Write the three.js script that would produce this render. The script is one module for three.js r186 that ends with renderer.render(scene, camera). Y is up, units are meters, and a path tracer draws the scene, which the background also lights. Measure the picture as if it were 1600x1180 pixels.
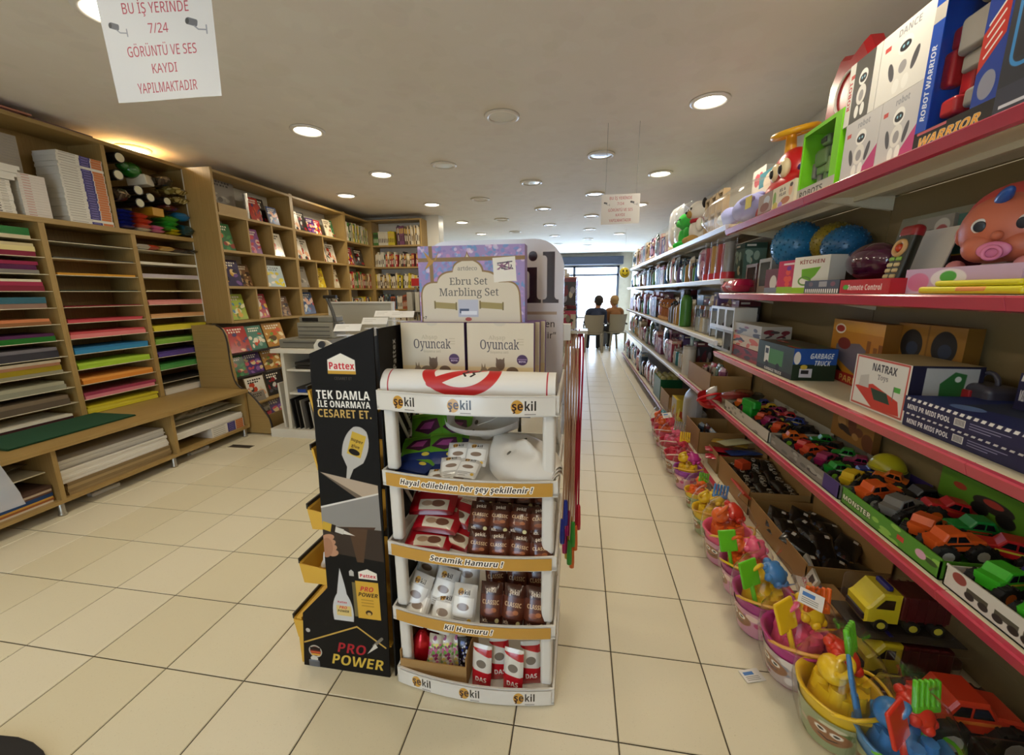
import * as THREE from 'three';
import { mergeGeometries } from 'three/addons/utils/BufferGeometryUtils.js';
import { RoundedBoxGeometry } from 'three/addons/geometries/RoundedBoxGeometry.js';
import { MarchingCubes } from 'three/addons/objects/MarchingCubes.js';
import { RectAreaLightUniformsLib } from 'three/addons/lights/RectAreaLightUniformsLib.js';

// ---------------------------------------------------------------- camera, sky, exposure
const scene = new THREE.Scene();
const camera = new THREE.PerspectiveCamera(85.72, 1600 / 1180, 0.05, 200);
camera.position.set(0, 1.3842, 0);
camera.up.set(-0.02597, 0.97883, -0.20302);
camera.lookAt(-0.15875, 1.3842 - 0.20455, -0.9659);
const renderer = new THREE.WebGLRenderer();
renderer.toneMapping = THREE.LinearToneMapping;
renderer.toneMappingExposure = 2.5;
renderer.shadowMap.enabled = true;
RectAreaLightUniformsLib.init();
scene.background = new THREE.Color(0.84, 0.95, 1.1).multiplyScalar(2.6);      // bright hazy daytime sky outside the shop fronts
const LAMP_RADIANCE = 31, LAMP_COLOR = new THREE.Color(1.0, 0.875, 0.67);

// ---------------------------------------------------------------- helpers
let seedState = 12345;
const rnd = () => { seedState = (seedState * 1664525 + 1013904223) >>> 0; return seedState / 4294967296; };
const rr = (a, b) => a + (b - a) * rnd();
const pick = (a) => a[Math.floor(rnd() * a.length)];
const PI = Math.PI;
const taken = new Map();
function numbered(name) {
  const n = taken.get(name) ?? 0; taken.set(name, n + 1);
  return n ? name + '_' + String(n).padStart(3, '0') : name;
}
// positions are written (x, height, depth): depth runs away from the camera, so z = -depth
function tag(o, label, category, group) { o.userData.label = label; o.userData.category = category; if (group) o.userData.group = group; return o; }
function thing(name, label, category, [x, y, d] = [0, 0, 0], turn = 0, group) {
  const o = new THREE.Group(); o.name = numbered(name); scene.add(o);
  o.position.set(x, y, -d); o.rotation.y = turn; return tag(o, label, category, group);
}
function shade(o) { o.castShadow = true; o.receiveShadow = true; return o; }
function merged(g) {
  if (!Array.isArray(g)) return g;
  if (g.length === 1) return g[0];
  return mergeGeometries(g.map((x) => { const y = x.index ? x.toNonIndexed() : x; for (const k of Object.keys(y.attributes)) if (!['position', 'normal', 'uv'].includes(k)) y.deleteAttribute(k); y.clearGroups(); return y; }));
}
function part(parent, name, g, m, pos, rot) {
  const o = shade(new THREE.Mesh(merged(g), m)); o.name = name; parent.add(o);
  if (pos) o.position.set(...pos);
  if (rot) o.rotation.set(...rot);
  return o;
}
function solo(name, g, m, label, category, [x, y, d] = [0, 0, 0], turn = 0, group) {
  const o = shade(new THREE.Mesh(merged(g), m)); o.name = numbered(name); scene.add(o);
  o.position.set(x, y, -d); o.rotation.y = turn; return tag(o, label, category, group);
}
function struct(o) { o.userData.kind = 'structure'; return o; }
function copy(o, [x, y, d], turn, label, group) {
  const c = o.clone(); c.name = numbered(o.name.replace(/_\d{3}$/, '')); scene.add(c);
  c.position.set(x, y, -d); if (turn !== undefined) c.rotation.y = turn;
  c.userData = { ...o.userData }; if (label) c.userData.label = label; if (group) c.userData.group = group;
  return c;
}
// geometry: boxes stand on y, uv in metres
function B(w, h, d, x = 0, y = 0, z = 0, along) {
  const g = new THREE.BoxGeometry(w, h, d), uv = g.attributes.uv, p = g.attributes.position, n = g.attributes.normal;
  const L = along ?? (w >= h && w >= d ? 'x' : h >= d ? 'y' : 'z'), ox = rnd() * 3, oy = rnd() * 3;
  for (let i = 0; i < p.count; i++) {
    const P = { x: p.getX(i), y: p.getY(i), z: p.getZ(i) }, ax = Math.abs(n.getX(i)) > 0.5 ? 'x' : Math.abs(n.getY(i)) > 0.5 ? 'y' : 'z';
    const rest = ['x', 'y', 'z'].filter((k) => k !== ax), u = rest.includes(L) ? L : rest[0], v = rest.find((k) => k !== u);
    uv.setXY(i, P[u] + ox, P[v] + oy);
  }
  return g.translate(x, y + h / 2, z);
}
const RB = (w, h, d, r = 0.006, s = 2, x = 0, y = 0, z = 0) => new RoundedBoxGeometry(w, h, d, s, Math.min(r, w / 2.01, h / 2.01, d / 2.01)).translate(x, y + h / 2, z);
const C = (r0, r1, h, s = 20, x = 0, y = 0, z = 0, open = false) => new THREE.CylinderGeometry(r1, r0, h, s, 1, open).translate(x, y + h / 2, z);   // r0 below, r1 above
const S = (r, a = 16, b = 12, x = 0, y = 0, z = 0, sx = 1, sy = 1, sz = 1) => new THREE.SphereGeometry(r, a, b).scale(sx, sy, sz).translate(x, y, z);
const lathe = (pts, s = 24) => new THREE.LatheGeometry(pts.map(([r, y]) => new THREE.Vector2(r, y)), s);
const tube = (pts, r, n = 16, s = 6, closed = false) => new THREE.TubeGeometry(new THREE.CatmullRomCurve3(pts.map((p) => new THREE.Vector3(...p)), closed), n, r, s, closed);
const torus = (R, r, a = 10, b = 24) => new THREE.TorusGeometry(R, r, a, b);
function poly(pts, depth, bevel = 0, holes = []) {
  const s = new THREE.Shape(pts.map(([x, y]) => new THREE.Vector2(x, y)));
  for (const h of holes) s.holes.push(new THREE.Path(h.map(([x, y]) => new THREE.Vector2(x, y))));
  return new THREE.ExtrudeGeometry(s, { depth, bevelEnabled: bevel > 0, bevelSize: bevel, bevelThickness: bevel, bevelSegments: 1, curveSegments: 8 });
}
const turned = (g, rx = 0, ry = 0, rz = 0, x = 0, y = 0, z = 0) => { if (rx) g.rotateX(rx); if (ry) g.rotateY(ry); if (rz) g.rotateZ(rz); return g.translate(x, y, z); };

// ---------------------------------------------------------------- materials
const mats = new Map();
function M(color, rough = 0.5, extra = {}) {
  const key = color + '|' + rough + JSON.stringify(extra);
  if (!mats.has(key)) mats.set(key, new THREE.MeshPhysicalMaterial({ color, roughness: rough, ...extra }));
  return mats.get(key);
}
const plastic = (c) => M(c, 0.32), card = (c) => M(c, 0.75), metal = (c, r = 0.35) => M(c, r, { metalness: 0.9 });
const film = M('#ffffff', 0.12, { transmission: 1, thickness: 0, ior: 1.25, side: THREE.DoubleSide });
const clearPane = M('#ffffff', 0.05, { transmission: 1, thickness: 0, ior: 1.06 });
const cloudy = M('#f2f3f6', 0.35, { transmission: 0.75, thickness: 0, ior: 1.4, side: THREE.DoubleSide });
const glass = M('#f4fbff', 0.02, { transmission: 1, thickness: 0, ior: 1.45 });
const chrome = metal('#c9c9c9', 0.18);
function canvas(w, h) { const c = document.createElement('canvas'); c.width = w; c.height = h; return [c, c.getContext('2d')]; }
function tex(c, srgb = true) { const t = new THREE.CanvasTexture(c); if (srgb) t.colorSpace = THREE.SRGBColorSpace; t.wrapS = t.wrapT = THREE.RepeatWrapping; t.magFilter = THREE.LinearFilter; return t; }
function woodMat(base, dark, light, rough = 0.5) {
  const [c, g] = canvas(1024, 512); g.fillStyle = base; g.fillRect(0, 0, 1024, 512);
  for (let i = 0; i < 900; i++) {
    const y = rr(-8, 520), len = rr(120, 900), x = rr(-200, 1024); g.globalAlpha = rr(0.03, 0.16); g.strokeStyle = rnd() < 0.5 ? dark : light; g.lineWidth = rr(0.6, 3.2);
    g.beginPath(); g.moveTo(x, y); g.bezierCurveTo(x + len * 0.3, y + rr(-6, 6), x + len * 0.6, y + rr(-6, 6), x + len, y + rr(-4, 4)); g.stroke();
  }
  for (let i = 0; i < 14; i++) { g.globalAlpha = 0.16; g.strokeStyle = dark; g.lineWidth = 1.4; const x = rr(0, 1024), y = rr(0, 512); for (let k = 1; k < 5; k++) { g.beginPath(); g.ellipse(x, y, k * rr(14, 22), k * 3.2, 0, 0, 7); g.stroke(); } }
  const t = tex(c); t.repeat.set(0.9, 1.8);
  return new THREE.MeshPhysicalMaterial({ map: t, roughness: rough });
}
const oak = woodMat('#a2854f', '#6d5328', '#bfa26c', 0.46);
function noiseMat(base, dots, n, size, rough, rep, extra = {}) {
  const [c, g] = canvas(512, 512); g.fillStyle = base; g.fillRect(0, 0, 512, 512);
  for (let i = 0; i < n; i++) { g.globalAlpha = rr(0.05, 0.3); g.fillStyle = pick(dots); const s = rr(size[0], size[1]); g.beginPath(); g.ellipse(rr(0, 512), rr(0, 512), s, s * rr(0.5, 1), rr(0, 3), 0, 7); g.fill(); }
  const t = tex(c); t.repeat.set(rep, rep);
  return new THREE.MeshPhysicalMaterial({ map: t, roughness: rough, ...extra });
}
const tileMats = [['#dbd2b6', 1], ['#d8ceb0', 2], ['#ded5bb', 3]].map(([b]) => noiseMat(b, ['#b6aa8a', '#e6dfca', '#c2b694', '#a99c7c'], 1500, [0.6, 2.6], 0.36, 3));
const groutMat = noiseMat('#4a4336', ['#2c271e', '#6a604d'], 800, [1, 4], 0.9, 4);
const ceilingMat = noiseMat('#e6e0d6', ['#ddd6cb', '#ece7de'], 500, [3, 22], 0.85, 0.4), wallMat = noiseMat('#d8d1c1', ['#cbc3b1', '#e2dccf'], 500, [3, 18], 0.85, 0.5);
const whitePaint = M('#dcd9d0', 0.45), creamSteel = M('#d9d0b4', 0.4), backSteel = noiseMat('#83704c', ['#786540', '#8d7a56'], 400, [1, 6], 0.5, 1);
const pinkRail = M('#b5344a', 0.2, { clearcoat: 0.5, clearcoatRoughness: 0.25 }), railWhite = M('#cfd2d8', 0.3), cardboard = noiseMat('#a8834f', ['#946f3d', '#b8955f'], 700, [0.6, 3], 0.85, 2);

// printed surfaces share a few large sheets
const pages = [];
function art(w, h, draw) {
  w = Math.round(w); h = Math.round(h);
  let pg = pages.find((p) => (p.x + w + 4 <= 2048 && p.y + h + 4 <= 2048) || p.y + p.row + h + 8 <= 2048);
  if (!pg) { const [c, g] = canvas(2048, 2048); pg = { c, g, x: 2, y: 2, row: 0, mats: {} }; pg.t = tex(c); pages.push(pg); }
  if (!(pg.x + w + 4 <= 2048 && pg.y + h + 4 <= 2048)) { pg.x = 2; pg.y += pg.row + 4; pg.row = 0; }
  const x = pg.x, y = pg.y, g = pg.g; pg.x += w + 4; pg.row = Math.max(pg.row, h);
  g.save(); g.translate(x, y); g.beginPath(); g.rect(-1, -1, w + 2, h + 2); g.clip(); draw(g, w, h); g.restore();
  return { pg, u0: (x + 0.5) / 2048, u1: (x + w - 0.5) / 2048, v0: 1 - (y + h - 0.5) / 2048, v1: 1 - (y + 0.5) / 2048 };
}
const swatches = new Map();
const sw = (c) => { if (!swatches.has(c)) swatches.set(c, art(6, 6, (g) => { g.fillStyle = c; g.fillRect(-1, -1, 9, 9); })); return swatches.get(c); };
const A = (a) => (typeof a === 'string' ? sw(a) : a);
function inkMat(a, gloss = 'card') {
  const k = { card: [0.5, 0], gloss: [0.22, 0.6], matt: [0.6, 0], foil: [0.25, 0.3] }[gloss];
  return a.pg.mats[gloss] ??= new THREE.MeshPhysicalMaterial({ map: a.pg.t, roughness: k[0], clearcoat: k[1], clearcoatRoughness: 0.15, specularIntensity: gloss === 'matt' ? 0.35 : 1 });
}
function toRect(g, a) { const uv = g.attributes.uv; for (let i = 0; i < uv.count; i++) uv.setXY(i, a.u0 + (a.u1 - a.u0) * uv.getX(i), a.v0 + (a.v1 - a.v0) * uv.getY(i)); return g; }
// a box whose six faces carry prints: faces = { px, nx, py, ny, pz, nz, all }
function inkBox(w, h, d, f, gloss = 'card', y = 0) {
  const g = new THREE.BoxGeometry(w, h, d), uv = g.attributes.uv, ms = [];
  ['px', 'nx', 'py', 'ny', 'pz', 'nz'].forEach((k, i) => {
    const a = A(f[k] ?? f.all); ms.push(inkMat(a, gloss));
    for (let j = i * 4; j < i * 4 + 4; j++) uv.setXY(j, a.u0 + (a.u1 - a.u0) * uv.getX(j), a.v0 + (a.v1 - a.v0) * uv.getY(j));
  });
  g.translate(0, h / 2 + y, 0);
  if (ms.every((m) => m === ms[0])) { g.clearGroups(); return [g, ms[0]]; }
  return [g, ms];
}
function printedBox(name, label, category, w, h, d, f, at, turn = 0, group, gloss) {
  const [g, m] = inkBox(w, h, d, f, gloss);
  return solo(name, g, m, label, category, at, turn, group);
}
// a thin printed sheet lying on a face: local x right, y up, facing +z
function sheet(parent, name, w, h, a, pos, rot, gloss = 'card') { return part(parent, name, toRect(new THREE.BoxGeometry(w, h, 0.0012), a), inkMat(a, gloss), pos, rot); }
function T(g, s, x, y, size, color, { font = 'sans-serif', bold = true, align = 'center', stroke, sw: lw = 3, w, italic } = {}) {
  g.font = (italic ? 'italic ' : '') + (bold ? 'bold ' : '') + size + 'px ' + font; g.textAlign = align; g.textBaseline = 'middle';
  if (stroke) { g.lineJoin = 'round'; g.strokeStyle = stroke; g.lineWidth = lw; w ? g.strokeText(s, x, y, w) : g.strokeText(s, x, y); }
  g.fillStyle = color; w ? g.fillText(s, x, y, w) : g.fillText(s, x, y);
}
const fill = (g, c, x = -1, y = -1, w = 4000, h = 4000) => { g.fillStyle = c; g.fillRect(x, y, w, h); };
const blob = (g, c, x, y, a, b = a, r = 0) => { g.fillStyle = c; g.beginPath(); g.ellipse(x, y, a, b, r, 0, 7); g.fill(); };
const shape = (g, c, pts) => { g.fillStyle = c; g.beginPath(); pts.forEach(([x, y], i) => (i ? g.lineTo(x, y) : g.moveTo(x, y))); g.closePath(); g.fill(); };
const line = (g, c, lw, pts) => { g.strokeStyle = c; g.lineWidth = lw; g.lineCap = 'round'; g.beginPath(); pts.forEach(([x, y], i) => (i ? g.lineTo(x, y) : g.moveTo(x, y))); g.stroke(); };

// ---------------------------------------------------------------- the room
const H = 2.66, XL = -4.08, XR = 1.70, DN = -2.4, DF = 14.6, TILE = 1 / 3, TX = 0.157, TZ = 1.056;
function slab(parent, name, x0, x1, y0, y1, d0, d1, m) { return part(parent, name, B(x1 - x0, y1 - y0, d1 - d0), m, [(x0 + x1) / 2, y0, -(d0 + d1) / 2]); }
function structure(name, x0, x1, y0, y1, d0, d1, m) { const o = slab(scene, name, x0, x1, y0, y1, d0, d1, m); struct(o); return o; }
{
  const floor = struct(new THREE.Group()); floor.name = 'floor'; scene.add(floor);
  slab(floor, 'grout_bed', XL, XR, -0.12, -0.003, DN, DF, groutMat);
  const s = TILE / 2 - 0.0022, c = 0.0022, t = 0.008;
  const variants = [0, 1, 2, 3].map((k) => {
    const ring = (r, y) => [[-r, y, -r], [r, y, -r], [r, y, r], [-r, y, r]], rings = [ring(s - c, 0), ring(s, -c), ring(s, -t)], pos = [], uv = [];
    const tri = (...v) => v.forEach((p) => { pos.push(...p); uv.push(p[0] + k * 0.37, p[2] + k * 0.21); });
    tri(rings[0][0], rings[0][2], rings[0][1]); tri(rings[0][0], rings[0][3], rings[0][2]);
    for (let r = 0; r < 2; r++) for (let i = 0; i < 4; i++) { const j = (i + 1) % 4, a = rings[r][i], b = rings[r][j], d = rings[r + 1][i], e = rings[r + 1][j]; tri(a, b, e); tri(a, e, d); }
    const g = new THREE.BufferGeometry(); g.setAttribute('position', new THREE.Float32BufferAttribute(pos, 3)); g.setAttribute('uv', new THREE.Float32BufferAttribute(uv, 2)); g.computeVertexNormals(); return g;
  });
  camera.updateMatrixWorld(); camera.updateProjectionMatrix();
  const cells = [];
  for (let i = -13; i < 5; i++) for (let k = -11; k < 41; k++) {
    const x = TX + (i + 0.5) * TILE, d = TZ + (k + 0.5) * TILE; if (x > XR || x < XL || d < DN || d > DF) continue;
    const v = new THREE.Vector3(x, 0, -d), dist = v.distanceTo(camera.position), q = v.clone().project(camera);
    const seen = d > 0.5 && Math.abs(q.x) < 1.12 && Math.abs(q.y) < 1.15 && x < 1.0 && x > -3.6 && !(d > 7.2 && x < -0.6);
    cells.push({ x, d, key: seen ? dist : dist + 100, n: (i + 20) * 7 + (k + 20) * 3 });
  }
  cells.sort((a, b) => a.key - b.key);
  const rest = [];
  cells.forEach((q, n) => {
    const g = variants[q.n % 4];
    if (n < 300) part(floor, 'tile', g, tileMats[(q.n * 5) % 3], [q.x, 0, -q.d], [0, (q.n % 4) * PI / 2, 0]);
    else rest.push(g.clone().translate(q.x, 0, -q.d));
  });
  part(floor, 'far_tiles', mergeGeometries(rest), tileMats[0]).userData.kind = 'stuff';
}
structure('ceiling', XL, XR, H, H + 0.15, DN, DF, ceilingMat);
structure('wall_left', XL - 0.15, XL, -0.12, H + 0.15, DN, DF, wallMat);
structure('wall_right', XR, XR + 0.15, -0.12, H + 0.15, DN, DF, wallMat);
{ // wall behind the camera with a glazed shop door
  const w = struct(new THREE.Group()); w.name = 'wall_rear'; scene.add(w);
  slab(w, 'wall_panel', XL - 0.15, -2.1, -0.12, H + 0.15, DN - 0.15, DN, wallMat); slab(w, 'wall_panel', -0.7, XR + 0.15, -0.12, H + 0.15, DN - 0.15, DN, wallMat); slab(w, 'wall_panel', -2.1, -0.7, 2.25, H + 0.15, DN - 0.15, DN, wallMat); slab(w, 'sill', -2.1, -0.7, -0.12, 0, DN - 0.15, DN, wallMat);
  const o = struct(new THREE.Group()); o.name = 'door_1'; scene.add(o); const fr = M('#3a3c40', 0.4);
  for (const x of [-2.07, -1.4, -0.73]) slab(o, 'frame_post', x - 0.03, x + 0.03, 0, 2.25, DN - 0.1, DN - 0.05, fr);
  for (const y of [0, 1.0, 2.19]) slab(o, 'frame_rail', -2.1, -0.7, y, y + 0.06, DN - 0.1, DN - 0.05, fr);
  for (const x of [-1.735, -1.065]) for (const [y0, y1] of [[0.06, 1], [1.06, 2.19]]) slab(o, 'pane', x - 0.305, x + 0.305, y0, y1, DN - 0.08, DN - 0.07, glass);
}
{ // far shop front
  const w = struct(new THREE.Group()); w.name = 'wall_far'; scene.add(w);
  slab(w, 'wall_panel', XL - 0.15, -1.5, -0.12, H + 0.15, DF, DF + 0.15, wallMat); slab(w, 'wall_panel', 1.3, XR + 0.15, -0.12, H + 0.15, DF, DF + 0.15, wallMat); slab(w, 'lintel', -1.5, 1.3, 2.26, H + 0.15, DF, DF + 0.15, wallMat); slab(w, 'sill', -1.5, 1.3, -0.12, 0, DF, DF + 0.15, wallMat);
  const o = struct(new THREE.Group()); o.name = 'window_1'; scene.add(o); const fr = M('#5a6478', 0.4);
  for (const x of [-1.47, -0.2, 1.27]) slab(o, 'frame_post', x - 0.04, x + 0.04, 0, 2.26, DF, DF + 0.06, fr);
  for (const y of [0, 1.92, 2.2]) slab(o, 'frame_rail', -1.5, 1.3, y, y + 0.06, DF, DF + 0.06, fr);
  for (const [x0, x1] of [[-1.43, -0.24], [-0.16, 1.23]]) for (const [y0, y1] of [[0.06, 1.92], [1.98, 2.2]]) slab(o, 'pane', x0, x1, y0, y1, DF + 0.02, DF + 0.03, glass);
  const b = solo('shutter_box', RB(3.0, 0.26, 0.3, 0.02), M('#3c4456', 0.35), 'dark roller shutter box across the top of the shop front', 'shutter box', [-0.1, 2.28, DF - 0.17]);
  b.name = 'shutter_box';
}
{ // short wall that closes the book alcove, with its white corner pillar
  structure('wall_alcove', XL, -2.5, 0, H, 6.92, 7.1, wallMat);
  structure('trim_1', -2.58, -2.36, 0, H, 6.9, 7.14, whitePaint);
}

// ---------------------------------------------------------------- ceiling lights
const lensLit = new THREE.MeshPhysicalMaterial({ color: '#fff6e4', roughness: 0.5, emissive: new THREE.Color(1.0, 0.9, 0.72), emissiveIntensity: 5 });
const lensOff = M('#e3e2de', 0.18, { clearcoat: 0.6 }), rimMat = M('#e4e0d8', 0.4);
const rimGeo = lathe([[0.098, -0.004], [0.098, -0.012], [0.112, -0.018], [0.128, -0.010], [0.13, 0.0], [0.1, 0.0]], 36), lensGeo = lathe([[0, -0.009], [0.07, -0.0085], [0.099, -0.005]], 36);
function downlight(x, d, lit, label) {
  const t = thing('ceiling_downlight', label, 'ceiling light', [x, H, d], 0, lit ? 'lit round ceiling lights' : 'unlit round ceiling lights');
  part(t, 'rim', rimGeo, rimMat); part(t, 'lens', lensGeo, lit ? lensLit : lensOff);
  if (lit) {
    const l = new THREE.RectAreaLight(LAMP_COLOR, LAMP_RADIANCE, 0.18, 0.18); l.position.set(x, H - 0.022, -d); l.rotation.x = -PI / 2; l.name = 'downlight_glow'; l.castShadow = true; scene.add(l);
  }
}
const LEFTLIT = 'lit round ceiling light glowing warm white in the row over the book aisle', RIGHTLIT = 'lit round ceiling light glowing warm white in the row along the toy shelves', OFF = 'switched-off round ceiling light with pale rim in the middle rows';
for (const d of [-1.0, 0.4, 1.85, 3.264, 4.509, 6.088, 7.672, 9.203]) downlight(-2.17, d, true, LEFTLIT);  // rearmost lamp is out of view, added to brighten the stand fronts
downlight(-3.08, 5.335, true, 'lit round ceiling light close in front of the tall book cubbies');
downlight(-3.945, 3.36, true, 'lit round ceiling light tucked above the paper rack, glowing on the ceiling');
for (const d of [-0.3, 1.7, 3.289, 5.056, 6.698, 8.3, 9.849]) downlight(0.845, d, true, RIGHTLIT);  // the lamp behind the camera is unseen, put in as extra front light
downlight(-0.6, -0.5, true, 'added lit round ceiling light behind the camera, brightening the white rack front');  // unseen lamp added to light the rack front; its row is otherwise off
for (const d of [3.281, 5.161, 6.734, 8.293, 9.9, 11.5]) downlight(-0.6, d, false, OFF);
for (const d of [2.9, 4.328, 5.9, 7.523, 9.073].slice(1)) downlight(-1.4, d, false, OFF);
for (const d of [4.301, 5.898, 7.496, 9.034, 10.604, 12.015, 13.2]) downlight(0.165, d, false, OFF);
{ const l = new THREE.RectAreaLight(new THREE.Color(0.58, 0.82, 1.3), 3.2, 2.6, 2.0); l.position.set(-0.1, 1.1, -(DF - 0.05)); l.rotation.y = PI; l.lookAt(-0.1, 1.1, 0); l.name = 'shop_front_daylight'; l.castShadow = true; scene.add(l); }

// ---------------------------------------------------------------- shelving along the right wall, one metre bays
const XF = 1.0, XB = 1.34, XBASE = 0.945;
function railGeo(len, h) { // price rail leaning slightly, running along the aisle
  return turned(poly([[0, 0], [-0.012, 0.004], [-0.022, h - 0.004], [-0.018, h], [0.004, h]], len, 0.0008), 0, 0, 0, 0, 0, -len / 2);
}
const bayShelves = (d) => (d < 3.1 ? [[0.585, 'pink'], [0.955, 'pink'], [1.37, 'pink'], [1.80, 'pink']] : [[0.585, d < 4 ? 'pink' : 'white'], [1.03, 'white'], [1.47, 'white'], [1.835, 'white']]);
const bays = [-0.86, 0.14, 1.14, 2.14, 3.16, 4.15, 5.13, 6.08, 7.05, 8.0];
const BAYS = ['metal shelf unit with pink rails before the pool game boxes', 'metal shelf unit with pink rails carrying the boxed doll and pool games', 'metal shelf unit with pink rails carrying the robot boxes and orange boxes', 'metal shelf unit with pink rails carrying the ride-on car and garbage truck box', 'shelf unit with white rails carrying the bagged plush and glass jars', 'shelf unit with white rails carrying the plush dog and green bottle', 'shelf unit with white rails carrying rust brown plush bears', 'shelf unit with white rails between the plush bears and the last bays', 'shelf unit with white rails next to the last bay', 'last shelf unit with white rails beside the smiling ball'];
bays.forEach((d0, k) => {
  const len = (bays[k + 1] ?? 8.98) - d0, d = d0 + len / 2;
  const t = thing('steel_shelf_unit', BAYS[k], 'shelf unit', [XF, 0, d], 0, k < 4 ? 'pink railed shelf units' : 'white railed shelf units');
  const L = len - 0.003, depth = XB - XF, bw = XB - XBASE;
  for (const [y0, y1] of [[0.1, 0.52], [0.522, 0.93], [0.932, 1.35], [1.352, 1.78], [1.782, 2.05]]) part(t, 'back_panel', B(0.012, y1 - y0 - 0.004, L), backSteel, [depth + 0.006, y0, 0]);
  for (const s of [-1, 1]) part(t, 'upright', B(0.03, 2.08, 0.018), creamSteel, [depth + 0.028, 0, s * (L / 2 - 0.01)]);
  part(t, 'kick_plate', B(0.014, 0.075, L), M('#6d5340', 0.45), [XBASE - XF + 0.03, 0, 0]);
  const base = part(t, 'base_shelf', B(bw, 0.022, L), creamSteel, [(XBASE + XB) / 2 - XF, 0.075, 0]);
  part(base, 'base_rail', railGeo(L, 0.036), k < 5 ? pinkRail : M('#8d5a58', 0.35), [-bw / 2, -0.008, 0]);
  for (const [y, c] of bayShelves(d0 + 0.01)) {
    const s = part(t, 'shelf', [B(depth, 0.016, L, 0, 0, 0), B(0.02, 0.02, L, -depth / 2 + 0.03, -0.02, 0), B(0.02, 0.02, L, 0.02, -0.02, 0)], creamSteel, [depth / 2, y - 0.016, 0]);
    part(s, 'price_rail', railGeo(L, 0.038), c === 'pink' ? pinkRail : railWhite, [-depth / 2, -0.024, 0]);
    for (const e of [-1, 1]) part(s, 'bracket', poly([[0, 0], [depth, 0], [depth, -0.06]], 0.004), creamSteel, [-depth / 2, -0.001, e * (L / 2 - 0.006) - 0.002]);
  }
});

// ---------------------------------------------------------------- soft packs, books, stacks
function pillowGeo(w, h, d, n = 8) {
  const pos = [], uv = [], idx = [], N = n + 1;
  for (const s of [1, -1]) for (let j = 0; j <= n; j++) for (let i = 0; i <= n; i++) {
    const u = (i / n) * 2 - 1, v = (j / n) * 2 - 1, k = Math.max(0, 1 - Math.pow(Math.abs(v), 4) * 1.02);
    const z = (d / 2) * Math.pow(Math.max(0, 1 - Math.pow(Math.abs(u), 3.5)), 0.6) * Math.pow(k, 0.55) + 0.0006;
    const crease = 1 - 0.05 * (1 - k) - 0.03 * Math.sin(j * 2.1) * (1 - k);
    pos.push(u * (w / 2) * crease, v * (h / 2), s * z); uv.push(s > 0 ? i / n : 1 - i / n, j / n);
  }
  for (let s = 0; s < 2; s++) for (let j = 0; j < n; j++) for (let i = 0; i < n; i++) {
    const a = s * N * N + j * N + i, b = a + 1, c = a + N, e = c + 1;
    s ? idx.push(a, c, b, b, c, e) : idx.push(a, b, c, b, e, c);
  }
  const g = new THREE.BufferGeometry(); g.setAttribute('position', new THREE.Float32BufferAttribute(pos, 3)); g.setAttribute('uv', new THREE.Float32BufferAttribute(uv, 2)); g.setIndex(idx); g.computeVertexNormals(); return g;
}
const pillowCache = new Map();
function pack(name, label, cat, w, h, d, a, [x, y, dp], rot = [0, 0, 0], group, gloss = 'foil') { // a filled sachet; (x, y, d) is its middle
  a = A(a); const key = [w, h, d, a.u0, a.v0, pages.indexOf(a.pg)].join();
  if (!pillowCache.has(key)) pillowCache.set(key, toRect(pillowGeo(w, h, d), a));
  const o = solo(name, pillowCache.get(key), inkMat(a, gloss), label, cat, [x, y, dp], 0, group); o.rotation.set(...rot); return o;
}
const pageMat = M('#e6dfcd', 0.8);
// a book: cover facing +z, spine at -x, standing on y = 0
function book(name, label, w, h, t, cover, spine, at, rot = [0, 0, 0], group) {
  const o = thing(name, label, 'book', at, 0, group); o.rotation.set(rot[0], rot[1], rot[2], 'YXZ'); a_book(o, w, h, t, cover, spine); return o;
}
function a_book(o, w, h, t, cover, spine) {
  const cv = A(cover), sp = A(spine), [g, m] = inkBox(w, h, 0.0016, { pz: cv, nz: sp, all: sp }, 'gloss');
  part(o, 'front_cover', g, m, [0, 0, t / 2 - 0.0008]);
  const [g2, m2] = inkBox(w, h, 0.0016, { all: sp }, 'gloss'); part(o, 'back_cover', g2, m2, [0, 0, -t / 2 + 0.0008]);
  const [g3, m3] = inkBox(0.0016, h, t, { all: sp }, 'gloss'); part(o, 'spine', g3, m3, [-w / 2, 0, 0]);
  part(o, 'pages', B(w - 0.006, h - 0.006, Math.max(0.002, t - 0.0034), -0.001, 0.003, 0), pageMat);
}

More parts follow.
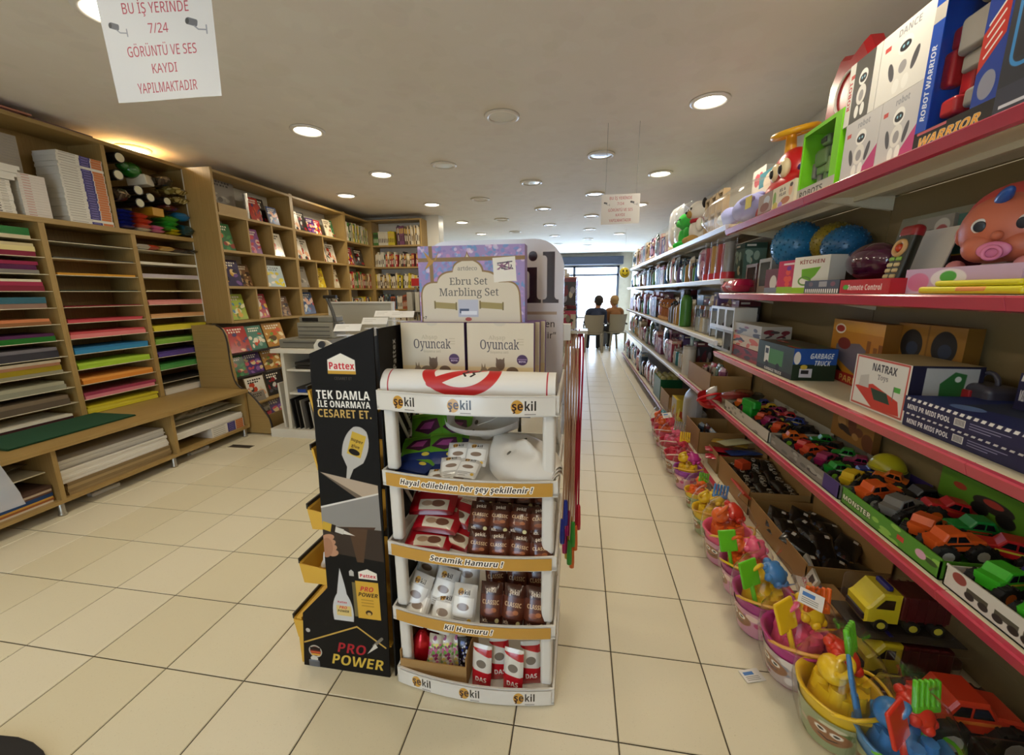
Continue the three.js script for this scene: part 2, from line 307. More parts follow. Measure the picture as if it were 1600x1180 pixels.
// ---------------------------------------------------------------- black cardboard glue display
const blackBoard = (g) => fill(g, '#131110');
const gluePanel = art(316, 990, (g, w, h) => { // covers x -1.02 .. -0.61, height 0 .. 1.29
  const X = (x) => (x + 1.02) * w / 0.41, Y = (y) => h - y * h / 1.29;
  fill(g, '#12100f');
  shape(g, '#e9e2d4', [[X(-0.778), Y(1.138)], [X(-0.776), Y(1.182)], [X(-0.729), Y(1.203)], [X(-0.683), Y(1.182)], [X(-0.683), Y(1.138)]]);
  fill(g, '#c79a3a', X(-0.778), Y(1.147), X(-0.683) - X(-0.778), 8); T(g, 'Pattex', X(-0.73), Y(1.162), 23, '#c2202b', { w: 68 });
  T(g, 'CESARET ET', X(-0.728), Y(1.122), 9, '#6b655c', { bold: false });
  T(g, 'TEK DAMLA', X(-0.735), Y(1.068), 30, '#f3efe6', { w: 142 }); T(g, 'İLE ONARMAYA', X(-0.735), Y(1.037), 24, '#f3efe6', { w: 142 }); T(g, 'CESARET ET.', X(-0.735), Y(1.006), 29, '#c9a65c', { w: 146 });
  g.save(); g.translate(X(-0.712), Y(0.88)); g.rotate(0.33); g.fillStyle = '#b9b5ae'; g.beginPath(); g.moveTo(-18, -62); g.quadraticCurveTo(0, -74, 18, -62); g.quadraticCurveTo(42, -30, 30, 22); g.lineTo(9, 48); g.lineTo(5, 84); g.lineTo(-3, 84); g.lineTo(-9, 48); g.lineTo(-30, 22); g.quadraticCurveTo(-42, -30, -18, -62); g.fill();
  fill(g, '#c8a63e', -18, -50, 38, 62); T(g, 'super', 0, -30, 12, '#3a2a10'); T(g, 'glue', 0, -14, 11, '#3a2a10'); blob(g, '#1c1512', 0, 2, 15, 8); g.restore();
  shape(g, '#b4a18c', [[X(-0.845), Y(0.80)], [X(-0.64), Y(0.765)], [X(-0.64), Y(0.735)], [X(-0.69), Y(0.715)]]); shape(g, '#6d5f50', [[X(-0.845), Y(0.80)], [X(-0.69), Y(0.715)], [X(-0.7), Y(0.70)]]);
  shape(g, '#8f8b86', [[X(-0.86), Y(0.672)], [X(-0.64), Y(0.732)], [X(-0.64), Y(0.60)], [X(-0.72), Y(0.55)], [X(-0.87), Y(0.60)]]); shape(g, '#d9d4cc', [[X(-0.86), Y(0.672)], [X(-0.64), Y(0.738)], [X(-0.64), Y(0.732)], [X(-0.86), Y(0.665)]]);
  shape(g, '#4b3527', [[X(-0.8), Y(0.60)], [X(-0.66), Y(0.61)], [X(-0.68), Y(0.575)], [X(-0.72), Y(0.565)], [X(-0.725), Y(0.49)], [X(-0.75), Y(0.49)], [X(-0.755), Y(0.565)]]);
  shape(g, '#3c3128', [[X(-0.87), Y(0.60)], [X(-0.64), Y(0.60)], [X(-0.64), Y(0.48)], [X(-0.87), Y(0.50)]]); shape(g, '#57402d', [[X(-0.76), Y(0.6)], [X(-0.69), Y(0.6)], [X(-0.715), Y(0.47)], [X(-0.74), Y(0.47)]]);
  g.save(); g.translate(X(-0.83), Y(0.595)); g.rotate(0.25); fill(g, '#c9a43a', -22, -12, 34, 24); fill(g, '#2a211a', 4, -12, 12, 24); fill(g, '#cfcabf', 16, -8, 24, 16); shape(g, '#dcd7cd', [[40, -6], [74, 0], [40, 6]]); g.restore();
  for (let k = 0; k < 4; k++) blob(g, '#b98a6c', X(-0.842) + k * 4, Y(0.555) + k * 15, 20 - k * 1.5, 10, -0.3); blob(g, '#a87a5e', X(-0.85), Y(0.515), 18, 30, 0.2);
  g.fillStyle = '#c9c8c6'; g.beginPath(); g.moveTo(X(-0.81), Y(0.44)); g.quadraticCurveTo(X(-0.795), Y(0.37), X(-0.792), Y(0.335)); g.quadraticCurveTo(X(-0.765), Y(0.29), X(-0.775), Y(0.222)); g.lineTo(X(-0.852), Y(0.222)); g.quadraticCurveTo(X(-0.86), Y(0.29), X(-0.83), Y(0.335)); g.quadraticCurveTo(X(-0.822), Y(0.38), X(-0.81), Y(0.44)); g.fill();
  fill(g, '#d9c07a', X(-0.838), Y(0.285), 44, 32); T(g, 'Pattex', X(-0.813), Y(0.30), 9, '#b3242c'); T(g, 'PRO', X(-0.813), Y(0.278), 12, '#c2303a', { italic: true }); T(g, 'POWER', X(-0.813), Y(0.262), 10, '#1c1512', { italic: true });
  shape(g, '#e9e2d4', [[X(-0.74), Y(0.405)], [X(-0.74), Y(0.432)], [X(-0.705), Y(0.446)], [X(-0.67), Y(0.432)], [X(-0.67), Y(0.405)]]); T(g, 'Pattex', X(-0.705), Y(0.419), 15, '#c2202b', { w: 48 }); shape(g, '#b9b5ae', [[X(-0.775), Y(0.412)], [X(-0.775), Y(0.43)], [X(-0.766), Y(0.438)], [X(-0.757), Y(0.43)], [X(-0.757), Y(0.412)]]);
  fill(g, '#d3a63c', X(-0.755), Y(0.395), 67, 117); fill(g, '#6f6340', X(-0.768), Y(0.388), 10, 108); T(g, 'PRO', X(-0.715), Y(0.366), 20, '#c2303a', { italic: true }); T(g, 'POWER', X(-0.712), Y(0.342), 17, '#241b12', { italic: true, w: 58 }); for (let k = 0; k < 3; k++) fill(g, '#a8822c', X(-0.738), Y(0.322 - k * 0.012), 36, 3); blob(g, '#3d2a18', X(-0.712), Y(0.268), 10, 8); blob(g, '#c9a458', X(-0.712), Y(0.264), 6, 5);
  line(g, '#c8a24c', 5, [[X(-0.985), Y(0.105)], [X(-0.765), Y(0.203)], [X(-0.66), Y(0.128)]]); line(g, '#7d7568', 9, [[X(-0.672), Y(0.165)], [X(-0.705), Y(0.13)]]); shape(g, '#cfcabf', [[X(-0.7), Y(0.14)], [X(-0.69), Y(0.125)], [X(-0.735), Y(0.09)]]);
  T(g, 'PRO', X(-0.80), Y(0.103), 46, '#a8242c', { italic: true, w: 104 }); T(g, 'POWER', X(-0.782), Y(0.048), 48, '#d6b548', { italic: true, w: 162 });
  blob(g, '#b9b2a4', X(-0.945), Y(0.07), 21, 21); blob(g, '#4c2118', X(-0.945), Y(0.07), 17, 16); fill(g, '#1a1613', X(-0.945) - 16, Y(0.086), 32, 7); fill(g, '#c2552f', X(-0.945) - 16, Y(0.07), 32, 7); fill(g, '#d9a441', X(-0.945) - 14, Y(0.059), 28, 6); blob(g, '#c9c3b6', X(-0.953), Y(0.036), 12, 9); blob(g, '#b8b4ab', X(-0.965), Y(0.16), 7);
});
const glueBack = art(110, 400, (g, w, h) => { fill(g, '#12100f'); g.save(); for (const [x, y] of [[38, 30], [74, 22], [38, 70], [74, 60], [38, 120], [74, 112]]) { g.save(); g.translate(x, y); g.rotate(-PI / 2); T(g, 'Pattex', 0, 0, 13, '#c9c9c6', { w: 32 }); g.restore(); } g.restore(); });
{
  const t = thing('glue_display_stand', 'tall black cardboard glue display with yellow trays beside white plastic rack', 'display stand', [-0.815, 0, 1.31]);
  const yellow = M('#d2a436', 0.6), ink = M('#131110', 0.5), X = (x) => x + 0.815, dz = 0.15;
  const outline = [[-0.652, 0.0], [-0.63, 0.7], [-0.614, 1.283], [-0.72, 1.246], [-0.836, 1.2], [-0.852, 0.76], [-0.866, 0.35], [-0.978, 0.232], [-1.0, 0.0]].map(([x, y]) => [X(x), y]);
  for (const s of [1, -1]) {
    const g = poly(outline, 0.006), uv = g.attributes.uv, p = g.attributes.position;
    for (let i = 0; i < p.count; i++) { const u = (p.getX(i) - 0.815 + 1.02) / 0.41, v = p.getY(i) / 1.29; uv.setXY(i, gluePanel.u0 + (gluePanel.u1 - gluePanel.u0) * u, gluePanel.v0 + (gluePanel.v1 - gluePanel.v0) * v); }
    part(t, 'side_panel', g, s > 0 ? inkMat(gluePanel, 'matt') : ink, [0, 0, s > 0 ? dz + 0.004 : -dz - 0.01]);
  }
  const [g, m] = inkBox(0.005, 1.28, 0.3, { px: glueBack, all: '#12100f' }, 'matt'); part(t, 'back_panel', g, m, [X(-0.634), 0, 0], [0, 0, -0.022]);
  for (const [y, x0] of [[0.12, -1.012], [0.36, -0.958], [0.58, -0.9], [0.80, -0.86], [1.0, -0.85]]) {
    const w = -0.645 - x0, tr = part(t, 'tray', B(w, 0.006, 0.296), yellow, [X((x0 - 0.645) / 2), y, 0]);
    part(tr, 'tray_lip', turned(poly([[0, 0], [0.006, 0], [-0.006, 0.075], [-0.016, 0.08]], 0.3), 0, 0, 0, 0, 0, -0.15), yellow, [-w / 2, 0, 0]);
    part(tr, 'tray_trim', B(0.006, 0.02, 0.3), ink, [-w / 2 - 0.016, 0.072, 0]);
    if (y < 0.7) part(tr, 'tray_cheek', poly([[0, 0], [w - 0.12, 0], [w - 0.14, 0.05], [-0.012, 0.075]], 0.004), yellow, [-w / 2, 0, 0.152]);
  }
  part(t, 'front_base', B(0.02, 0.2, 0.3), yellow, [X(-1.005), 0, 0]);
  part(t, 'corner_guard', RB(0.045, 0.03, 0.012, 0.006), M('#5d6066', 0.3), [X(-0.955), 0, 0.158]);
  const glueBottle = (x, y, z) => { const b = thing('glue_bottle', 'small white glue bottle standing in a yellow tray of the black display', 'bottle', [x, y, z], 0, 'glue bottles in the black display'); part(b, 'bottle_body', lathe([[0, 0], [0.014, 0], [0.015, 0.01], [0.015, 0.045], [0.006, 0.06], [0.002, 0.09], [0, 0.09]], 14), plastic('#e4e2dc')); part(b, 'wrap_label', C(0.0154, 0.0154, 0.026, 14, 0, 0.012, 0, true), plastic('#d2a436')); };
  for (const [y, x] of [[0.367, -0.90], [0.587, -0.87], [0.127, -0.93]]) for (let k = 0; k < 4; k++) glueBottle(x, y, 1.2 + k * 0.065);
}
{ // white price cards on the display's top edge
  const price = art(90, 40, (g) => { fill(g, '#efece4'); T(g, '₺', 74, 20, 18, '#bfbab0'); fill(g, '#d8d3c8', 8, 10, 40, 4); fill(g, '#d8d3c8', 8, 20, 30, 4); });
  for (const [x, d, y] of [[-0.75, 1.24, 1.255], [-0.69, 1.31, 1.272], [-0.63, 1.40, 1.29], [-0.71, 1.44, 1.29]]) {
    const t = thing('price_card_holder', 'white price card on a clear clip standing on the black display top', 'price card', [x, y, d], 0.25, 'price cards on the black display');
    sheet(t, 'card', 0.085, 0.038, price, [0, 0.02, 0], [-1.0, 0, 0]); part(t, 'clip', [B(0.01, 0.03, 0.004, 0, -0.03, 0), B(0.08, 0.003, 0.012, 0.01, -0.005, 0.02)], cloudy);
  }
}

// ---------------------------------------------------------------- white plastic rack with clay packs
const RX = -0.332, RW = 0.565, RD0 = 1.14, RDEP = 0.42;     // middle, width, front, depth
const bulge = (x) => 0.032 * (1 - (2 * x / RW) ** 2);
function trayOutline(grow = 0) {
  const p = [], r = RW / 2 + grow;
  for (let i = 0; i <= 14; i++) { const x = -r + (2 * r * i) / 14; p.push([x, -(RDEP / 2 + bulge(Math.max(-RW / 2, Math.min(RW / 2, x))) + grow)]); }
  p.push([r, RDEP / 2 + grow], [-r, RDEP / 2 + grow]); return p;
}
function strip(width, y0, y1, out, a) { // printed band that follows the curved front
  const n = 16, pos = [], uv = [], idx = [];
  for (let i = 0; i <= n; i++) { const x = -width / 2 + (width * i) / n; for (const [y, v] of [[y0, 0], [y1, 1]]) { pos.push(x, y, RDEP / 2 + bulge(x) + out); uv.push(i / n, v); } }
  for (let i = 0; i < n; i++) { const k = i * 2; idx.push(k, k + 2, k + 1, k + 1, k + 2, k + 3); }
  const g = new THREE.BufferGeometry(); g.setAttribute('position', new THREE.Float32BufferAttribute(pos, 3)); g.setAttribute('uv', new THREE.Float32BufferAttribute(uv, 2)); g.setIndex(idx); g.computeVertexNormals(); return toRect(g, a);
}
function clayWord(g, x, y, s) { blob(g, '#c9973c', x - s * 0.45, y, s * 0.55); T(g, 'şe', x - s * 0.42, y - s * 0.04, s, '#2b1016', { w: s * 1.05 }); T(g, 'kil', x + s * 0.72, y - s * 0.04, s, '#17151a', { w: s * 1.15 }); fill(g, '#8f8a86', x + s * 0.2, y + s * 0.55, s * 1.0, s * 0.08); }
const logoStrip = art(640, 56, (g, w) => { fill(g, '#dedad2'); for (const x of [0.155, 0.48, 0.825]) clayWord(g, w * x, 28, 38); });
const bandArt = (s, size, rough) => art(640, 52, (g, w) => { fill(g, '#c08f35'); T(g, s, w * 0.49, 26, size, '#1d1218', { stroke: '#f5efe2', sw: 7, italic: true }); });
const RACK = {};
{
  const t = thing('plastic_tray_rack', 'white plastic rack with curved trays and clay brand bands', 'display rack', [RX, 0, RD0 + RDEP / 2]);
  const white = M('#d9d5cd', 0.38), bandH = [bandArt('Hayal edilebilen her şey şekillenir !', 30), bandArt('Seramik Hamuru !', 33), bandArt('Kil Hamuru !', 33)];
  const levels = [[1.03, 0.062, logoStrip, 0], [0.775, 0.052, bandH[0], 1], [0.522, 0.05, bandH[1], 2], [0.268, 0.05, bandH[2], 3], [0.002, 0.066, logoStrip, 4]];
  for (const [y, h, a, k] of levels) {
    const o = trayOutline(), inn = o.map(([x, z]) => [x * 0.975, z * 0.975]);
    const tr = part(t, 'tray', [turned(poly(o, 0.008), -PI / 2, 0, 0, 0, 0.004, 0), turned(poly(o, h, 0, [inn]), -PI / 2)], white, [0, y, 0]);
    const w = k === 0 || k === 4 ? RW - 0.02 : RW - 0.03;
    part(tr, 'printed_band', strip(w, 0.004, h - 0.004, 0.0035, a), inkMat(a, 'gloss'));
  }
  for (const sx of [-1, 1]) for (const sz of [-1, 1]) for (const [y0, y1] of [[0.06, 0.27], [0.31, 0.525], [0.565, 0.778], [0.82, 1.032]]) part(t, 'post', RB(0.04, y1 - y0, 0.034, 0.012, 3), white, [sx * (RW / 2 - 0.03), y0, sz * (RDEP / 2 - 0.03)]);
  for (const sx of [-1, 1]) for (const [y0, y1] of [[0.06, 0.27], [0.31, 0.525], [0.565, 0.778], [0.82, 1.032]]) part(t, 'side_grille', [-0.05, 0, 0.05].map((z) => turned(B(0.005, 0.15, 0.012, 0, -0.075, 0), 0.6 * Math.sign(z || 1), 0, 0, 0, (y1 - y0) / 2, z)), white, [sx * (RW / 2 - 0.006), y0, 0]);
}
{ // rolled sign sheet lying in the top tray
  const a = art(560, 210, (g, w, h) => { fill(g, '#e6e2da'); for (const x of [26, 534]) fill(g, '#b3212c', x - 2, 0, 4, h); g.strokeStyle = '#c1201f'; g.lineWidth = 40; g.beginPath(); g.ellipse(262, 20, 108, 96, 0, 0, 7); g.stroke(); line(g, '#c1201f', 34, [[170, 82], [262, 22], [330, -6]]); line(g, '#24211f', 7, [[278, 46], [270, 30], [284, 22], [280, 12], [300, 8]]); line(g, '#24211f', 7, [[296, 48], [306, 36], [300, 24], [318, 16], [322, 2]]); });
  const r = 0.05, g = new THREE.CylinderGeometry(r, r, 0.545, 40, 1, true); // uv x goes round
  const uv = g.attributes.uv; for (let i = 0; i < uv.count; i++) { const u = uv.getX(i), v = uv.getY(i); uv.setXY(i, 1 - v, 1 - Math.min(1, Math.abs(u * 2 - 1))); }
  const t = thing('rolled_poster', 'rolled white no-smoking poster lying across the top tray', 'poster roll', [-0.335, 1.096, 1.205]);
  const roll = part(t, 'rolled_sheet', toRect(g, a), new THREE.MeshPhysicalMaterial({ map: a.pg.t, roughness: 0.4, side: THREE.DoubleSide }), [0, 0.001, 0], [0, 0, PI / 2]); roll.rotation.set(1.55, 0, PI / 2, 'XZY');
  part(t, 'inner_turn', turned(new THREE.CylinderGeometry(0.044, 0.044, 0.54, 32, 1, true), 0, 0, PI / 2), M('#e0dcd4', 0.5, { side: THREE.DoubleSide }));
}
{ // boxes behind the roll
  const toyA = art(176, 200, (g, w, h) => { fill(g, '#d8cbb0'); fill(g, '#dcc596', 0, 118, w, 90); blob(g, '#cdc3ad', 88, 0, 16, 9); T(g, 'Ahşap', 80, 38, 15, '#b9a98c', { font: 'serif', bold: false }); T(g, 'Oyuncak', 86, 58, 34, '#2c2430', { font: 'serif', bold: false, w: 104 }); T(g, 'boyama seti', 86, 78, 9, '#b3a488', { bold: false }); for (let k = 0; k < 3; k++) fill(g, '#c3b597', 134, 42 + k * 7, 16, 2);
    blob(g, '#42204d', 146, 98, 14); fill(g, '#8d6f95', 134, 95, 24, 3); T(g, 'BOYA', 146, 102, 7, '#d8cbe0'); blob(g, '#6b543d', 88, 112, 12, 16); shape(g, '#6b543d', [[77, 106], [77, 92], [86, 101]]); shape(g, '#6b543d', [[99, 106], [99, 92], [90, 101]]); blob(g, '#7b664d', 70, 132, 18, 14); blob(g, '#6b543d', 120, 130, 16, 13); blob(g, '#8a7559', 44, 132, 10, 13); shape(g, '#8a7559', [[37, 124], [38, 108], [43, 122], [47, 108], [49, 124]]); fill(g, '#e2d7bf', 0, 150, w, 60); for (let k = 0; k < 5; k++) blob(g, ['#7b664d', '#b08d5c', '#8a7559', '#6b543d', '#a88a62'][k], 24 + k * 32, 172, 13); });
  const side = { all: '#674480' };
  for (const [i, x] of [[0, -0.482], [1, -0.252]]) for (let k = 0; k < 3; k++) printedBox('wooden_toy_box', k ? 'purple edged toy box packed behind the cream wooden toy boxes' : ['cream boxed wooden toy set standing left of its twin behind the poster roll', 'cream boxed wooden toy set standing right of its twin behind the poster roll'][i].replace('standing left of its twin', 'next to the black display').replace('standing right of its twin', 'away from the black display'), 'toy box', 0.22, 0.245, 0.046, { pz: toyA, ...side }, [x + k * 0.014, 1.043, 1.32 + k * 0.05], 0, 'wooden toy boxes on the rack');
  const mar = art(290, 200, (g, w, h) => {
    fill(g, '#9c86b8'); for (let i = 0; i < 520; i++) { g.globalAlpha = 0.75; blob(g, pick(['#6f8fc4', '#b48fc0', '#c58ab4', '#7f9fd2', '#d9c3d8', '#8a78b4', '#5f8fc0']), rr(0, w), rr(0, h), rr(3, 8), rr(2, 6), rr(0, 3)); } g.globalAlpha = 1;
    g.fillStyle = '#8a6a3a'; const arch = (k) => { g.beginPath(); g.moveTo(8 - k, h + 4); g.lineTo(8 - k, 130); g.quadraticCurveTo(10 - k, 96 - k, 42, 96 - k); g.lineTo(52, 96 - k); g.quadraticCurveTo(58 - k, 70 - k, 96, 68 - k); g.quadraticCurveTo(98 - k, 48 - k, 118, 42 - k); g.quadraticCurveTo(134, 36 - k, 136, 20 - k * 1.6); g.quadraticCurveTo(140, 36 - k, 156, 42 - k); g.quadraticCurveTo(174 + k, 50 - k, 176 + k, 68 - k); g.quadraticCurveTo(214 + k, 70 - k, 220 + k, 96 - k); g.lineTo(246, 96 - k); g.quadraticCurveTo(272 + k, 98 - k, 274 + k, 130); g.lineTo(278 + k, h + 4); g.closePath(); g.fill(); };
    arch(4); g.fillStyle = '#d6c9b0'; arch(0); g.strokeStyle = '#8a6a3a'; g.lineWidth = 10; g.beginPath(); g.moveTo(0, 36); g.lineTo(w, 34); g.moveTo(36, 0); g.lineTo(38, 96); g.stroke();
    shape(g, '#b8892f', [[40, 36], [16, 12], [30, 40], [18, 62], [42, 44], [60, 14], [50, 38]]); T(g, 'artdeco', 136, 58, 15, '#6e675c', { font: 'serif', bold: false }); T(g, 'Ebru Set', 138, 92, 26, '#4c4640', { font: 'serif', bold: false }); T(g, 'Marbling Set', 138, 120, 27, '#4c4640', { font: 'serif', bold: false });
    for (const [x0, x1] of [[44, 102], [170, 230]]) { shape(g, '#9d8a4c', [[x0, 146], [x1, 150], [x1, 166], [x0, 162]]); fill(g, '#776533', x0 - 3, 143, 4, 21); fill(g, '#776533', x1 - 1, 147, 4, 21); }
    fill(g, '#b9bac8', 108, 140, 56, 46); fill(g, '#3f4a66', 112, 164, 26, 12); fill(g, '#e1e2ea', 116, 170, 44, 10); blob(g, '#a8402e', 136, 192, 9, 5); g.save(); g.translate(236, 62); g.rotate(-0.06); fill(g, '#e6dfd2', -30, -30, 60, 62); for (let i = 0; i < 16; i++) line(g, pick(['#3b3040', '#82506c']), 2.4, [[rr(-22, 22), rr(-18, 2)], [rr(-22, 22), rr(-18, 2)]]); g.restore(); T(g, '+7', 12, 188, 11, '#3a352e');
  });
  printedBox('marbling_set_box', 'lilac and cream marbling art set box on top of the wooden toy boxes', 'craft box', 0.357, 0.246, 0.06, { pz: mar, all: '#8f7cae' }, [-0.353, 1.2885, 1.36]);
  const head = art(420, 400, (g, w, h) => { fill(g, '#d9d3d7'); g.save(); blob(g, '#c9973c', 110, 120, 88); T(g, 'şe', 112, 110, 170, '#2b1016', { font: 'serif', w: 160 }); T(g, 'kil', 312, 110, 180, '#2b1016', { font: 'serif', w: 190 }); g.restore(); fill(g, '#b39a86', 200, 196, 200, 8); T(g, '"Hayal edilebilen', 396, 230, 26, '#2a252a', { align: 'right', bold: false }); T(g, 'her şey şekillenebilir"', 400, 262, 26, '#2a252a', { align: 'right', bold: false }); });
  const t = thing('header_board', 'rounded pale grey header board with large brand lettering behind the boxes', 'sign board', [RX, 1.04, 1.55]);
  const w = 0.55, h = 0.535, r = 0.11, pts = [[-w / 2, 0], [w / 2, 0]]; for (let i = 0; i <= 8; i++) { const a = (i / 8) * PI / 2; pts.push([w / 2 - r + r * Math.cos(a), h - r + r * Math.sin(a)]); } for (let i = 0; i <= 8; i++) { const a = PI / 2 + (i / 8) * PI / 2; pts.push([-w / 2 + r + r * Math.cos(a), h - r + r * Math.sin(a)]); }
  const g = poly(pts, 0.006), p = g.attributes.position, uv = g.attributes.uv; for (let i = 0; i < p.count; i++) uv.setXY(i, (p.getX(i) + w / 2) / w, p.getY(i) / h);
  part(t, 'board', toRect(g, head), inkMat(head, 'gloss'));
  for (const x of [-0.2, 0.2]) part(t, 'mount', B(0.03, 0.1, 0.008), whitePaint, [x, -0.03, -0.006]);
}
// clay packs ------------------------------------------------------------------
const packSilver = art(90, 130, (g, w, h) => { fill(g, '#cfccc6'); fill(g, '#f0eee9', 8, 40, w - 16, 60); blob(g, '#8d7868', w / 2, 70, 22, 12); clayWord(g, w / 2 - 4, 24, 20); for (let k = 0; k < 3; k++) fill(g, '#9a958e', 14, 104 + k * 7, 50 - k * 9, 3); blob(g, '#c9a03c', 72, 112, 7); });
const packBrown = art(90, 130, (g, w, h) => { fill(g, '#3f1c12'); fill(g, '#5a2a1a', 0, 34, w, 64); clayWord2(g, w / 2, 20); T(g, 'CLASSIC', w / 2, 56, 17, '#d9b98c', { w: 66 }); blob(g, '#8d4b2c', 38, 82, 18, 8); blob(g, '#a86238', 58, 78, 11, 7); blob(g, '#d8d09a', 72, 110, 8); T(g, 'KİL', 26, 112, 14, '#e2d6c2'); });
function clayWord2(g, x, y) { T(g, 'şekil', x, y, 18, '#e2d6c2'); }
const packDas = art(150, 100, (g, w, h) => { fill(g, '#a81420'); T(g, 'DAS', 36, 20, 24, '#efe8dc', { w: 50 }); fill(g, '#cfc0a4', 78, 8, 50, 22); for (let k = 0; k < 3; k++) fill(g, '#8d5a4c', 82, 11 + k * 6, 40 - k * 9, 2); fill(g, '#d2c4aa', 34, 58, 96, 32); blob(g, '#6d4634', 96, 72, 22, 11); blob(g, '#a8886c', 60, 72, 18, 9); fill(g, '#7d0c16', 0, 92, w, 8); });
const packDasTall = art(80, 170, (g, w, h) => { fill(g, '#b5121f'); shape(g, '#d9d5cc', [[0, 20], [w, 44], [w, 104], [0, 96]]); blob(g, '#6f665c', 40, 70, 20, 16); T(g, 'DAS', 40, 132, 26, '#efe8dc', { w: 54 }); fill(g, '#e0dcd2', 0, 0, w, 14); });
const packGreen = art(110, 130, (g, w, h) => { fill(g, '#5e9a26'); fill(g, '#1f2f66', 0, 86, w, 46); fill(g, '#86c23c', 0, 0, w, 14); shape(g, '#4a1c3c', [[14, 60], [40, 30], [92, 26], [100, 60], [60, 80]]); shape(g, '#a8488a', [[30, 58], [50, 38], [84, 36], [70, 62]]); blob(g, '#d8c24a', 80, 96, 12, 8); });
const P = (n, l, w, h, d, a, at, rot, gr, gl) => pack(n, l, 'craft pack', w, h, d, a, at, rot, gr, gl);
{ // second tray: green packs, silver packs, white masks
  const y = 0.79, G = 'green and purple craft packs in the second tray', Sg = 'silver clay packs in the second tray';
  for (const [x, yy, d, rx, rz] of [[-0.545, 0.80, 1.24, -1.45, 0.1], [-0.525, 0.82, 1.25, -1.4, -0.2], [-0.44, 0.81, 1.26, -1.4, 0.1], [-0.545, 0.842, 1.28, -1.15, 0.25], [-0.455, 0.85, 1.29, -1.05, 0.12], [-0.54, 0.885, 1.36, -0.6, 0.2], [-0.44, 0.89, 1.37, -0.5, -0.1]]) P('craft_pack', 'shiny green, purple and blue craft pack heaped at the left post', 0.12, 0.14, 0.026, packGreen, [x, yy, d], [rx, 0, rz], G).userData.label = 'shiny green, purple and blue craft pack heaped beside the silver packs';
  for (const [x, yy, d, rx, rz] of [[-0.435, 0.798, 1.17, -1.3, 0.15], [-0.365, 0.798, 1.165, -1.35, -0.05], [-0.40, 0.825, 1.2, -1.1, 0.2], [-0.34, 0.828, 1.19, -1.2, -0.1], [-0.39, 0.85, 1.25, -0.8, 0.1], [-0.325, 0.855, 1.24, -0.85, 0]]) P('clay_pack', 'small silver and white clay pack heaped between the green packs and white masks', 0.075, 0.085, 0.022, packSilver, [x, yy, d], [rx, 0, rz], Sg);
  function maskGeo() {
    const n = 28, m = 20, pos = [], idx = [], uv = [];
    for (let j = 0; j <= m; j++) for (let i = 0; i <= n; i++) {
      const v = (j / m) * 2 - 1, u = (i / n) * 2 - 1, half = 0.098 * Math.sqrt(Math.max(0.02, 1 - Math.pow(Math.abs(v + 0.05) / 1.06, 2.4))) * (v < -0.4 ? 1 - (-0.4 - v) * 0.35 : 1), x = u * half, y = v * 0.13;
      let z = 0.075 * Math.sqrt(Math.max(0, 1 - u * u * 0.96)) * (1 - 0.28 * v * v);
      z += 0.034 * Math.exp(-(x * x) / 0.00016 - ((y + 0.012) ** 2) / 0.0012) + 0.008 * Math.exp(-(x * x) / 0.0007 - ((y + 0.062) ** 2) / 0.00012);
      z -= 0.012 * (Math.exp(-((x - 0.036) ** 2) / 0.0003 - ((y - 0.03) ** 2) / 0.00012) + Math.exp(-((x + 0.036) ** 2) / 0.0003 - ((y - 0.03) ** 2) / 0.00012));
      z -= 0.007 * Math.exp(-(x * x) / 0.0006 - ((y + 0.074) ** 2) / 0.00004);
      pos.push(x, y, z); uv.push(i / n, j / m);
    }
    for (let j = 0; j < m; j++) for (let i = 0; i < n; i++) { const a = j * (n + 1) + i; idx.push(a, a + 1, a + n + 1, a + 1, a + n + 2, a + n + 1); }
    const g = new THREE.BufferGeometry(); g.setAttribute('position', new THREE.Float32BufferAttribute(pos, 3)); g.setAttribute('uv', new THREE.Float32BufferAttribute(uv, 2)); g.setIndex(idx); g.computeVertexNormals(); return g;
  }
  const mg = maskGeo(), mm = M('#d6d0c6', 0.5, { side: THREE.DoubleSide }), hole = M('#5d5850', 0.8);
  const mk = (at, rot, label) => { const t = thing('face_mask', label, 'mask', at, 0, 'white face masks on the rack'); t.rotation.set(...rot); part(t, 'face', mg, mm); for (const s of [-1, 1]) part(t, 'eye_slit', S(0.016, 12, 6, 0, 0, 0, 1, 0.4, 0.3), hole, [s * 0.036, 0.028, 0.0565]); return t; };
  for (let k = 0; k < 3; k++) mk([-0.165, 0.808 + k * 0.012, 1.25], [-1.2, 0.0, 1.0], 'white blank face mask in the stack lying face up in the second tray');
  const hm = mk([-0.33, 0.97, 1.34], [1.75, 0.0, 1.5], 'white blank face mask lying upside down like a bowl behind the mask stack'); part(hm, 'elastic', tube([[-0.09, 0, 0], [-0.05, -0.06, -0.01], [0.05, -0.06, -0.01], [0.09, 0, 0]], 0.0014, 14, 4), M('#e8e4da', 0.7));
  P('blue_sheet_pack', 'flat dark blue pack lying behind the upside-down mask', 0.2, 0.1, 0.02, '#173c6c', [-0.27, 0.96, 1.5], [-0.15, 0, 0]);
  const bagG = pillowGeo(0.2, 0.16, 0.06); solo('clear_bag', bagG, film, 'crumpled clear plastic bag over the stacked white masks', 'plastic bag', [-0.15, 0.975, 1.4], 0).rotation.set(-0.5, 0, 0.3);
}
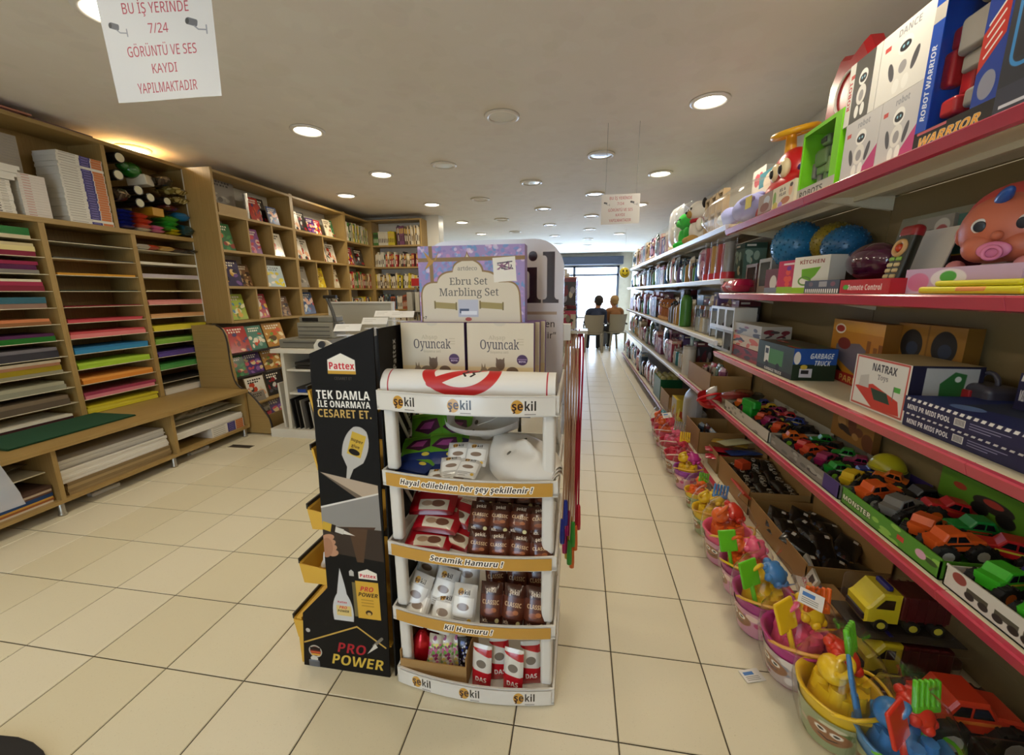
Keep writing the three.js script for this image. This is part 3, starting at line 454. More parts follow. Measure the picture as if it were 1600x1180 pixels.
{ // third tray
  const Rr = 'red and white clay packs in the third tray', Bn = 'brown clay packs in the third tray';
  for (const [x, y, d, rx, rz] of [[-0.49, 0.552, 1.21, -1.3, 0.03], [-0.47, 0.6, 1.25, -1.25, -0.05], [-0.50, 0.645, 1.29, -1.2, 0.08], [-0.40, 0.555, 1.24, -1.2, -0.3], [-0.42, 0.61, 1.3, -1.15, -0.25]]) P('clay_pack', 'red and white clay pack piled beside the brown packs', 0.165, 0.12, 0.045, packDas, [x, y, d], [rx, 0, rz], Rr);
  for (let r = 0; r < 2; r++) for (let k = 0; k < 4; k++) for (let j = 0; j < 2; j++) P('clay_pack', 'glossy dark brown clay pack in the upright rows beside the red packs', 0.075, 0.1, 0.034, packBrown, [-0.305 + k * 0.068 - j * 0.006, 0.572 + j * 0.07 + r * 0.03, 1.165 + j * 0.05 + r * 0.11], [-0.45 - j * 0.2, rr(-0.15, 0.15), rr(-0.12, 0.12)], Bn);
}
{ // fourth tray
  const Sg = 'white clay packs in the fourth tray', Bn = 'brown clay packs in the fourth tray';
  for (const [x, y, d, rx, rz] of [[-0.545, 0.335, 1.2, -0.5, -0.28], [-0.535, 0.30, 1.18, -0.9, -0.1], [-0.45, 0.35, 1.22, -0.55, -0.2], [-0.44, 0.295, 1.17, -0.8, -0.12], [-0.365, 0.335, 1.17, -0.4, -0.05], [-0.46, 0.37, 1.3, -0.35, -0.1], [-0.375, 0.385, 1.27, -0.35, 0], [-0.54, 0.375, 1.3, -0.3, -0.2]]) P('clay_pack', 'white and silver clay pack leaning beside the tall brown packs', 0.085, 0.13, 0.034, packSilver, [x, y, d], [rx, 0, rz], Sg);
  for (let r = 0; r < 2; r++) for (let k = 0; k < 3; k++) P('clay_pack', 'tall glossy brown clay pack standing in the fourth tray', 0.078, 0.14, 0.036, packBrown, [-0.27 + k * 0.076, 0.345 + r * 0.03, 1.175 + r * 0.09], [-0.35, 0, rr(-0.15, 0.15)], Bn);
}
{ // bottom tray: open carton and red cards
  const t = thing('open_carton', 'open brown carton of foil treats in the bottom tray', 'carton', [-0.48, 0.014, 1.23]);
  part(t, 'carton_base', B(0.245, 0.004, 0.17), cardboard); for (const [w, d, x, z, h] of [[0.245, 0.004, 0, 0.085, 0.085], [0.245, 0.004, 0, -0.085, 0.17], [0.004, 0.17, -0.1205, 0, 0.12], [0.004, 0.17, 0.1205, 0, 0.12]]) part(t, 'carton_wall', B(w, h, d), cardboard, [x, 0, z]);
  const foil = M('#b3121c', 0.16, { metalness: 0.5 }); const eg = lathe([[0, 0], [0.03, 0.012], [0.045, 0.045], [0.034, 0.095], [0.012, 0.12], [0, 0.122]], 20);
  for (const [x, y, d] of [[-0.545, 0.03, 1.21], [-0.55, 0.02, 1.285]]) solo('foil_egg', eg.clone().scale(1, 1.1, 0.8), foil, 'red foil wrapped egg in the open carton', 'foil egg', [x, y, d], 0, 'foil eggs in the carton');
  const beads = art(60, 110, (g, w, h) => { fill(g, '#cfc4ae'); for (let i = 0; i < 60; i++) blob(g, pick(['#d2709c', '#e6d36a', '#efe6d8', '#9c3b6c', '#7fae5a']), rr(4, 56), rr(10, 104), rr(3, 7)); }), beadsB = art(60, 110, (g) => { fill(g, '#14131c'); for (let i = 0; i < 40; i++) blob(g, pick(['#2d3f8c', '#d9d9e0', '#473a6c']), rr(4, 56), rr(10, 104), rr(2, 6)); });
  for (let k = 0; k < 3; k++) P('bead_pack', 'clear pack of pink and yellow beads in the open carton', 0.06, 0.12, 0.03, beads, [-0.49 + k * 0.042, 0.095, 1.2 + k * 0.008], [-0.2, 0, rr(-0.2, 0.2)], 'bead packs in the carton');
  P('bead_pack', 'dark blue bead pack at the end of the open carton', 0.05, 0.12, 0.03, beadsB, [-0.385, 0.09, 1.21], [-0.15, 0, 0.05]);
  for (let k = 0; k < 4; k++) P('clay_card', 'tall red and white clay pack standing in the bottom tray', 0.07, 0.16, 0.022, packDasTall, [-0.305 + k * 0.056, 0.1 + (k % 2) * 0.005, 1.16 + (k % 2) * 0.035], [-0.12, k % 2 ? 0.2 : -0.12, k % 2 ? 0.04 : -0.03], 'red clay packs in the bottom tray', 'gloss');
}
{ // skipping ropes hanging behind the rack
  const cols = [['#1c35b8', 'blue'], ['#c22579', 'magenta'], ['#e4c63a', 'yellow'], ['#2f9e35', 'green'], ['#e2722c', 'orange'], ['#c21f3a', 'red']];
  cols.forEach(([c, n], k) => {
    const x = -0.048 + k * 0.011, d = 1.62 + (k % 3) * 0.02, yb = [0.30, 0.24, 0.2, 0.2, 0.17, 0.26][k];
    const t = thing('skipping_rope', 'skipping rope with ' + n + ' handle hanging beside the white rack', 'skipping rope', [x, 1.24, d], 0);
    part(t, 'rope', [tube([[0, yb + 0.11 - 1.24, 0], [0.004, -0.5, 0.006], [0, -0.05, 0], [0.006, 0, 0.01], [0.012, -0.05, 0.01], [0.01, -0.5, 0.004], [0.012, yb + 0.2 - 1.24, 0]], 0.004, 40, 5)], M(k > 3 ? '#b3203c' : '#c9a58c', 0.6));
    part(t, 'handle', lathe([[0, 0], [0.011, 0.002], [0.012, 0.03], [0.009, 0.11], [0.006, 0.12], [0, 0.12]], 12), plastic(c), [0, yb - 1.24, 0]); part(t, 'handle', lathe([[0, 0], [0.011, 0.002], [0.012, 0.03], [0.009, 0.11], [0.006, 0.12], [0, 0.12]], 12), plastic(c), [0.012, yb + 0.09 - 1.24, 0]);
  });
  const t = thing('hook_rail', 'steel hook rail carrying the skipping ropes', 'hook', [-0.02, 1.225, 1.65]); part(t, 'bar', B(0.1, 0.012, 0.09), chrome, [0.005, 0, 0]); part(t, 'mount_plate', B(0.06, 0.06, 0.06), whitePaint, [-0.04, -0.02, 0.07]);
}

// ---------------------------------------------------------------- left wall: paper rack on a bench
function put(parent, name, x0, x1, y0, y1, d0, d1, m, along) { const q = parent.position; return part(parent, name, B(x1 - x0, y1 - y0, d1 - d0, 0, 0, 0, along), m, [(x0 + x1) / 2 - q.x, y0 - q.y, -(d0 + d1) / 2 - q.z]); }
const RFX = -3.75, BX = -4.06, cols = [1.84, 2.45, 3.06, 3.665], rackTop = 1.89, rackBot = 0.472, pitch = (rackTop - rackBot) / 12;
{
  const t = thing('paper_rack', 'tall oak paper rack with thin slots and open top boxes', 'paper rack', [-3.9, rackBot, 2.75]);
  cols.forEach((d, i) => put(t, i === 0 || i === 3 ? 'side_panel' : 'divider', BX, RFX, rackBot, i === 0 || i === 3 ? 2.55 : rackTop, d - 0.018, d + 0.018, oak, 'y'));
  put(t, 'fixed_shelf', BX, RFX + 0.004, rackTop, rackTop + 0.036, 1.86, 3.645, oak, 'z'); put(t, 'top_panel', BX, RFX + 0.006, 2.55, 2.578, 1.82, 3.683, oak, 'z'); put(t, 'back_panel', BX - 0.008, BX, rackBot, 2.55, 1.82, 3.68, oak, 'y');
  put(t, 'top_divider', BX, RFX, rackTop + 0.036, 2.55, 2.935, 2.965, oak, 'y');
  for (let c = 0; c < 3; c++) for (let k = 1; k < 12; k++) put(t, 'thin_shelf', BX, RFX - 0.006, rackTop - pitch * k - 0.004, rackTop - pitch * k, cols[c] + 0.018, cols[c + 1] - 0.018, creamSteel, 'z');
}
{
  const t = thing('display_bench', 'low oak bench with board compartments under the paper rack', 'bench', [-3.6, 0, 2.3]);
  put(t, 'worktop', BX, -3.2, 0.44, 0.47, 1.12, 3.43, oak, 'z'); put(t, 'bottom_panel', BX, -3.225, 0.082, 0.106, 1.14, 3.42, oak, 'z'); put(t, 'back_panel', BX - 0.008, BX, 0.082, 0.44, 1.14, 3.42, oak, 'z');
  for (const d of [1.15, 1.9, 2.67, 3.41]) put(t, 'divider', BX, -3.225, 0.106, 0.44, d - 0.013, d + 0.013, oak, 'y');
  put(t, 'inner_shelf', BX, -3.26, 0.318, 0.326, 2.685, 3.395, creamSteel); put(t, 'inner_shelf', BX, -3.3, 0.29, 0.298, 1.17, 1.885, creamSteel);
  for (const d of [1.2, 1.89, 2.64, 3.37]) for (const x of [-3.25, -4.0]) part(t, 'leg', lathe([[0, 0], [0.022, 0], [0.022, 0.012], [0.017, 0.016], [0.017, 0.082], [0, 0.082]], 16), metal('#b9b6ae', 0.3), [x + 3.6, 0, 2.3 - d]);
}
function paperStack(label, d0, d1, y, sheets, x0 = BX + 0.02, x1 = RFX - 0.01, group = 'paper stacks in the rack', cat = 'paper stack', name = 'paper_stack') {
  const t = thing(name, label, cat, [(x0 + x1) / 2, y, (d0 + d1) / 2], 0, group); let yy = 0;
  for (const [c, h, rough = 0.7] of sheets) {
    const m = typeof c === 'string' ? M(c, rough) : c, w = x1 - x0 - rr(0, 0.012), l = d1 - d0 - rr(0, 0.02);
    part(t, 'sheet_layer', B(w, h, l), m, [rr(-0.003, 0.003), yy, rr(-0.004, 0.004)], [0, rr(-0.008, 0.008), 0]); yy += h + 0.0004;
  }
  return t;
}
const glit = (c) => M(c, 0.18, { metalness: 0.35, clearcoat: 0.8 });
const slotY = (k) => rackTop - pitch * k + 0.0005;
const slotStacks = [
  [[['#c9bd9a', 0.012], [glit('#12702e'), 0.03]], [['#7d1030', 0.02], ['#d8c98c', 0.02], ['#c8b98c', 0.012]], [[glit('#8d8a84'), 0.016], [glit('#5d1050'), 0.02], ['#8d1040', 0.014]], [['#7a0f2c', 0.022], ['#9a2044', 0.016], ['#d6cfb4', 0.01]], [['#8d7060', 0.02], [glit('#2c6a80'), 0.026]], [['#8a5a30', 0.014], ['#c87a4c', 0.012]], [[glit('#1f7a2c'), 0.022], ['#4a1048', 0.012]], [[glit('#3f3f4c'), 0.03], ['#6d6a72', 0.014]], [['#8d8870', 0.014], [glit('#b09a22'), 0.022], ['#a07050', 0.012], ['#b9ac94', 0.012]], [['#8f8f7a', 0.02], ['#a5a288', 0.014]], [['#5d5040', 0.026], ['#7a6a55', 0.016]], [['#3a0f14', 0.014], ['#d9d2c0', 0.01]]],
  [[['#1a1714', 0.004]], [['#3c3a36', 0.008]], [['#c98f22', 0.012]], [['#14281c', 0.006]], [['#7d1620', 0.006]], [['#c24a52', 0.012], ['#b83844', 0.006]], [['#d87a7c', 0.024], ['#c24a50', 0.012]], [['#2c82b0', 0.022], ['#2474a6', 0.012]], [['#9ec22e', 0.022], ['#a8cc3c', 0.012]], [['#d8862c', 0.022], ['#e29a44', 0.012]], [['#d27a86', 0.02], [glit('#b84a68'), 0.02]], [['#cfc22a', 0.016], ['#d8cc3c', 0.016], ['#ccbe24', 0.012]]],  // leading black sheet lies in an empty slot, standing in for its dark inside
  [null, [['#d9d4c6', 0.014]], [['#b8aeb4', 0.026]], [['#c9b98c', 0.006]], [['#d88c86', 0.022], ['#c87a74', 0.01]], [['#d2a06c', 0.016], ['#c99460', 0.01]], [['#d2c432', 0.026], ['#cabc2a', 0.01]], [['#7aa83c', 0.02], ['#86b24a', 0.012]], [['#54408c', 0.022], ['#4a3880', 0.012]], [['#4f9a4a', 0.024], ['#3c8a40', 0.012]], [['#191714', 0.012]], [['#dcd7ca', 0.028], ['#d3cdbf', 0.012]]],
];
const colourNames = { 0: ['green glitter', 'cream and crimson', 'silver and plum', 'crimson', 'teal and brown', 'orange brown', 'bright green and plum', 'grey foil', 'yellow and beige', 'grey green', 'brown grey', 'dark red and white'], 1: ['black', 'dark grey', 'amber yellow', 'very dark green', 'thin dark red', 'rose red', 'salmon pink', 'blue', 'lime green', 'orange', 'pink glitter', 'yellow'], 2: ['', 'white', 'lilac grey', 'tan', 'pale pink', 'peach', 'lemon yellow', 'light green', 'purple', 'mid green', 'black', 'thick white'] };
const colWhere = ['in the column beside the hanging plastic bag', 'in the middle column of the oak rack', 'in the column beside the book cubbies'];
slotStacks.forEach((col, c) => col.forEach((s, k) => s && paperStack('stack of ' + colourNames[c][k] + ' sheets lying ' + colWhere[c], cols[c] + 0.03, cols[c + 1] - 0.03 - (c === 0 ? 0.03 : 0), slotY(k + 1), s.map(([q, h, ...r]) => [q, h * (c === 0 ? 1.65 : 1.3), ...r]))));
paperStack('dark green felt sheets lying on the oak bench top', 1.78, 2.52, 0.471, [['#0f3d22', 0.006, 0.95], ['#10452a', 0.006, 0.95]], -3.74, -3.36, 'felt sheets on the bench');
{ // bags in the first slot of the third column
  const y = slotY(1) + 0.026;
  [['#c2452c', 3.2, 'orange red'], ['#d0a85c', 3.34, 'straw coloured'], ['#3a2018', 3.45, 'dark brown'], ['#1f1512', 3.56, 'black'], ['#cfcabd', 3.13, 'white']].forEach(([c, d, n]) => pack('craft_bag', n + ' craft bag squeezed in the top slot beside the book cubbies', 'craft bag', 0.14, 0.26, 0.045, c, [-3.84, y, d], [PI / 2, 0, -PI / 2 + rr(-0.2, 0.2)], 'craft bags in the top slot'));
}
// boards in the bench
const foamW = '#dcd8ce';
paperStack('white foam boards stacked thick in the middle bench compartment', 1.93, 2.645, 0.2, Array.from({ length: 7 }, () => [foamW, 0.012]), BX + 0.03, -3.27, 'boards in the bench', 'board stack', 'board_stack').position.y = 0.188;
paperStack('brown boards lying under the white boards in the middle bench compartment', 1.94, 2.64, 0.107, [['#9a8258', 0.02], ['#86704a', 0.02], ['#a28a5e', 0.02], ['#7d6743', 0.02]], BX + 0.03, -3.25, 'boards in the bench', 'board stack', 'board_stack');
paperStack('thin white boards on top of the thick foam boards', 1.93, 2.645, 0.276, Array.from({ length: 5 }, () => [foamW, 0.011]), BX + 0.03, -3.29, 'boards in the bench', 'board stack', 'board_stack');
paperStack('white boards lying in the end bench compartment beside the book display', 2.7, 3.385, 0.2, Array.from({ length: 4 }, () => [foamW, 0.013]), BX + 0.03, -3.26, 'boards in the bench', 'board stack', 'board_stack');
{
  const padSpine = art(200, 14, (g, w, h) => { fill(g, '#d9d5ca'); fill(g, '#8f8a80', 10, 5, 70, 3); fill(g, '#3a3378', w * 0.48, 0, w * 0.24, h); fill(g, '#c2713a', w * 0.74, 1, w * 0.24, h - 2); fill(g, '#8f86b8', w * 0.52, 5, w * 0.16, 3); });
  const padPlain = art(200, 14, (g, w, h) => { fill(g, '#d9d5ca'); fill(g, '#a9a49a', 12, 5, 90, 3); });
  const pad = (y, d, len, turn, rev, label, group, x = -3.86) => { const [g, m] = inkBox(len, 0.0175, 0.21, { pz: rev ? padPlain : padSpine, all: '#cfcabf' }); const o = solo('paper_pad', g, m, label, 'paper pad', [x, y, d], turn, group); return o; };
  for (let k = 0; k < 27; k++) pad(1.928 + k * 0.0182, 2.78 + rr(-0.004, 0.004), 0.295, PI / 2 + rr(-0.012, 0.012), k === 1 || k === 22, 'white pad with purple and orange spine in the tall stack', 'pads in the tall purple and orange stack');
  for (let k = 0; k < 5; k++) pad(0.107 + k * 0.0178, 3.2, 0.36, PI / 2, false, 'white pad with purple and orange end in the bench', 'pads in the bench', -3.36);
  const nb = art(140, 14, (g, w, h) => { fill(g, '#dcd7cb'); fill(g, '#4c4640', 30, 4, 60, 6); fill(g, '#b9b3a6', 100, 4, 24, 6); }), nb2 = art(140, 14, (g, w) => { fill(g, '#d3cbc2'); fill(g, '#b8847c', 20, 5, 40, 4); });
  const nbk = (w, h, l, a, at, turn, label, gr) => { const [g, m] = inkBox(l, h, w, { pz: a, all: '#cdc7ba' }); return solo('notebook', g, m, label, 'notebook', at, turn, gr); };
  for (let k = 0; k < 13; k++) nbk(0.2, 0.0155, 0.2, nb, [-3.86 + rr(-0.004, 0.004), 1.928 + k * 0.0162, 2.24], PI / 2 + rr(-0.01, 0.01), 'white notebook with dark printed spine in the low stack', 'notebooks with dark printed spines');
  for (let k = 0; k < 4; k++) nbk(0.2, 0.024, 0.23, padPlain, [-3.85, 2.141 + k * 0.0246, 2.25 + k * 0.012], PI / 2 + (k % 2 ? 0.06 : -0.05), 'thick white notebook laid askew on the low stack', 'thick notebooks laid askew');
  for (let k = 0; k < 16; k++) nbk(0.14, 0.0165, 0.15, nb2, [-3.83, 1.928 + k * 0.0172, 2.46], PI / 2 + rr(-0.01, 0.01), 'pale notebook with pink printed spine between the white stacks', 'notebooks with pink printed spines');
  for (let k = 0; k < 30; k++) nbk(0.13, 0.0175, 0.2, '#a29a8e', [-3.97, 1.928 + k * 0.0182, 2.42], PI / 2 + rr(-0.01, 0.01), 'grey paged notebook in the stack against the rack back', 'grey notebooks against the rack back');
}
{ // rolls and packs in the right top box
  const core = M('#cfcbb0', 0.7), wrapB = M('#1d1a17', 0.25), rl = (x, y, d, r, c, len, label) => { const t = thing('wrap_roll', label, 'paper roll', [x, y, d], 0, 'rolls in the top box'); part(t, 'rolled_wrap', turned(C(r, r, len, 24), 0, 0, PI / 2, len / 2, 0, 0), c); part(t, 'core_disc', turned(C(r * 0.82, r * 0.82, 0.004, 24), 0, 0, PI / 2, len / 2 + 0.003, 0, 0), core); return t; };
  for (const [y, d, r, tilt] of [[2.49, 3.07, 0.042, 0], [2.35, 3.035, 0.04, 0], [2.265, 3.175, 0.038, 0], [2.225, 3.27, 0.036, 0], [2.225, 3.42, 0.036, 0], [2.16, 3.17, 0.037, 0]]) rl(-3.89, y, d, r, wrapB, 0.28, 'dark wrap roll with pale round core end in the top box');
  const bagGreen = M('#1f7a24', 0.12, { clearcoat: 1, transmission: 0.25, thickness: 0 });
  solo('gift_bag', [S(0.075, 18, 12, 0, 0, 0, 1.2, 0.9, 1), S(0.05, 14, 10, 0.02, 0.02, 0.07, 1, 0.8, 0.9)], bagGreen, 'shiny green cellophane bag between the dark rolls', 'cellophane bag', [-3.87, 2.44, 3.23]);
  solo('tissue_block', RB(0.16, 0.085, 0.1, 0.01), M('#cfc8b4', 0.85), 'pale wrapped block resting under the green cellophane bag', 'paper block', [-3.84, 2.325, 3.285], 0.3).rotation.z = 0.12;
  const P4 = (l, c, w, h, dd, y, d, rz = 0, gl = 'gloss') => pack('ribbon_pack', l, 'ribbon pack', w, h, dd, c, [-3.83, y, d], [PI / 2, 0, PI / 2 + rz], 'wrapped packs in the top box', gl);
  const goldN = art(60, 60, (g) => { fill(g, '#8d7a3c'); for (let i = 0; i < 50; i++) blob(g, pick(['#b8a560', '#5d4a20', '#d2c48a', '#6d5a2c']), rr(0, 60), rr(0, 60), rr(2, 8)); }), darkN = art(60, 60, (g) => { fill(g, '#241c17'); for (let i = 0; i < 30; i++) blob(g, pick(['#3d3028', '#5d5044', '#14100d']), rr(0, 60), rr(0, 60), rr(3, 9)); });
  P4('black crinkled pack above the pale roll ends', darkN, 0.16, 0.26, 0.1, 2.40, 3.43, 0.3); P4('gold crinkled ribbon pack at the side of the top box', goldN, 0.14, 0.24, 0.07, 2.34, 3.55, -0.25); P4('brown gold ribbon pack under the crinkled gold pack', goldN, 0.13, 0.24, 0.06, 2.26, 3.57, 0.15); P4('dark tissue pack left of the pale roll ends', darkN, 0.12, 0.24, 0.1, 2.2, 3.03).userData.label = 'dark tissue pack wedged above the blue ribbon packs';
  for (let k = 0; k < 5; k++) P4('shiny dark blue ribbon pack in the small stack', '#1c2478', 0.12, 0.22, 0.034, 1.95 + k * 0.03, 3.035, rr(-0.05, 0.05)); for (let k = 0; k < 3; k++) P4('orange red tissue pack stacked beside the blue packs', '#c2452a', 0.11, 0.24, 0.045, 1.975 + k * 0.04, 3.165, rr(-0.2, 0.2)); for (let k = 0; k < 2; k++) P4('pink tissue pack lying under the amber box', '#d87aa4', 0.11, 0.22, 0.034, 1.948 + k * 0.03, 3.285, rr(-0.1, 0.1)); P4('white tissue pack lying under the orange packs', '#d8d2c2', 0.11, 0.22, 0.03, 1.945, 3.17);
  for (let k = 0; k < 3; k++) P4('bright green raffia pack next to the blue bag', k === 2 ? '#4fa032' : '#2f8a2c', 0.13, 0.22, 0.05, 1.99 + k * 0.042, 3.42 + k * 0.01, rr(-0.3, 0.3)); for (let k = 0; k < 2; k++) P4('yellow tissue pack at the bottom of the green packs', '#d2c022', 0.1, 0.2, 0.03, 1.948 + k * 0.03, 3.45, rr(-0.1, 0.1)); P4('blue crinkled ribbon bag against the rack side', '#1f6a9e', 0.14, 0.24, 0.08, 2.11, 3.56, 0.3); P4('dark teal ribbon bag at the bottom of the rack side', '#163c40', 0.13, 0.24, 0.1, 1.99, 3.57, 0.1); P4('wine red ribbon pack lying over the green raffia', '#5d1820', 0.14, 0.24, 0.05, 2.17, 3.45, 0.25);
  solo('amber_box', RB(0.22, 0.07, 0.1, 0.004), M('#b8861f', 0.4), 'small amber box under the pale roll ends', 'box', [-3.85, 2.075, 3.31]);
}
{ // hanging clear bag at the end of the bench, and flat packs on top of the rack
  solo('plastic_bag', pillowGeo(0.34, 0.42, 0.05, 12), cloudy, 'cloudy plastic bag hanging over the oak bench edge', 'plastic bag', [-3.16, 0.42, 1.47], 0.7).rotation.z = 0.25;
  for (const [y, c, n, d, tw] of [[2.579, '#7d4a4c', 'dusty red', 2.3, 0.1], [2.592, '#a8705c', 'brown pink', 2.36, -0.06], [2.579, '#6d5450', 'grey brown', 2.72, 0.03]]) solo('flat_portfolio', RB(0.26, 0.012, 0.36, 0.004), M(c, 0.5), n + ' flat portfolio lying on top of the paper rack', 'portfolio', [-3.88, y, d], tw);
  pack('bench_bag', 'crumpled clear bag of silver tubes on the inner bench shelf', 'plastic bag', 0.3, 0.6, 0.07, art(60, 120, (g) => { fill(g, '#a9a594'); for (let i = 0; i < 40; i++) line(g, pick(['#d2cfc0', '#7d7a6c', '#c9c6b6']), rr(1, 4), [[rr(0, 60), rr(0, 120)], [rr(0, 60), rr(0, 120)]]); }), [-3.46, 0.362, 3.03], [PI / 2, 0, 0]);
  pack('bench_bag', 'dark grey pouch in the compartment beside the hanging bag', 'plastic bag', 0.3, 0.6, 0.06, '#6d6658', [-3.5, 0.36, 1.55], [PI / 2, 0, 0]);
  paperStack('rolled brown and blue boards lying in the compartment beside the hanging bag', 1.18, 1.88, 0.107, [['#d9c9b0', 0.012], ['#9a5a2c', 0.012], ['#c9973c', 0.01], ['#163c6c', 0.024], ['#6d4a3c', 0.014], ['#b8a48c', 0.012], ['#4c3428', 0.02]], BX + 0.03, -3.26, 'boards in the bench', 'board stack', 'board_stack');
}

// ---------------------------------------------------------------- oak book cubbies
const rowY = [1.12, 1.467, 1.818, 2.165, 2.545], KX = -3.45, KB = -3.75;
function cubby(name, label, d0, d1, dividers, at) {
  const t = thing(name, label, 'bookcase', [(KX + KB) / 2, 1.12, (d0 + d1) / 2], 0, 'oak book cubbies on the wall');
  put(t, 'back_board', KB - 0.012, KB, 1.12, 2.56, d0, d1, whitePaint); put(t, 'side_panel', KB, KX, 1.1, 2.56, d0, d0 + 0.026, oak, 'y'); put(t, 'side_panel', KB, KX, 1.1, 2.56, d1 - 0.026, d1, oak, 'y');
  rowY.forEach((y, i) => put(t, i === 4 ? 'top_panel' : i ? 'shelf' : 'bottom_panel', KB, KX + 0.002, y - 0.024, y, d0 + 0.026, d1 - 0.026, oak, 'z'));
  for (const [row, d] of dividers) put(t, 'divider', KB, KX - 0.004, rowY[row], rowY[row + 1] - 0.024, d - 0.009, d + 0.009, oak, 'y');
  return t;
}
cubby('book_cubby_unit', 'oak cubby bookcase mounted next to the paper rack', 3.62, 4.72, [[2, 4.0], [2, 4.35], [1, 4.185], [0, 4.0], [0, 4.345]]);
cubby('book_cubby_unit', 'oak cubby bookcase joined between two others along the wall', 4.72, 5.86, [[2, 5.29], [1, 5.1], [1, 5.46], [0, 5.29]]);
cubby('book_cubby_unit', 'oak cubby bookcase meeting the corner bookshelf', 5.86, 6.62, []);
function coverArt(bg, blobs, n = 16, bars = ['#efe6d2']) { return art(84, 112, (g, w, h) => { fill(g, bg); for (let i = 0; i < n; i++) blob(g, pick(blobs), rr(6, w - 6), rr(34, h - 4), rr(4, 15), rr(4, 13), rr(0, 3)); for (let k = 0; k < 2; k++) { g.fillStyle = pick(bars); const x = rr(8, 16), y = 10 + k * 11; for (let i = 0; i < 6 - k; i++) g.fillRect(x + i * 10, y, rr(5, 8), 7); } }); }
const CV = {
  green: coverArt('#2c6a3c', ['#c26a3c', '#e2c28c', '#8a3a2c', '#3f8a4c']), pinkp: coverArt('#8d5a94', ['#d2849c', '#e6c2b0', '#5d3c80', '#c24a5c']), white: coverArt('#e2dccc', ['#1d1a18', '#c2452c', '#e0b08c', '#3c3a38', '#d9cfb8'], 18, ['#2c2824']), space: coverArt('#2a1c48', ['#c99a3c', '#6d4a8c', '#e0c080', '#1a1030'], 14), star: coverArt('#b9ccd2', ['#e2d24c', '#f0ece0', '#8fb4c4', '#d9c83c'], 12, ['#4c5a64']), yellow: coverArt('#d9ba1c', ['#b8901a', '#e8d860', '#8d6a14'], 14, ['#6d4a10']), cream: coverArt('#d6c8aa', ['#a84c3c', '#6d5a44', '#e6dcc4'], 10, ['#5d4a38']), lime: coverArt('#a4b83c', ['#e2e0b4', '#6d8a2c', '#d9a83c', '#5a88a4'], 18), redblue: coverArt('#a82430', ['#2c4a94', '#e0b43c', '#c9464c', '#e6dcd0'], 16), brown: coverArt('#6d4c30', ['#c9ac7c', '#3a2618', '#a8865a'], 16), blue: coverArt('#1c3c74', ['#e0dcd4', '#c2342c', '#4a78b4', '#e6b49c'], 16), red: coverArt('#a82218', ['#c94a24', '#e0b48c', '#6d1410', '#3c2a60'], 12), teal: coverArt('#4c7a68', ['#c24a30', '#8fae9c', '#e2d8c0'], 12), orange: coverArt('#b8843c', ['#7a9a3c', '#c95a2c', '#e6d29c', '#5d4a2c'], 16), purple: coverArt('#4c2c6c', ['#c94a5c', '#e0c08c', '#8a5aa0'], 14), dark: coverArt('#1f1a1c', ['#8d1c24', '#4c4c54', '#d9d4ca'], 10), grey: coverArt('#8d867c', ['#5d564c', '#b0a898'], 8, ['#4c463e']), pinkg: coverArt('#c27a68', ['#e0a890', '#3f6a3c', '#8a2c24'], 14),
};
function faceBook(label, cv, row, d, { w = 0.2, h = 0.27, t = 0.015, x = 0, lean = -0.22, turn = 0.06, sp = '#8d8272' } = {}) { return book('picture_book', label, w, h, t, CV[cv], sp, [KX - 0.085 + x, rowY[row] + 0.003, d], [lean, PI / 2 - turn, 0], 'picture books in the cubbies'); }
const at1 = ' in the cubby next to the paper rack', at2 = ' in the middle cubby unit';
faceBook('green picture book with orange figures leaning' + at1, 'green', 2, 3.78); faceBook('pink and purple picture book leaning' + at1, 'pinkp', 2, 4.15); faceBook('white picture book with dark figures' + at1, 'white', 2, 4.5, { w: 0.22 });
faceBook('deep purple space picture book leaning' + at1, 'space', 1, 3.8, { w: 0.23 }); faceBook('small brown cream book behind the purple space book', 'brown', 1, 4.03, { w: 0.15, h: 0.24, x: -0.05 }); faceBook('pale blue book with yellow star' + at1, 'star', 1, 4.42, { w: 0.28, h: 0.25 });
faceBook('lime green picture book leaning' + at1, 'lime', 0, 3.8, { w: 0.24 }); faceBook('red and blue picture book leaning' + at1, 'redblue', 0, 4.15, { w: 0.18 }); faceBook('brown patterned book leaning' + at1, 'brown', 0, 4.5, { w: 0.19, h: 0.24 });
faceBook('white picture book with black figures next to the divider' + at2, 'white', 2, 4.86, { w: 0.2 }); faceBook('white picture book standing behind its look-alike' + at2, 'white', 2, 5.05, { w: 0.2, x: -0.04 }); faceBook('narrow white picture book leaning past the divider' + at2, 'white', 2, 5.4, { w: 0.13 }); faceBook('white and black picture book beside the cubby end' + at2, 'white', 2, 5.63, { w: 0.2, x: -0.02 });
faceBook('cream and brown book leaning' + at2, 'grey', 1, 4.92, { w: 0.18 }); faceBook('bright yellow picture book leaning' + at2, 'yellow', 1, 5.28, { w: 0.19 }); faceBook('cream picture book with red figures leaning' + at2, 'cream', 1, 5.63, { w: 0.18 });
faceBook('dark blue book with red and white globe leaning' + at2, 'blue', 0, 4.98, { w: 0.22, h: 0.29 }); faceBook('grey green book leaning beside the dark blue book', 'teal', 0, 5.4, { w: 0.14 }); faceBook('black book with white marks beside the cubby end', 'dark', 0, 5.64, { w: 0.2, h: 0.22 });
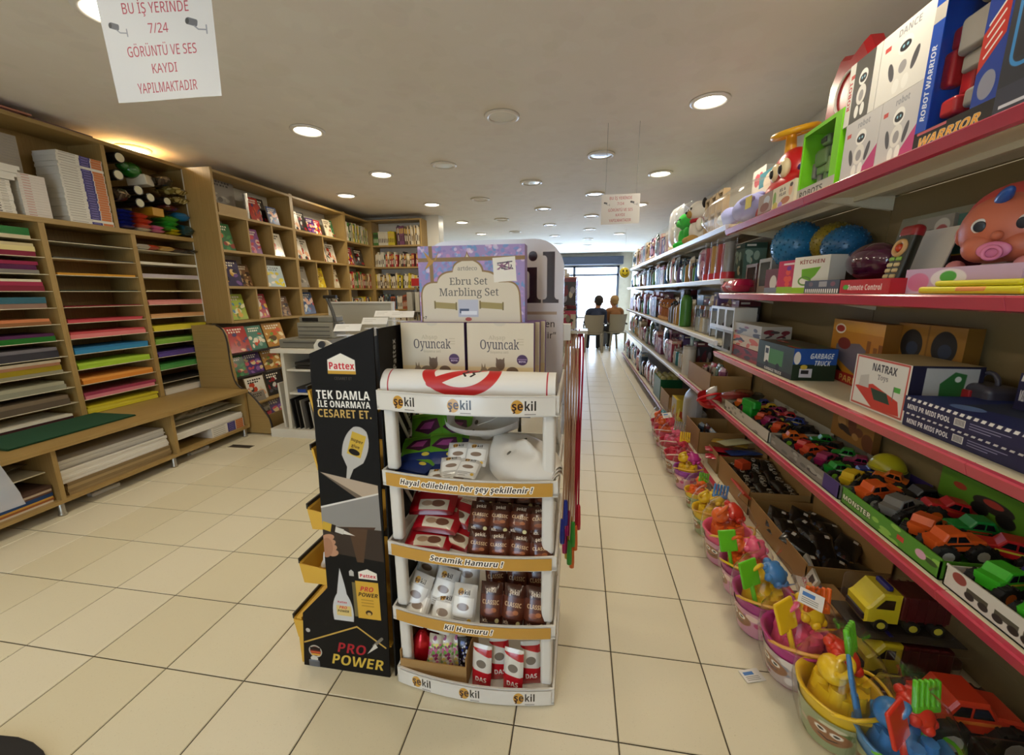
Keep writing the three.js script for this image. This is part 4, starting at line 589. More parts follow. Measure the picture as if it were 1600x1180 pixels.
{ // top row of the first two cubbies
  const y = rowY[3] + 0.001;
  solo('wooden_tray_box', RB(0.2, 0.09, 0.36, 0.004), oak, 'long pale wooden box lying in the top cubby', 'box', [-3.57, y, 3.86]);
  book('flat_book', 'blue and yellow book lying on the pale wooden box', 0.16, 0.2, 0.025, CV.star, '#c9b84c', [-3.58, y + 0.104, 3.94], [-PI / 2, PI / 2, 0]);
  printedBox('grey_gift_box', 'grey printed gift box standing behind the wooden box', 'box', 0.3, 0.28, 0.05, { pz: CV.grey, all: '#5d5348' }, [-3.68, y + 0.092, 3.95], PI / 2);
  solo('foil_roll_bag', [C(0.02, 0.024, 0.26, 10), C(0.018, 0.02, 0.24, 10, 0.03, 0, 0.03)], M('#c6c2b8', 0.2, { metalness: 0.6 }), 'silver foil rolls standing in the top cubby', 'foil roll', [-3.52, y, 4.09]);
  for (const [d, cv, l, x, h] of [[4.24, 'red', 'red book leaning beside the silver foil rolls', 0, 0.26], [4.38, 'dark', 'dark red and black book leaning in the top cubby', -0.04, 0.28], [4.47, 'blue', 'navy book with white flower leaning in the top cubby', 0.03, 0.2], [4.88, 'white', 'white girl-figure book leaning in the top middle cubby', 0, 0.24], [5.02, 'dark', 'dark plum book leaning in the top middle cubby', 0, 0.25], [5.2, 'purple', 'purple book leaning in the top middle cubby', 0, 0.2], [5.33, 'redblue', 'crimson book leaning beside the purple one', 0, 0.2], [5.55, 'cream', 'cream book with dark emblem leaning in the top middle cubby', 0.02, 0.24], [5.7, 'green', 'green book leaning beside the cream emblem book', -0.03, 0.26]]) faceBook(l, cv, 3, d, { w: 0.15, h, x });
}
function spineRow(x0, x1, d, y, face, colors, group, label, hmin = 0.19, hmax = 0.25, lean = 0.04) { // upright books, spines outward; face 'z' (towards the camera) or 'x' (towards the aisle)
  let p = x0, n = 0, tl = 0, left = 0;
  while (p < x1 - 0.015) {
    const t = rr(0.014, 0.034), h = rr(hmin, hmax), w = 0.15, c = pick(colors); if (left-- <= 0) { const was = tl; tl = rnd() < 0.6 ? rr(-lean, lean * 0.3) : 0; left = 3 + Math.floor(rnd() * 4); p += Math.abs(tl - was) * h * 0.9; }
    if (p > x1 - 0.015) break;
    const sp = spineArt(c), [g, m] = inkBox(t, h, w, { pz: sp, py: '#d9d0ba', all: c }, 'card');
    const o = solo('shelf_book', g, m, label(c), 'book', face === 'z' ? [p + t / 2, y + 0.002 + Math.abs(tl) * t * 0.6, d + w / 2] : [d - w / 2, y + 0.002 + Math.abs(tl) * t * 0.6, p + t / 2], 0, group);
    o.rotation.set(0, face === 'z' ? 0 : PI / 2, tl, 'YXZ'); p += t / Math.cos(tl) + 0.0015; n++;
  }
}
const spines = new Map();
function spineArt(c) { if (!spines.has(c)) spines.set(c, art(10, 60, (g, w, h) => { fill(g, c); fill(g, pick(['#d9d0ba', '#2c2420', '#c9a34c']), 2, 8, 6, 16); fill(g, pick(['#d9d0ba', '#3c2420']), 3, 30, 4, 18); })); return spines.get(c); }
const toneName = { '#4a7a34': 'green', '#cfc8b4': 'white', '#c9b62c': 'yellow', '#6d3a5c': 'plum', '#7d2a2c': 'dark red', '#c9b48c': 'cream', '#5a4630': 'brown', '#27242a': 'black', '#a85a3c': 'rust', '#a8242c': 'red', '#3c5a6c': 'slate blue', '#8d9a8a': 'sage' };
const lab = (where) => (c) => (toneName[c] ?? 'coloured') + ' book with its spine out ' + where;
const T_ = Object.keys(toneName);
{ // corner cubby rows
  spineRow(5.9, 6.56, -3.47, rowY[3], 'x', ['#4a7a34', '#cfc8b4', '#c9b62c', '#27242a', '#c9b48c'], 'books on the top row of the corner cubby', lab('on the top row of the corner cubby'), 0.2, 0.28);
  faceBook('red and white cover leaning in the corner cubby', 'redblue', 2, 6.08, { w: 0.2 }); faceBook('black and white cover leaning in the corner cubby', 'dark', 2, 6.38, { w: 0.24 });
  spineRow(5.9, 6.56, -3.47, rowY[1], 'x', ['#7d2a2c', '#a8242c', '#a85a3c', '#4a7a34', '#c9b48c'], 'books on the lower row of the corner cubby', lab('on the lower row of the corner cubby'), 0.2, 0.26);
  spineRow(5.9, 6.5, -3.47, rowY[0], 'x', ['#c9b62c', '#a85a3c', '#3c5a6c', '#cfc8b4', '#27242a'], 'books on the bottom row of the corner cubby', lab('on the bottom row of the corner cubby'), 0.16, 0.22);
}
{ // bookshelf that faces the camera
  const t = thing('corner_bookshelf', 'oak bookshelf full of upright books closing the alcove', 'bookcase', [-3.0, 0, 6.75]), x0 = -3.45, x1 = -2.56;
  put(t, 'back_board', x0, x1, 0.06, 2.56, 6.88, 6.892, whitePaint); put(t, 'side_panel', x0, x0 + 0.024, 0, 2.57, 6.62, 6.88, oak, 'y'); put(t, 'side_panel', x1 - 0.024, x1, 0, 2.57, 6.62, 6.88, oak, 'y');
  const ys = [0.08, 0.44, 0.78, 1.12, 1.467, 1.818, 2.165, 2.57];
  ys.forEach((y, i) => put(t, i === 7 ? 'top_panel' : 'shelf', x0 + 0.024, x1 - 0.024, y - 0.024, y, 6.62, 6.88, oak, 'x'));
  const rows = [[1.12, ['#cfc8b4', '#27242a', '#c9b48c', '#3c5a6c', '#a85a3c', '#8d9a8a'], 'fourth'], [1.467, ['#27242a', '#cfc8b4', '#c9b48c', '#5a4630', '#c9b62c', '#cfc8b4'], 'third'], [1.818, ['#cfc8b4', '#c9b48c', '#a8242c', '#5a4630', '#27242a', '#8d9a8a', '#7d2a2c', '#cfc8b4'], 'second'], [0.78, ['#cfc8b4', '#a85a3c', '#27242a', '#c9b48c'], 'fifth']];
  for (const [y, cs, n] of rows) spineRow(x0 + 0.03, x1 - 0.03, 6.64, y, 'z', cs, 'books on the ' + n + ' row of the corner bookshelf', lab('on the ' + n + ' row of the corner bookshelf'), 0.19, 0.25, 0.12);
  const top = 'on the top row of the corner bookshelf', gr = 'books ' + top; spineRow(-3.42, -3.33, 6.64, 2.165, 'z', ['#4a7a34'], gr, lab(top), 0.2, 0.21); spineRow(-3.325, -3.16, 6.64, 2.165, 'z', ['#cfc8b4'], gr, lab(top), 0.2, 0.22); spineRow(-3.155, -3.03, 6.64, 2.165, 'z', ['#c9b62c'], gr, lab(top), 0.21, 0.225); spineRow(-3.0, -2.88, 6.64, 2.165, 'z', ['#6d3a5c', '#27242a'], gr, lab(top), 0.28, 0.31, 0.1); spineRow(-2.87, -2.6, 6.64, 2.165, 'z', ['#c9b48c', '#7d2a2c', '#cfc8b4', '#5a4630', '#6d3a5c'], gr, lab(top), 0.27, 0.31, 0.14);
  solo('red_pencil_box', RB(0.2, 0.12, 0.06, 0.004), M('#a81f22', 0.4), 'red box on a stand in front of the corner bookshelf', 'box', [-2.62, 1.5, 6.5]); solo('grey_magazine_file', RB(0.09, 0.3, 0.2, 0.006), M('#a8a498', 0.6), 'grey magazine file under the red box', 'file', [-2.73, 1.1, 6.48], 0, 'grey magazine files'); 
  const sp = thing('small_stand', 'slim grey stand with shelves carrying the files and red box', 'stand', [-2.65, 0, 6.48]); part(sp, 'pole', C(0.012, 0.012, 1.5, 10), metal('#8d8a84')); part(sp, 'plate', B(0.34, 0.012, 0.22), M('#b8b4a8', 0.5), [0, 1.086, 0]); part(sp, 'foot', C(0.16, 0.15, 0.02, 20), metal('#8d8a84')); part(sp, 'plate', B(0.2, 0.006, 0.08), M('#b8b4a8', 0.5), [0.02, 1.493, -0.02]);
  for (const x of [-2.6, -2.52]) solo('grey_magazine_file', RB(0.07, 0.3, 0.2, 0.006), M('#bdb9ac', 0.6), 'grey magazine file under the red box', 'file', [x, 1.1, 6.48], 0, 'grey magazine files');
}
{ // book display under the first cubby
  const t = thing('book_display_stand', 'oak display stand with dark ledges under the cubby bookcase', 'display stand', [-3.4, 0, 4.05]);
  const prof = [[-3.74, 0.02], [-3.0, 0.02], [-3.02, 0.17], [-3.2, 0.42], [-3.33, 0.5], [-3.37, 1.0], [-3.4, 1.06], [-3.46, 1.09], [-3.74, 1.09]].map(([x, y]) => [x + 3.4, y]);
  for (const d of [3.45, 4.63]) part(t, 'side_panel', poly(prof, 0.022, 0.001), oak, [0, 0, 4.05 - d - 0.011]);
  const ink = M('#241a16', 0.5);
  part(t, 'edge_trim', tube([[0.405, 0.03, 0], [0.39, 0.17, 0], [0.2, 0.43, 0], [0.07, 0.52, 0], [0.03, 0.98, 0], [0.0, 1.06, 0], [-0.06, 1.095, 0]], 0.008, 30, 6), ink, [0, 0, 0.61]);
  put(t, 'back_board', -3.74, -3.72, 0.02, 1.09, 3.46, 4.62, oak); put(t, 'ledge', -3.66, -3.37, 0.785, 0.8, 3.47, 4.62, ink); put(t, 'ledge', -3.62, -3.34, 0.545, 0.56, 3.47, 4.62, ink); put(t, 'ledge', -3.5, -3.16, 0.3, 0.315, 3.47, 4.62, oak); put(t, 'bin_front', -3.06, -3.045, 0.03, 0.2, 3.47, 4.62, oak); put(t, 'plinth', -3.72, -3.02, 0.0, 0.03, 3.47, 4.62, oak);
  const sb = (l, cv, x, y, d, w, h, lean = -0.3) => book('picture_book', l, w, h, 0.012, CV[cv], '#8d7a5c', [x, y, d], [lean, PI / 2 - 0.1, 0], 'books on the oak display stand');
  sb('red picture book on the upper ledge of the oak display', 'red', -3.42, 0.802, 3.66, 0.24, 0.27); sb('pink and white picture book peeping out beside the red one', 'pinkg', -3.46, 0.802, 3.53, 0.13, 0.24); sb('green grey picture book on the upper ledge', 'teal', -3.42, 0.802, 3.9, 0.2, 0.26); sb('orange green picture book on the upper ledge', 'orange', -3.42, 0.802, 4.18, 0.27, 0.27); sb('green and red picture book on the lower ledge', 'green', -3.4, 0.562, 3.58, 0.18, 0.22); sb('purple picture book on the lower ledge', 'purple', -3.4, 0.562, 3.79, 0.2, 0.22); sb('yellow and pink picture book on the lower ledge', 'orange', -3.4, 0.562, 4.05, 0.24, 0.24); sb('white picture book at the front of the display bin', 'white', -3.24, 0.317, 3.6, 0.22, 0.24, -0.2); sb('dark red picture book at the front of the display bin', 'dark', -3.24, 0.317, 3.86, 0.22, 0.25, -0.2); sb('purple orange picture book at the bin bottom', 'purple', -3.12, 0.06, 3.72, 0.24, 0.26, -0.4); sb('slate picture book stacked in the bin beside the white one', 'grey', -3.18, 0.2, 3.56, 0.18, 0.22, -0.3);
}
{ // white work table with the binding machine
  const t = thing('work_table', 'white panel table with open shelves carrying the grey machine', 'table', [-2.4, 0, 3.65]), w = M('#d9d4c6', 0.45);
  put(t, 'tabletop', -2.86, -1.9, 0.842, 0.878, 3.38, 3.98, w); put(t, 'side_panel', -2.79, -2.755, 0.085, 0.842, 3.42, 3.95, w); put(t, 'side_panel', -1.98, -1.945, 0.085, 0.842, 3.42, 3.95, w); put(t, 'back_panel', -2.755, -1.98, 0.085, 0.842, 3.93, 3.95, w); put(t, 'plinth', -2.98, -1.9, 0, 0.085, 3.4, 3.98, w);
  for (const y of [0.66, 0.43]) put(t, 'shelf', -2.755, -1.98, y, y + 0.02, 3.44, 3.93, w);
  solo('white_board', B(0.02, 0.45, 0.3), w, 'white board leaning on the work table side', 'board', [-2.85, 0.087, 3.6], 0).rotation.z = 0.06;
  for (let k = 0; k < 2; k++) solo('black_tray', RB(0.32, 0.03, 0.24, 0.006), M('#24211f', 0.35), 'flat black tray on the upper shelf of the work table', 'tray', [-2.52, 0.681 + k * 0.036, 3.58], 0, 'black trays on the work table');
  solo('blue_folder', RB(0.34, 0.035, 0.24, 0.005), M('#1c3f94', 0.35), 'blue folder on the middle shelf of the work table', 'folder', [-2.5, 0.451, 3.56]); solo('black_folder', RB(0.34, 0.02, 0.26, 0.005), M('#2c2a2c', 0.4), 'black folder lying on the blue folder', 'folder', [-2.5, 0.487, 3.56]);
  for (let k = 0; k < 7; k++) solo('portfolio_board', B(0.012, 0.3 - k * 0.006, 0.3), M(['#1c1a1a', '#262424', '#8d8a84', '#1c1a1a', '#b9b4aa', '#4c342c', '#2c2a2c'][k], 0.45), ['black', 'charcoal', 'grey', 'glossy black', 'pale grey', 'brown', 'dark grey'][k] + ' board standing on edge at the bottom of the work table', 'board', [-2.72 + k * 0.05, 0.087, 3.58], 0, 'boards standing in the work table').rotation.z = 0.1;
  solo('green_board', B(0.012, 0.28, 0.3), M('#86b24a', 0.5), 'light green board standing behind the black boards', 'board', [-2.34, 0.087, 3.6]);
}
{
  const t = thing('binding_machine', 'grey metal binding machine with raised lever on the white table', 'binding machine', [-2.58, 0.878, 3.65]), g = M('#79766a', 0.45), gd = M('#4c4a44', 0.4);
  part(t, 'base', RB(0.5, 0.085, 0.36, 0.012), g, [0, 0, 0]); part(t, 'feed_slot', B(0.4, 0.012, 0.02), gd, [0, 0.05, 0.176]); part(t, 'body', RB(0.38, 0.15, 0.22, 0.01), M('#8a8678', 0.45), [0.06, 0.085, -0.05]); part(t, 'top_cover', RB(0.36, 0.055, 0.18, 0.01), g, [0.06, 0.235, -0.06]); part(t, 'display_window', B(0.17, 0.035, 0.006), M('#1c1a1a', 0.2), [0.0, 0.245, 0.03]); for (const y of [0.11, 0.15, 0.19]) part(t, 'groove', B(0.33, 0.008, 0.006), gd, [0.05, y, 0.06]);
  const lv = part(t, 'lever', tube([[0.27, 0.2, 0.02], [0.24, 0.34, 0.02], [0.2, 0.47, 0.03]], 0.016, 12, 8), gd); part(lv, 'grip', turned(C(0.017, 0.017, 0.13, 14), 0, 0, PI / 2, 0.3, 0.478, 0.03), M('#151313', 0.4)); part(t, 'pivot', RB(0.08, 0.1, 0.08, 0.012), gd, [0.27, 0.14, 0.0]);
  const pt = thing('tape_dispenser', 'white and black tape dispenser at the table edge', 'dispenser', [-2.36, 0.878, 3.47], 0.5); part(pt, 'body', poly([[-0.08, 0], [0.08, 0], [0.08, 0.03], [0.03, 0.075], [-0.05, 0.085], [-0.08, 0.04]], 0.06, 0.004), M('#d9d5c8', 0.4), [0, 0, -0.03]); part(pt, 'spool', turned(C(0.03, 0.03, 0.066, 18), PI / 2, 0, 0, -0.01, 0.05, 0.033), M('#1c1a1a', 0.4));
}
{
  const t = thing('counter_screen', 'pale grey counter panel with white frame behind the work table', 'counter', [-2.6, 0, 4.62]);
  put(t, 'panel', -2.99, -2.2, 0, 1.27, 4.6, 4.62, M('#b5b3a6', 0.4)); put(t, 'top_rail', -3.01, -2.17, 1.27, 1.29, 4.58, 4.64, whitePaint); for (const x of [-3.0, -2.185]) put(t, 'frame_post', x - 0.012, x + 0.012, 0, 1.27, 4.585, 4.635, whitePaint); put(t, 'desk', -2.99, -2.2, 0.74, 0.77, 4.64, 5.1, whitePaint); for (const x of [-2.96, -2.23]) put(t, 'desk_leg', x - 0.02, x + 0.02, 0, 0.74, 5.04, 5.08, whitePaint);
}
{ const gt = thing('floor_slot', 'dark narrow slot plate in the floor beside the display bench', 'floor plate', [-3.07, 0.0004, 3.12]); part(gt, 'plate', B(0.22, 0.002, 0.05), M('#2c251c', 0.6)); part(gt, 'rim', [B(0.23, 0.003, 0.006, 0, 0, 0.028), B(0.23, 0.003, 0.006, 0, 0, -0.028)], M('#5d5240', 0.5)); }
for (const [d, x] of [[2.2, -3.5], [2.95, -3.5]]) { const s = thing('power_strip', 'white power strip lying under the oak bench', 'power strip', [x + 0.15, 0, d], PI / 2, 'power strips under the bench'); part(s, 'body', RB(0.18, 0.03, 0.05, 0.008), M('#d2cec2', 0.4)); for (const k of [-0.05, 0, 0.05]) part(s, 'socket', turned(C(0.017, 0.017, 0.004, 14), 0, 0, 0, k, 0.0295, 0), M('#a8a498', 0.5)); }

// ---------------------------------------------------------------- toy builders
const tyre = M('#181614', 0.7), wheelGeo = (r, w) => { const g = [lathe([[r * 0.5, -w / 2], [r * 0.92, -w / 2], [r, -w * 0.3], [r, w * 0.3], [r * 0.92, w / 2], [r * 0.5, w / 2]], 16)]; for (let i = 0; i < 10; i++) { const b = B(r * 0.16, w * 0.9, r * 0.2, 0, -w * 0.45, 0); g.push(b.translate(0, 0, r).rotateY((i / 10) * PI * 2)); } return merged(g).rotateX(PI / 2); }, hubGeo = (r, w) => turned(C(r * 0.52, r * 0.52, w * 1.02, 10), PI / 2, 0, 0, 0, 0, -w * 0.51);
const WG = {}; const wheelOf = (r, w) => (WG[r + '_' + w] ??= [wheelGeo(r, w), hubGeo(r, w)]);
const cabGeo = poly([[-0.5, 0], [0.52, 0], [0.55, 0.12], [0.5, 0.2], [0.2, 0.24], [0.08, 0.42], [-0.26, 0.43], [-0.36, 0.25], [-0.52, 0.23]], 0.42, 0.03), winGeo = poly([[0.16, 0.24], [0.06, 0.39], [-0.08, 0.39], [-0.08, 0.24]], 0.5, 0.001), winGeo2 = poly([[-0.12, 0.24], [-0.12, 0.39], [-0.24, 0.39], [-0.31, 0.24]], 0.5, 0.001);
function buildTruck(t, L, c, c2, hub) {
  const k = L, g = new THREE.Group(); g.name = 'truck_frame';
  const body = part(t, 'body', cabGeo.clone().translate(0, 0, -0.21).scale(k, k, k), plastic(c), [0, L * 0.36, 0]);
  part(body, 'side_window', [winGeo, winGeo2].map((q) => q.clone().translate(0, 0, -0.25).scale(k, k, k)), M('#171a20', 0.12)); part(body, 'flash', B(L * 0.5, L * 0.05, L * 0.485, 0, L * 0.13, 0), plastic(c2));
  part(body, 'bumper', B(L * 0.05, L * 0.08, L * 0.4, L * 0.57, 0, 0), chrome);
  part(t, 'chassis', B(L * 0.8, L * 0.07, L * 0.26, 0, L * 0.26, 0), M('#2c2a28', 0.5));
  const [wg, hg] = wheelOf(L * 0.26, L * 0.2);
  for (const x of [-0.36, 0.36]) for (const z of [-0.27, 0.27]) { const w = part(t, 'wheel', wg, tyre, [x * L, L * 0.28, z * L]); part(w, 'hub', hg, plastic(hub)); }
  return t;
}
function truck(label, L, c, c2, hub, at, turn, group = 'toy trucks on the shelf') { return buildTruck(thing('toy_truck', label, 'toy truck', at, turn, group), L, c, c2, hub); }
const colorBox = (c1, cs, stripes = true) => art(110, 90, (g, w, h) => { fill(g, c1); for (let i = 0; i < 9; i++) blob(g, pick(cs), rr(10, w - 10), rr(24, h - 8), rr(6, 24), rr(5, 16), rr(0, 3)); if (stripes) { fill(g, pick(cs), 0, 0, w, 14); fill(g, '#efe8dc', 10, 4, 46, 5); } });
function openTray(name, label, cat, x0, x1, d0, d1, y, frontH, backH, f, inner = '#8d7a5c', group) { // display carton; f: prints for the aisle side (nx) and the rest
  const t = thing(name, label, cat, [(x0 + x1) / 2, y, (d0 + d1) / 2], 0, group), w = x1 - x0, l = d1 - d0;
  const add = (bw, bh, bl, x, z) => { const [g, m] = inkBox(bw, bh, bl, { all: inner, ...f }); part(t, 'carton_wall', g, m, [x, 0, z]); };
  part(t, 'carton_base', B(w, 0.004, l), M(inner, 0.8)); add(0.004, frontH, l, -w / 2 + 0.002, 0); add(0.004, backH, l, w / 2 - 0.002, 0);
  for (const s of [-1, 1]) { const [g, m] = inkBox(w, frontH * 0.9, 0.004, { all: inner, pz: f.side ?? inner }); part(t, 'carton_wall', g, m, [0, 0, s * (l / 2 - 0.002)]); }
  return t;
}
function windowBox(name, label, cat, w, h, l, at, { frame, back = '#c9b64c', side = frame, head, foot, win = [0.1, 0.9, 0.12, 0.9], headH = 0, footH = 0 }, build, group) { // front towards the aisle (-x); w along x, l along the aisle
  const t = thing(name, label, cat, [at[0] + w / 2, at[1], at[2]], 0, group), y0 = h * win[2], y1 = h * win[3], z0 = -l / 2 + l * win[0], z1 = -l / 2 + l * win[1];
  const pl = (n, bw, bh, bl, x, y, z, f) => { const [g, m] = inkBox(bw, bh, bl, f, 'gloss'); return part(t, n, g, m, [x, y, z]); };
  pl('back_card', 0.003, h, l, w / 2, 0, 0, { all: back }); for (const s of [-1, 1]) pl('side_wall', w, h, 0.003, 0, 0, s * (l / 2), { all: side }); pl('top_wall', w, 0.003, l, 0, h, 0, { all: side }); pl('bottom_wall', w, 0.003, l, 0, 0, 0, { all: side });
  const fx = -w / 2; pl('front_foot', 0.003, y0, l, fx, 0, 0, { all: frame, nx: foot ?? frame }); pl('front_head', 0.003, h - y1, l, fx, y1, 0, { all: frame, nx: head ?? frame }); pl('front_strip', 0.003, y1 - y0, z0 + l / 2, fx, y0, (-l / 2 + z0) / 2, { all: frame, nx: arguments[7].far ?? frame }); pl('front_strip', 0.003, y1 - y0, l / 2 - z1, fx, y0, (l / 2 + z1) / 2, { all: frame, nx: arguments[7].near ?? frame });
  part(t, 'clear_window', B(0.001, y1 - y0, z1 - z0), clearPane, [fx + 0.002, y0, (z0 + z1) / 2]);
  if (build) build(t, fx);
  return t;
}
function buildRobot(t, x, y, z, s, c1, c2, dark = '#3c3c42') { // standing robot facing -x
  const R = (n, c, g) => part(t, n, g.scale(s, s, s), plastic(c), [x, y, z]);
  R('robot_torso', c1, merged([RB(0.09, 0.1, 0.13, 0.015, 2, 0, 0.16, 0), RB(0.07, 0.05, 0.1, 0.01, 2, 0, 0.11, 0)])); R('robot_head', c1, RB(0.07, 0.065, 0.075, 0.02, 3, 0, 0.275, 0)); R('robot_visor', dark, RB(0.01, 0.03, 0.055, 0.004, 2, -0.037, 0.292, 0));
  for (const k of [-1, 1]) { R('robot_arm', c2, merged([RB(0.05, 0.06, 0.045, 0.012, 2, 0, 0.2, k * 0.095), RB(0.045, 0.1, 0.04, 0.012, 2, -0.01, 0.1, k * 0.105)])); R('robot_leg', k > 0 ? c1 : c2, merged([RB(0.05, 0.07, 0.045, 0.01, 2, 0, 0.055, k * 0.035), RB(0.09, 0.05, 0.055, 0.012, 2, -0.015, 0, k * 0.038)])); }
}

// ---------------------------------------------------------------- top shelf with pink rail
const Y1 = 1.801, Y2 = 1.371, Y3 = 0.956, Y4 = 0.586, Y5 = 0.098;
{
  const dk = art(150, 260, (g, w, h) => { fill(g, '#1b1f2c'); g.strokeStyle = '#2b86c8'; g.lineWidth = 6; g.beginPath(); g.roundRect(14, -20, 170, 210, 18); g.stroke(); fill(g, '#131722', 20, -10, 140, 190); fill(g, '#2c3040', 0, 214, w, 50); fill(g, '#c9ccd6', 10, 240, 60, 5); });
  printedBox('game_box', 'dark game box with bright blue outline standing at the shelf end', 'toy box', 0.12, 0.42, 0.22, { nx: dk, all: '#171b28' }, [1.085, Y1, 1.225], 0);
  const vert = art(40, 300, (g, w, h) => { fill(g, '#1c4fb8'); fill(g, '#c9c4bc', 0, 0, w, 40); g.save(); g.translate(w / 2, h * 0.62); g.rotate(-PI / 2); T(g, 'ROBOT WARRIOR', 0, 0, 24, '#dfe6f4', { w: 180, italic: true }); g.restore(); }), near = art(80, 300, (g, w, h) => { fill(g, '#1b3f9c'); fill(g, '#d8d4d0', 0, 0, w, 36); shape(g, '#c2342c', [[0, 150], [70, 90], [70, 170], [0, 230]]); for (let k = 0; k < 4; k++) line(g, '#efe6dc', 5, [[14, 200 - k * 22], [56, 166 - k * 22]]); blob(g, '#8d8fa0', 40, 262, 26, 30); }), foot = art(200, 60, (g, w, h) => { fill(g, '#1a1a1e'); fill(g, '#c2606c', 10, 2, 80, 8); T(g, 'WARRIOR', 92, 32, 34, '#e0a03c', { w: 160, italic: true, stroke: '#f0e4cc', sw: 2 }); T(g, 'K', 150, 52, 12, '#c9c4bc'); });
  windowBox('robot_window_box', 'blue window box with silver and red robot standing on the top shelf', 'toy box', 0.13, 0.43, 0.26, [1.03, Y1, 1.468], { frame: '#1c4fb8', back: '#a89a3c', foot, far: vert, near, win: [0.16, 0.72, 0.14, 0.94] }, (t, fx) => { buildRobot(t, 0.01, 0.08, -0.01, 1.0, '#8f8a82', '#b8262c'); });
  const rob = (bg, dark, title, pinkFoot) => art(130, 140, (g, w, h) => { fill(g, bg); if (pinkFoot) shape(g, '#b83a74', [[60, h], [w, 78], [w, h]]); if (dark) { fill(g, '#4c4a46', 26, 0, 80, h); T(g, title, 0, 0, 1, bg); g.save(); g.translate(12, 72); g.rotate(-PI / 2); T(g, title, 0, 0, 20, '#b83238', { w: 118 }); g.restore(); } else T(g, title, 70, 16, 17, '#8d8f96', { w: 74 }); fill(g, '#c24a44', 10, 26, 16, 9);
    blob(g, '#ecebe6', 66, 46, 19, 17); blob(g, '#1d1f26', 66, 48, 14, 9); blob(g, '#8fc4d8', 61, 47, 3); blob(g, '#8fc4d8', 71, 47, 3); blob(g, '#e2e0da', 66, 84, 20, 22); blob(g, '#9a989a', 66, 86, 10, 12); for (const s of [-1, 1]) { blob(g, '#4c4c52', 66 + s * 30, 84, 7, 20, s * 0.3); blob(g, '#ecebe6', 66 + s * 12, 118, 9, 14); } });
  const r1 = rob('#c6c4c4', false, 'robot', true), r2 = rob('#dedcd6', true, 'ROBOT', false), r3 = rob('#e2e0da', false, 'DANCE', false), wSide = '#d5d2cc';
  for (const [d, l, y, a, lb] of [[1.69, 0.175, Y1, r1, 'grey robot box with pink corner under the dance robot box'], [1.88, 0.2, Y1, r1, 'grey robot box with pink corner under the dark striped robot box'], [1.715, 0.225, Y1 + 0.221, r3, 'white dance robot box stacked on a grey robot box'], [1.92, 0.175, Y1 + 0.221, r2, 'white robot box with dark stripe and red lettering stacked on top']]) printedBox('robot_box', lb, 'toy box', 0.12, 0.22, l, { nx: a, all: wSide }, [1.092, y, d], 0, 'stacked robot boxes');
  const robots = art(200, 50, (g, w, h) => { fill(g, '#b9b6ae'); T(g, 'ROBOTS', 80, 26, 34, '#1f1d1c', { w: 130 }); });
  windowBox('robot_window_box', 'lime green window box with grey green robots beside the white robot boxes', 'toy box', 0.12, 0.3, 0.3, [1.03, Y1, 2.162], { frame: '#7ad21e', back: '#8d9a86', side: '#74c81c', foot: robots, win: [0.04, 0.84, 0.18, 0.95] }, (t) => { buildRobot(t, 0.015, 0.03, -0.07, 0.72, '#6f8a5c', '#8d8a84'); buildRobot(t, 0.015, 0.03, 0.05, 0.72, '#8d8a84', '#7a9a5c'); });
  { // red shell
    const g = poly([[-0.14, 0], [0.14, 0], [0.16, 0.34], [0.14, 0.54], [0.08, 0.63], [0.0, 0.6], [-0.08, 0.63], [-0.14, 0.54], [-0.16, 0.34]], 0.05, 0.02); g.rotateY(PI / 2);
    const t = thing('red_toy_sled', 'tall red plastic toy sled standing behind the lime green box', 'toy', [1.25, Y1 + 0.022, 2.36]); part(t, 'shell', g.translate(-0.025, 0, 0), plastic('#a81820')); part(t, 'inner_trim', turned(torus(0.09, 0.006, 6, 24), 0, PI / 2, 0, -0.05, 0.46, 0.02), plastic('#d9d4cc'));
  }
  { // ride-on car
    const t = thing('ride_on_car', 'red ride-on toy car with yellow steering wheel', 'ride-on toy', [1.18, Y1, 2.62]), red = plastic('#c21a1e');
    part(t, 'body', [S(0.5, 28, 20, 0, 0.12, 0, 0.3, 0.22, 0.52), S(0.5, 24, 16, -0.02, 0.2, -0.04, 0.22, 0.3, 0.26)].map((g) => g), red); part(t, 'seat', S(0.12, 20, 12, 0.02, 0.21, 0.16, 0.9, 0.4, 1), plastic('#1d2a8c')); const col = part(t, 'steering_column', C(0.032, 0.024, 0.13, 16, -0.03, 0.3, -0.06), plastic('#d99a1e'), null, [0, 0, 0.05]); part(t, 'steering_wheel', [turned(torus(0.1, 0.017, 10, 28), PI / 2), C(0.03, 0.03, 0.03, 14, 0, -0.015, 0), B(0.2, 0.016, 0.03, 0, -0.008, 0), B(0.03, 0.016, 0.2, 0, -0.008, 0)], plastic('#e0a81c'), [-0.035, 0.435, -0.06], [0.12, 0, 0.2]);
    for (const z of [-0.03, 0.07]) { const e = part(t, 'eye', S(0.05, 16, 10, -0.12, 0.22, z, 0.5, 1, 0.8), plastic('#e2cfa4')); part(e, 'pupil', S(0.024, 12, 8, -0.143, 0.215, z, 0.4, 1, 0.8), plastic('#15130f')); }
    for (const x of [-0.1, 0.1]) for (const z of [-0.17, 0.17]) part(t, 'wheel', turned(C(0.055, 0.055, 0.04, 18), 0, 0, PI / 2, x + 0.02, 0.055, z), tyre);
    const mesh = thing('mesh_ball_bag', 'red mesh bag lying beside the ride-on car', 'mesh bag', [1.2, Y1, 2.98]); part(mesh, 'mesh', S(0.11, 18, 12, 0, 0.1, 0, 0.9, 0.9, 1.3), M('#a82430', 0.6)); part(mesh, 'neck', C(0.03, 0.014, 0.06, 12, 0, 0.19, 0), M('#a82430', 0.6));
  }
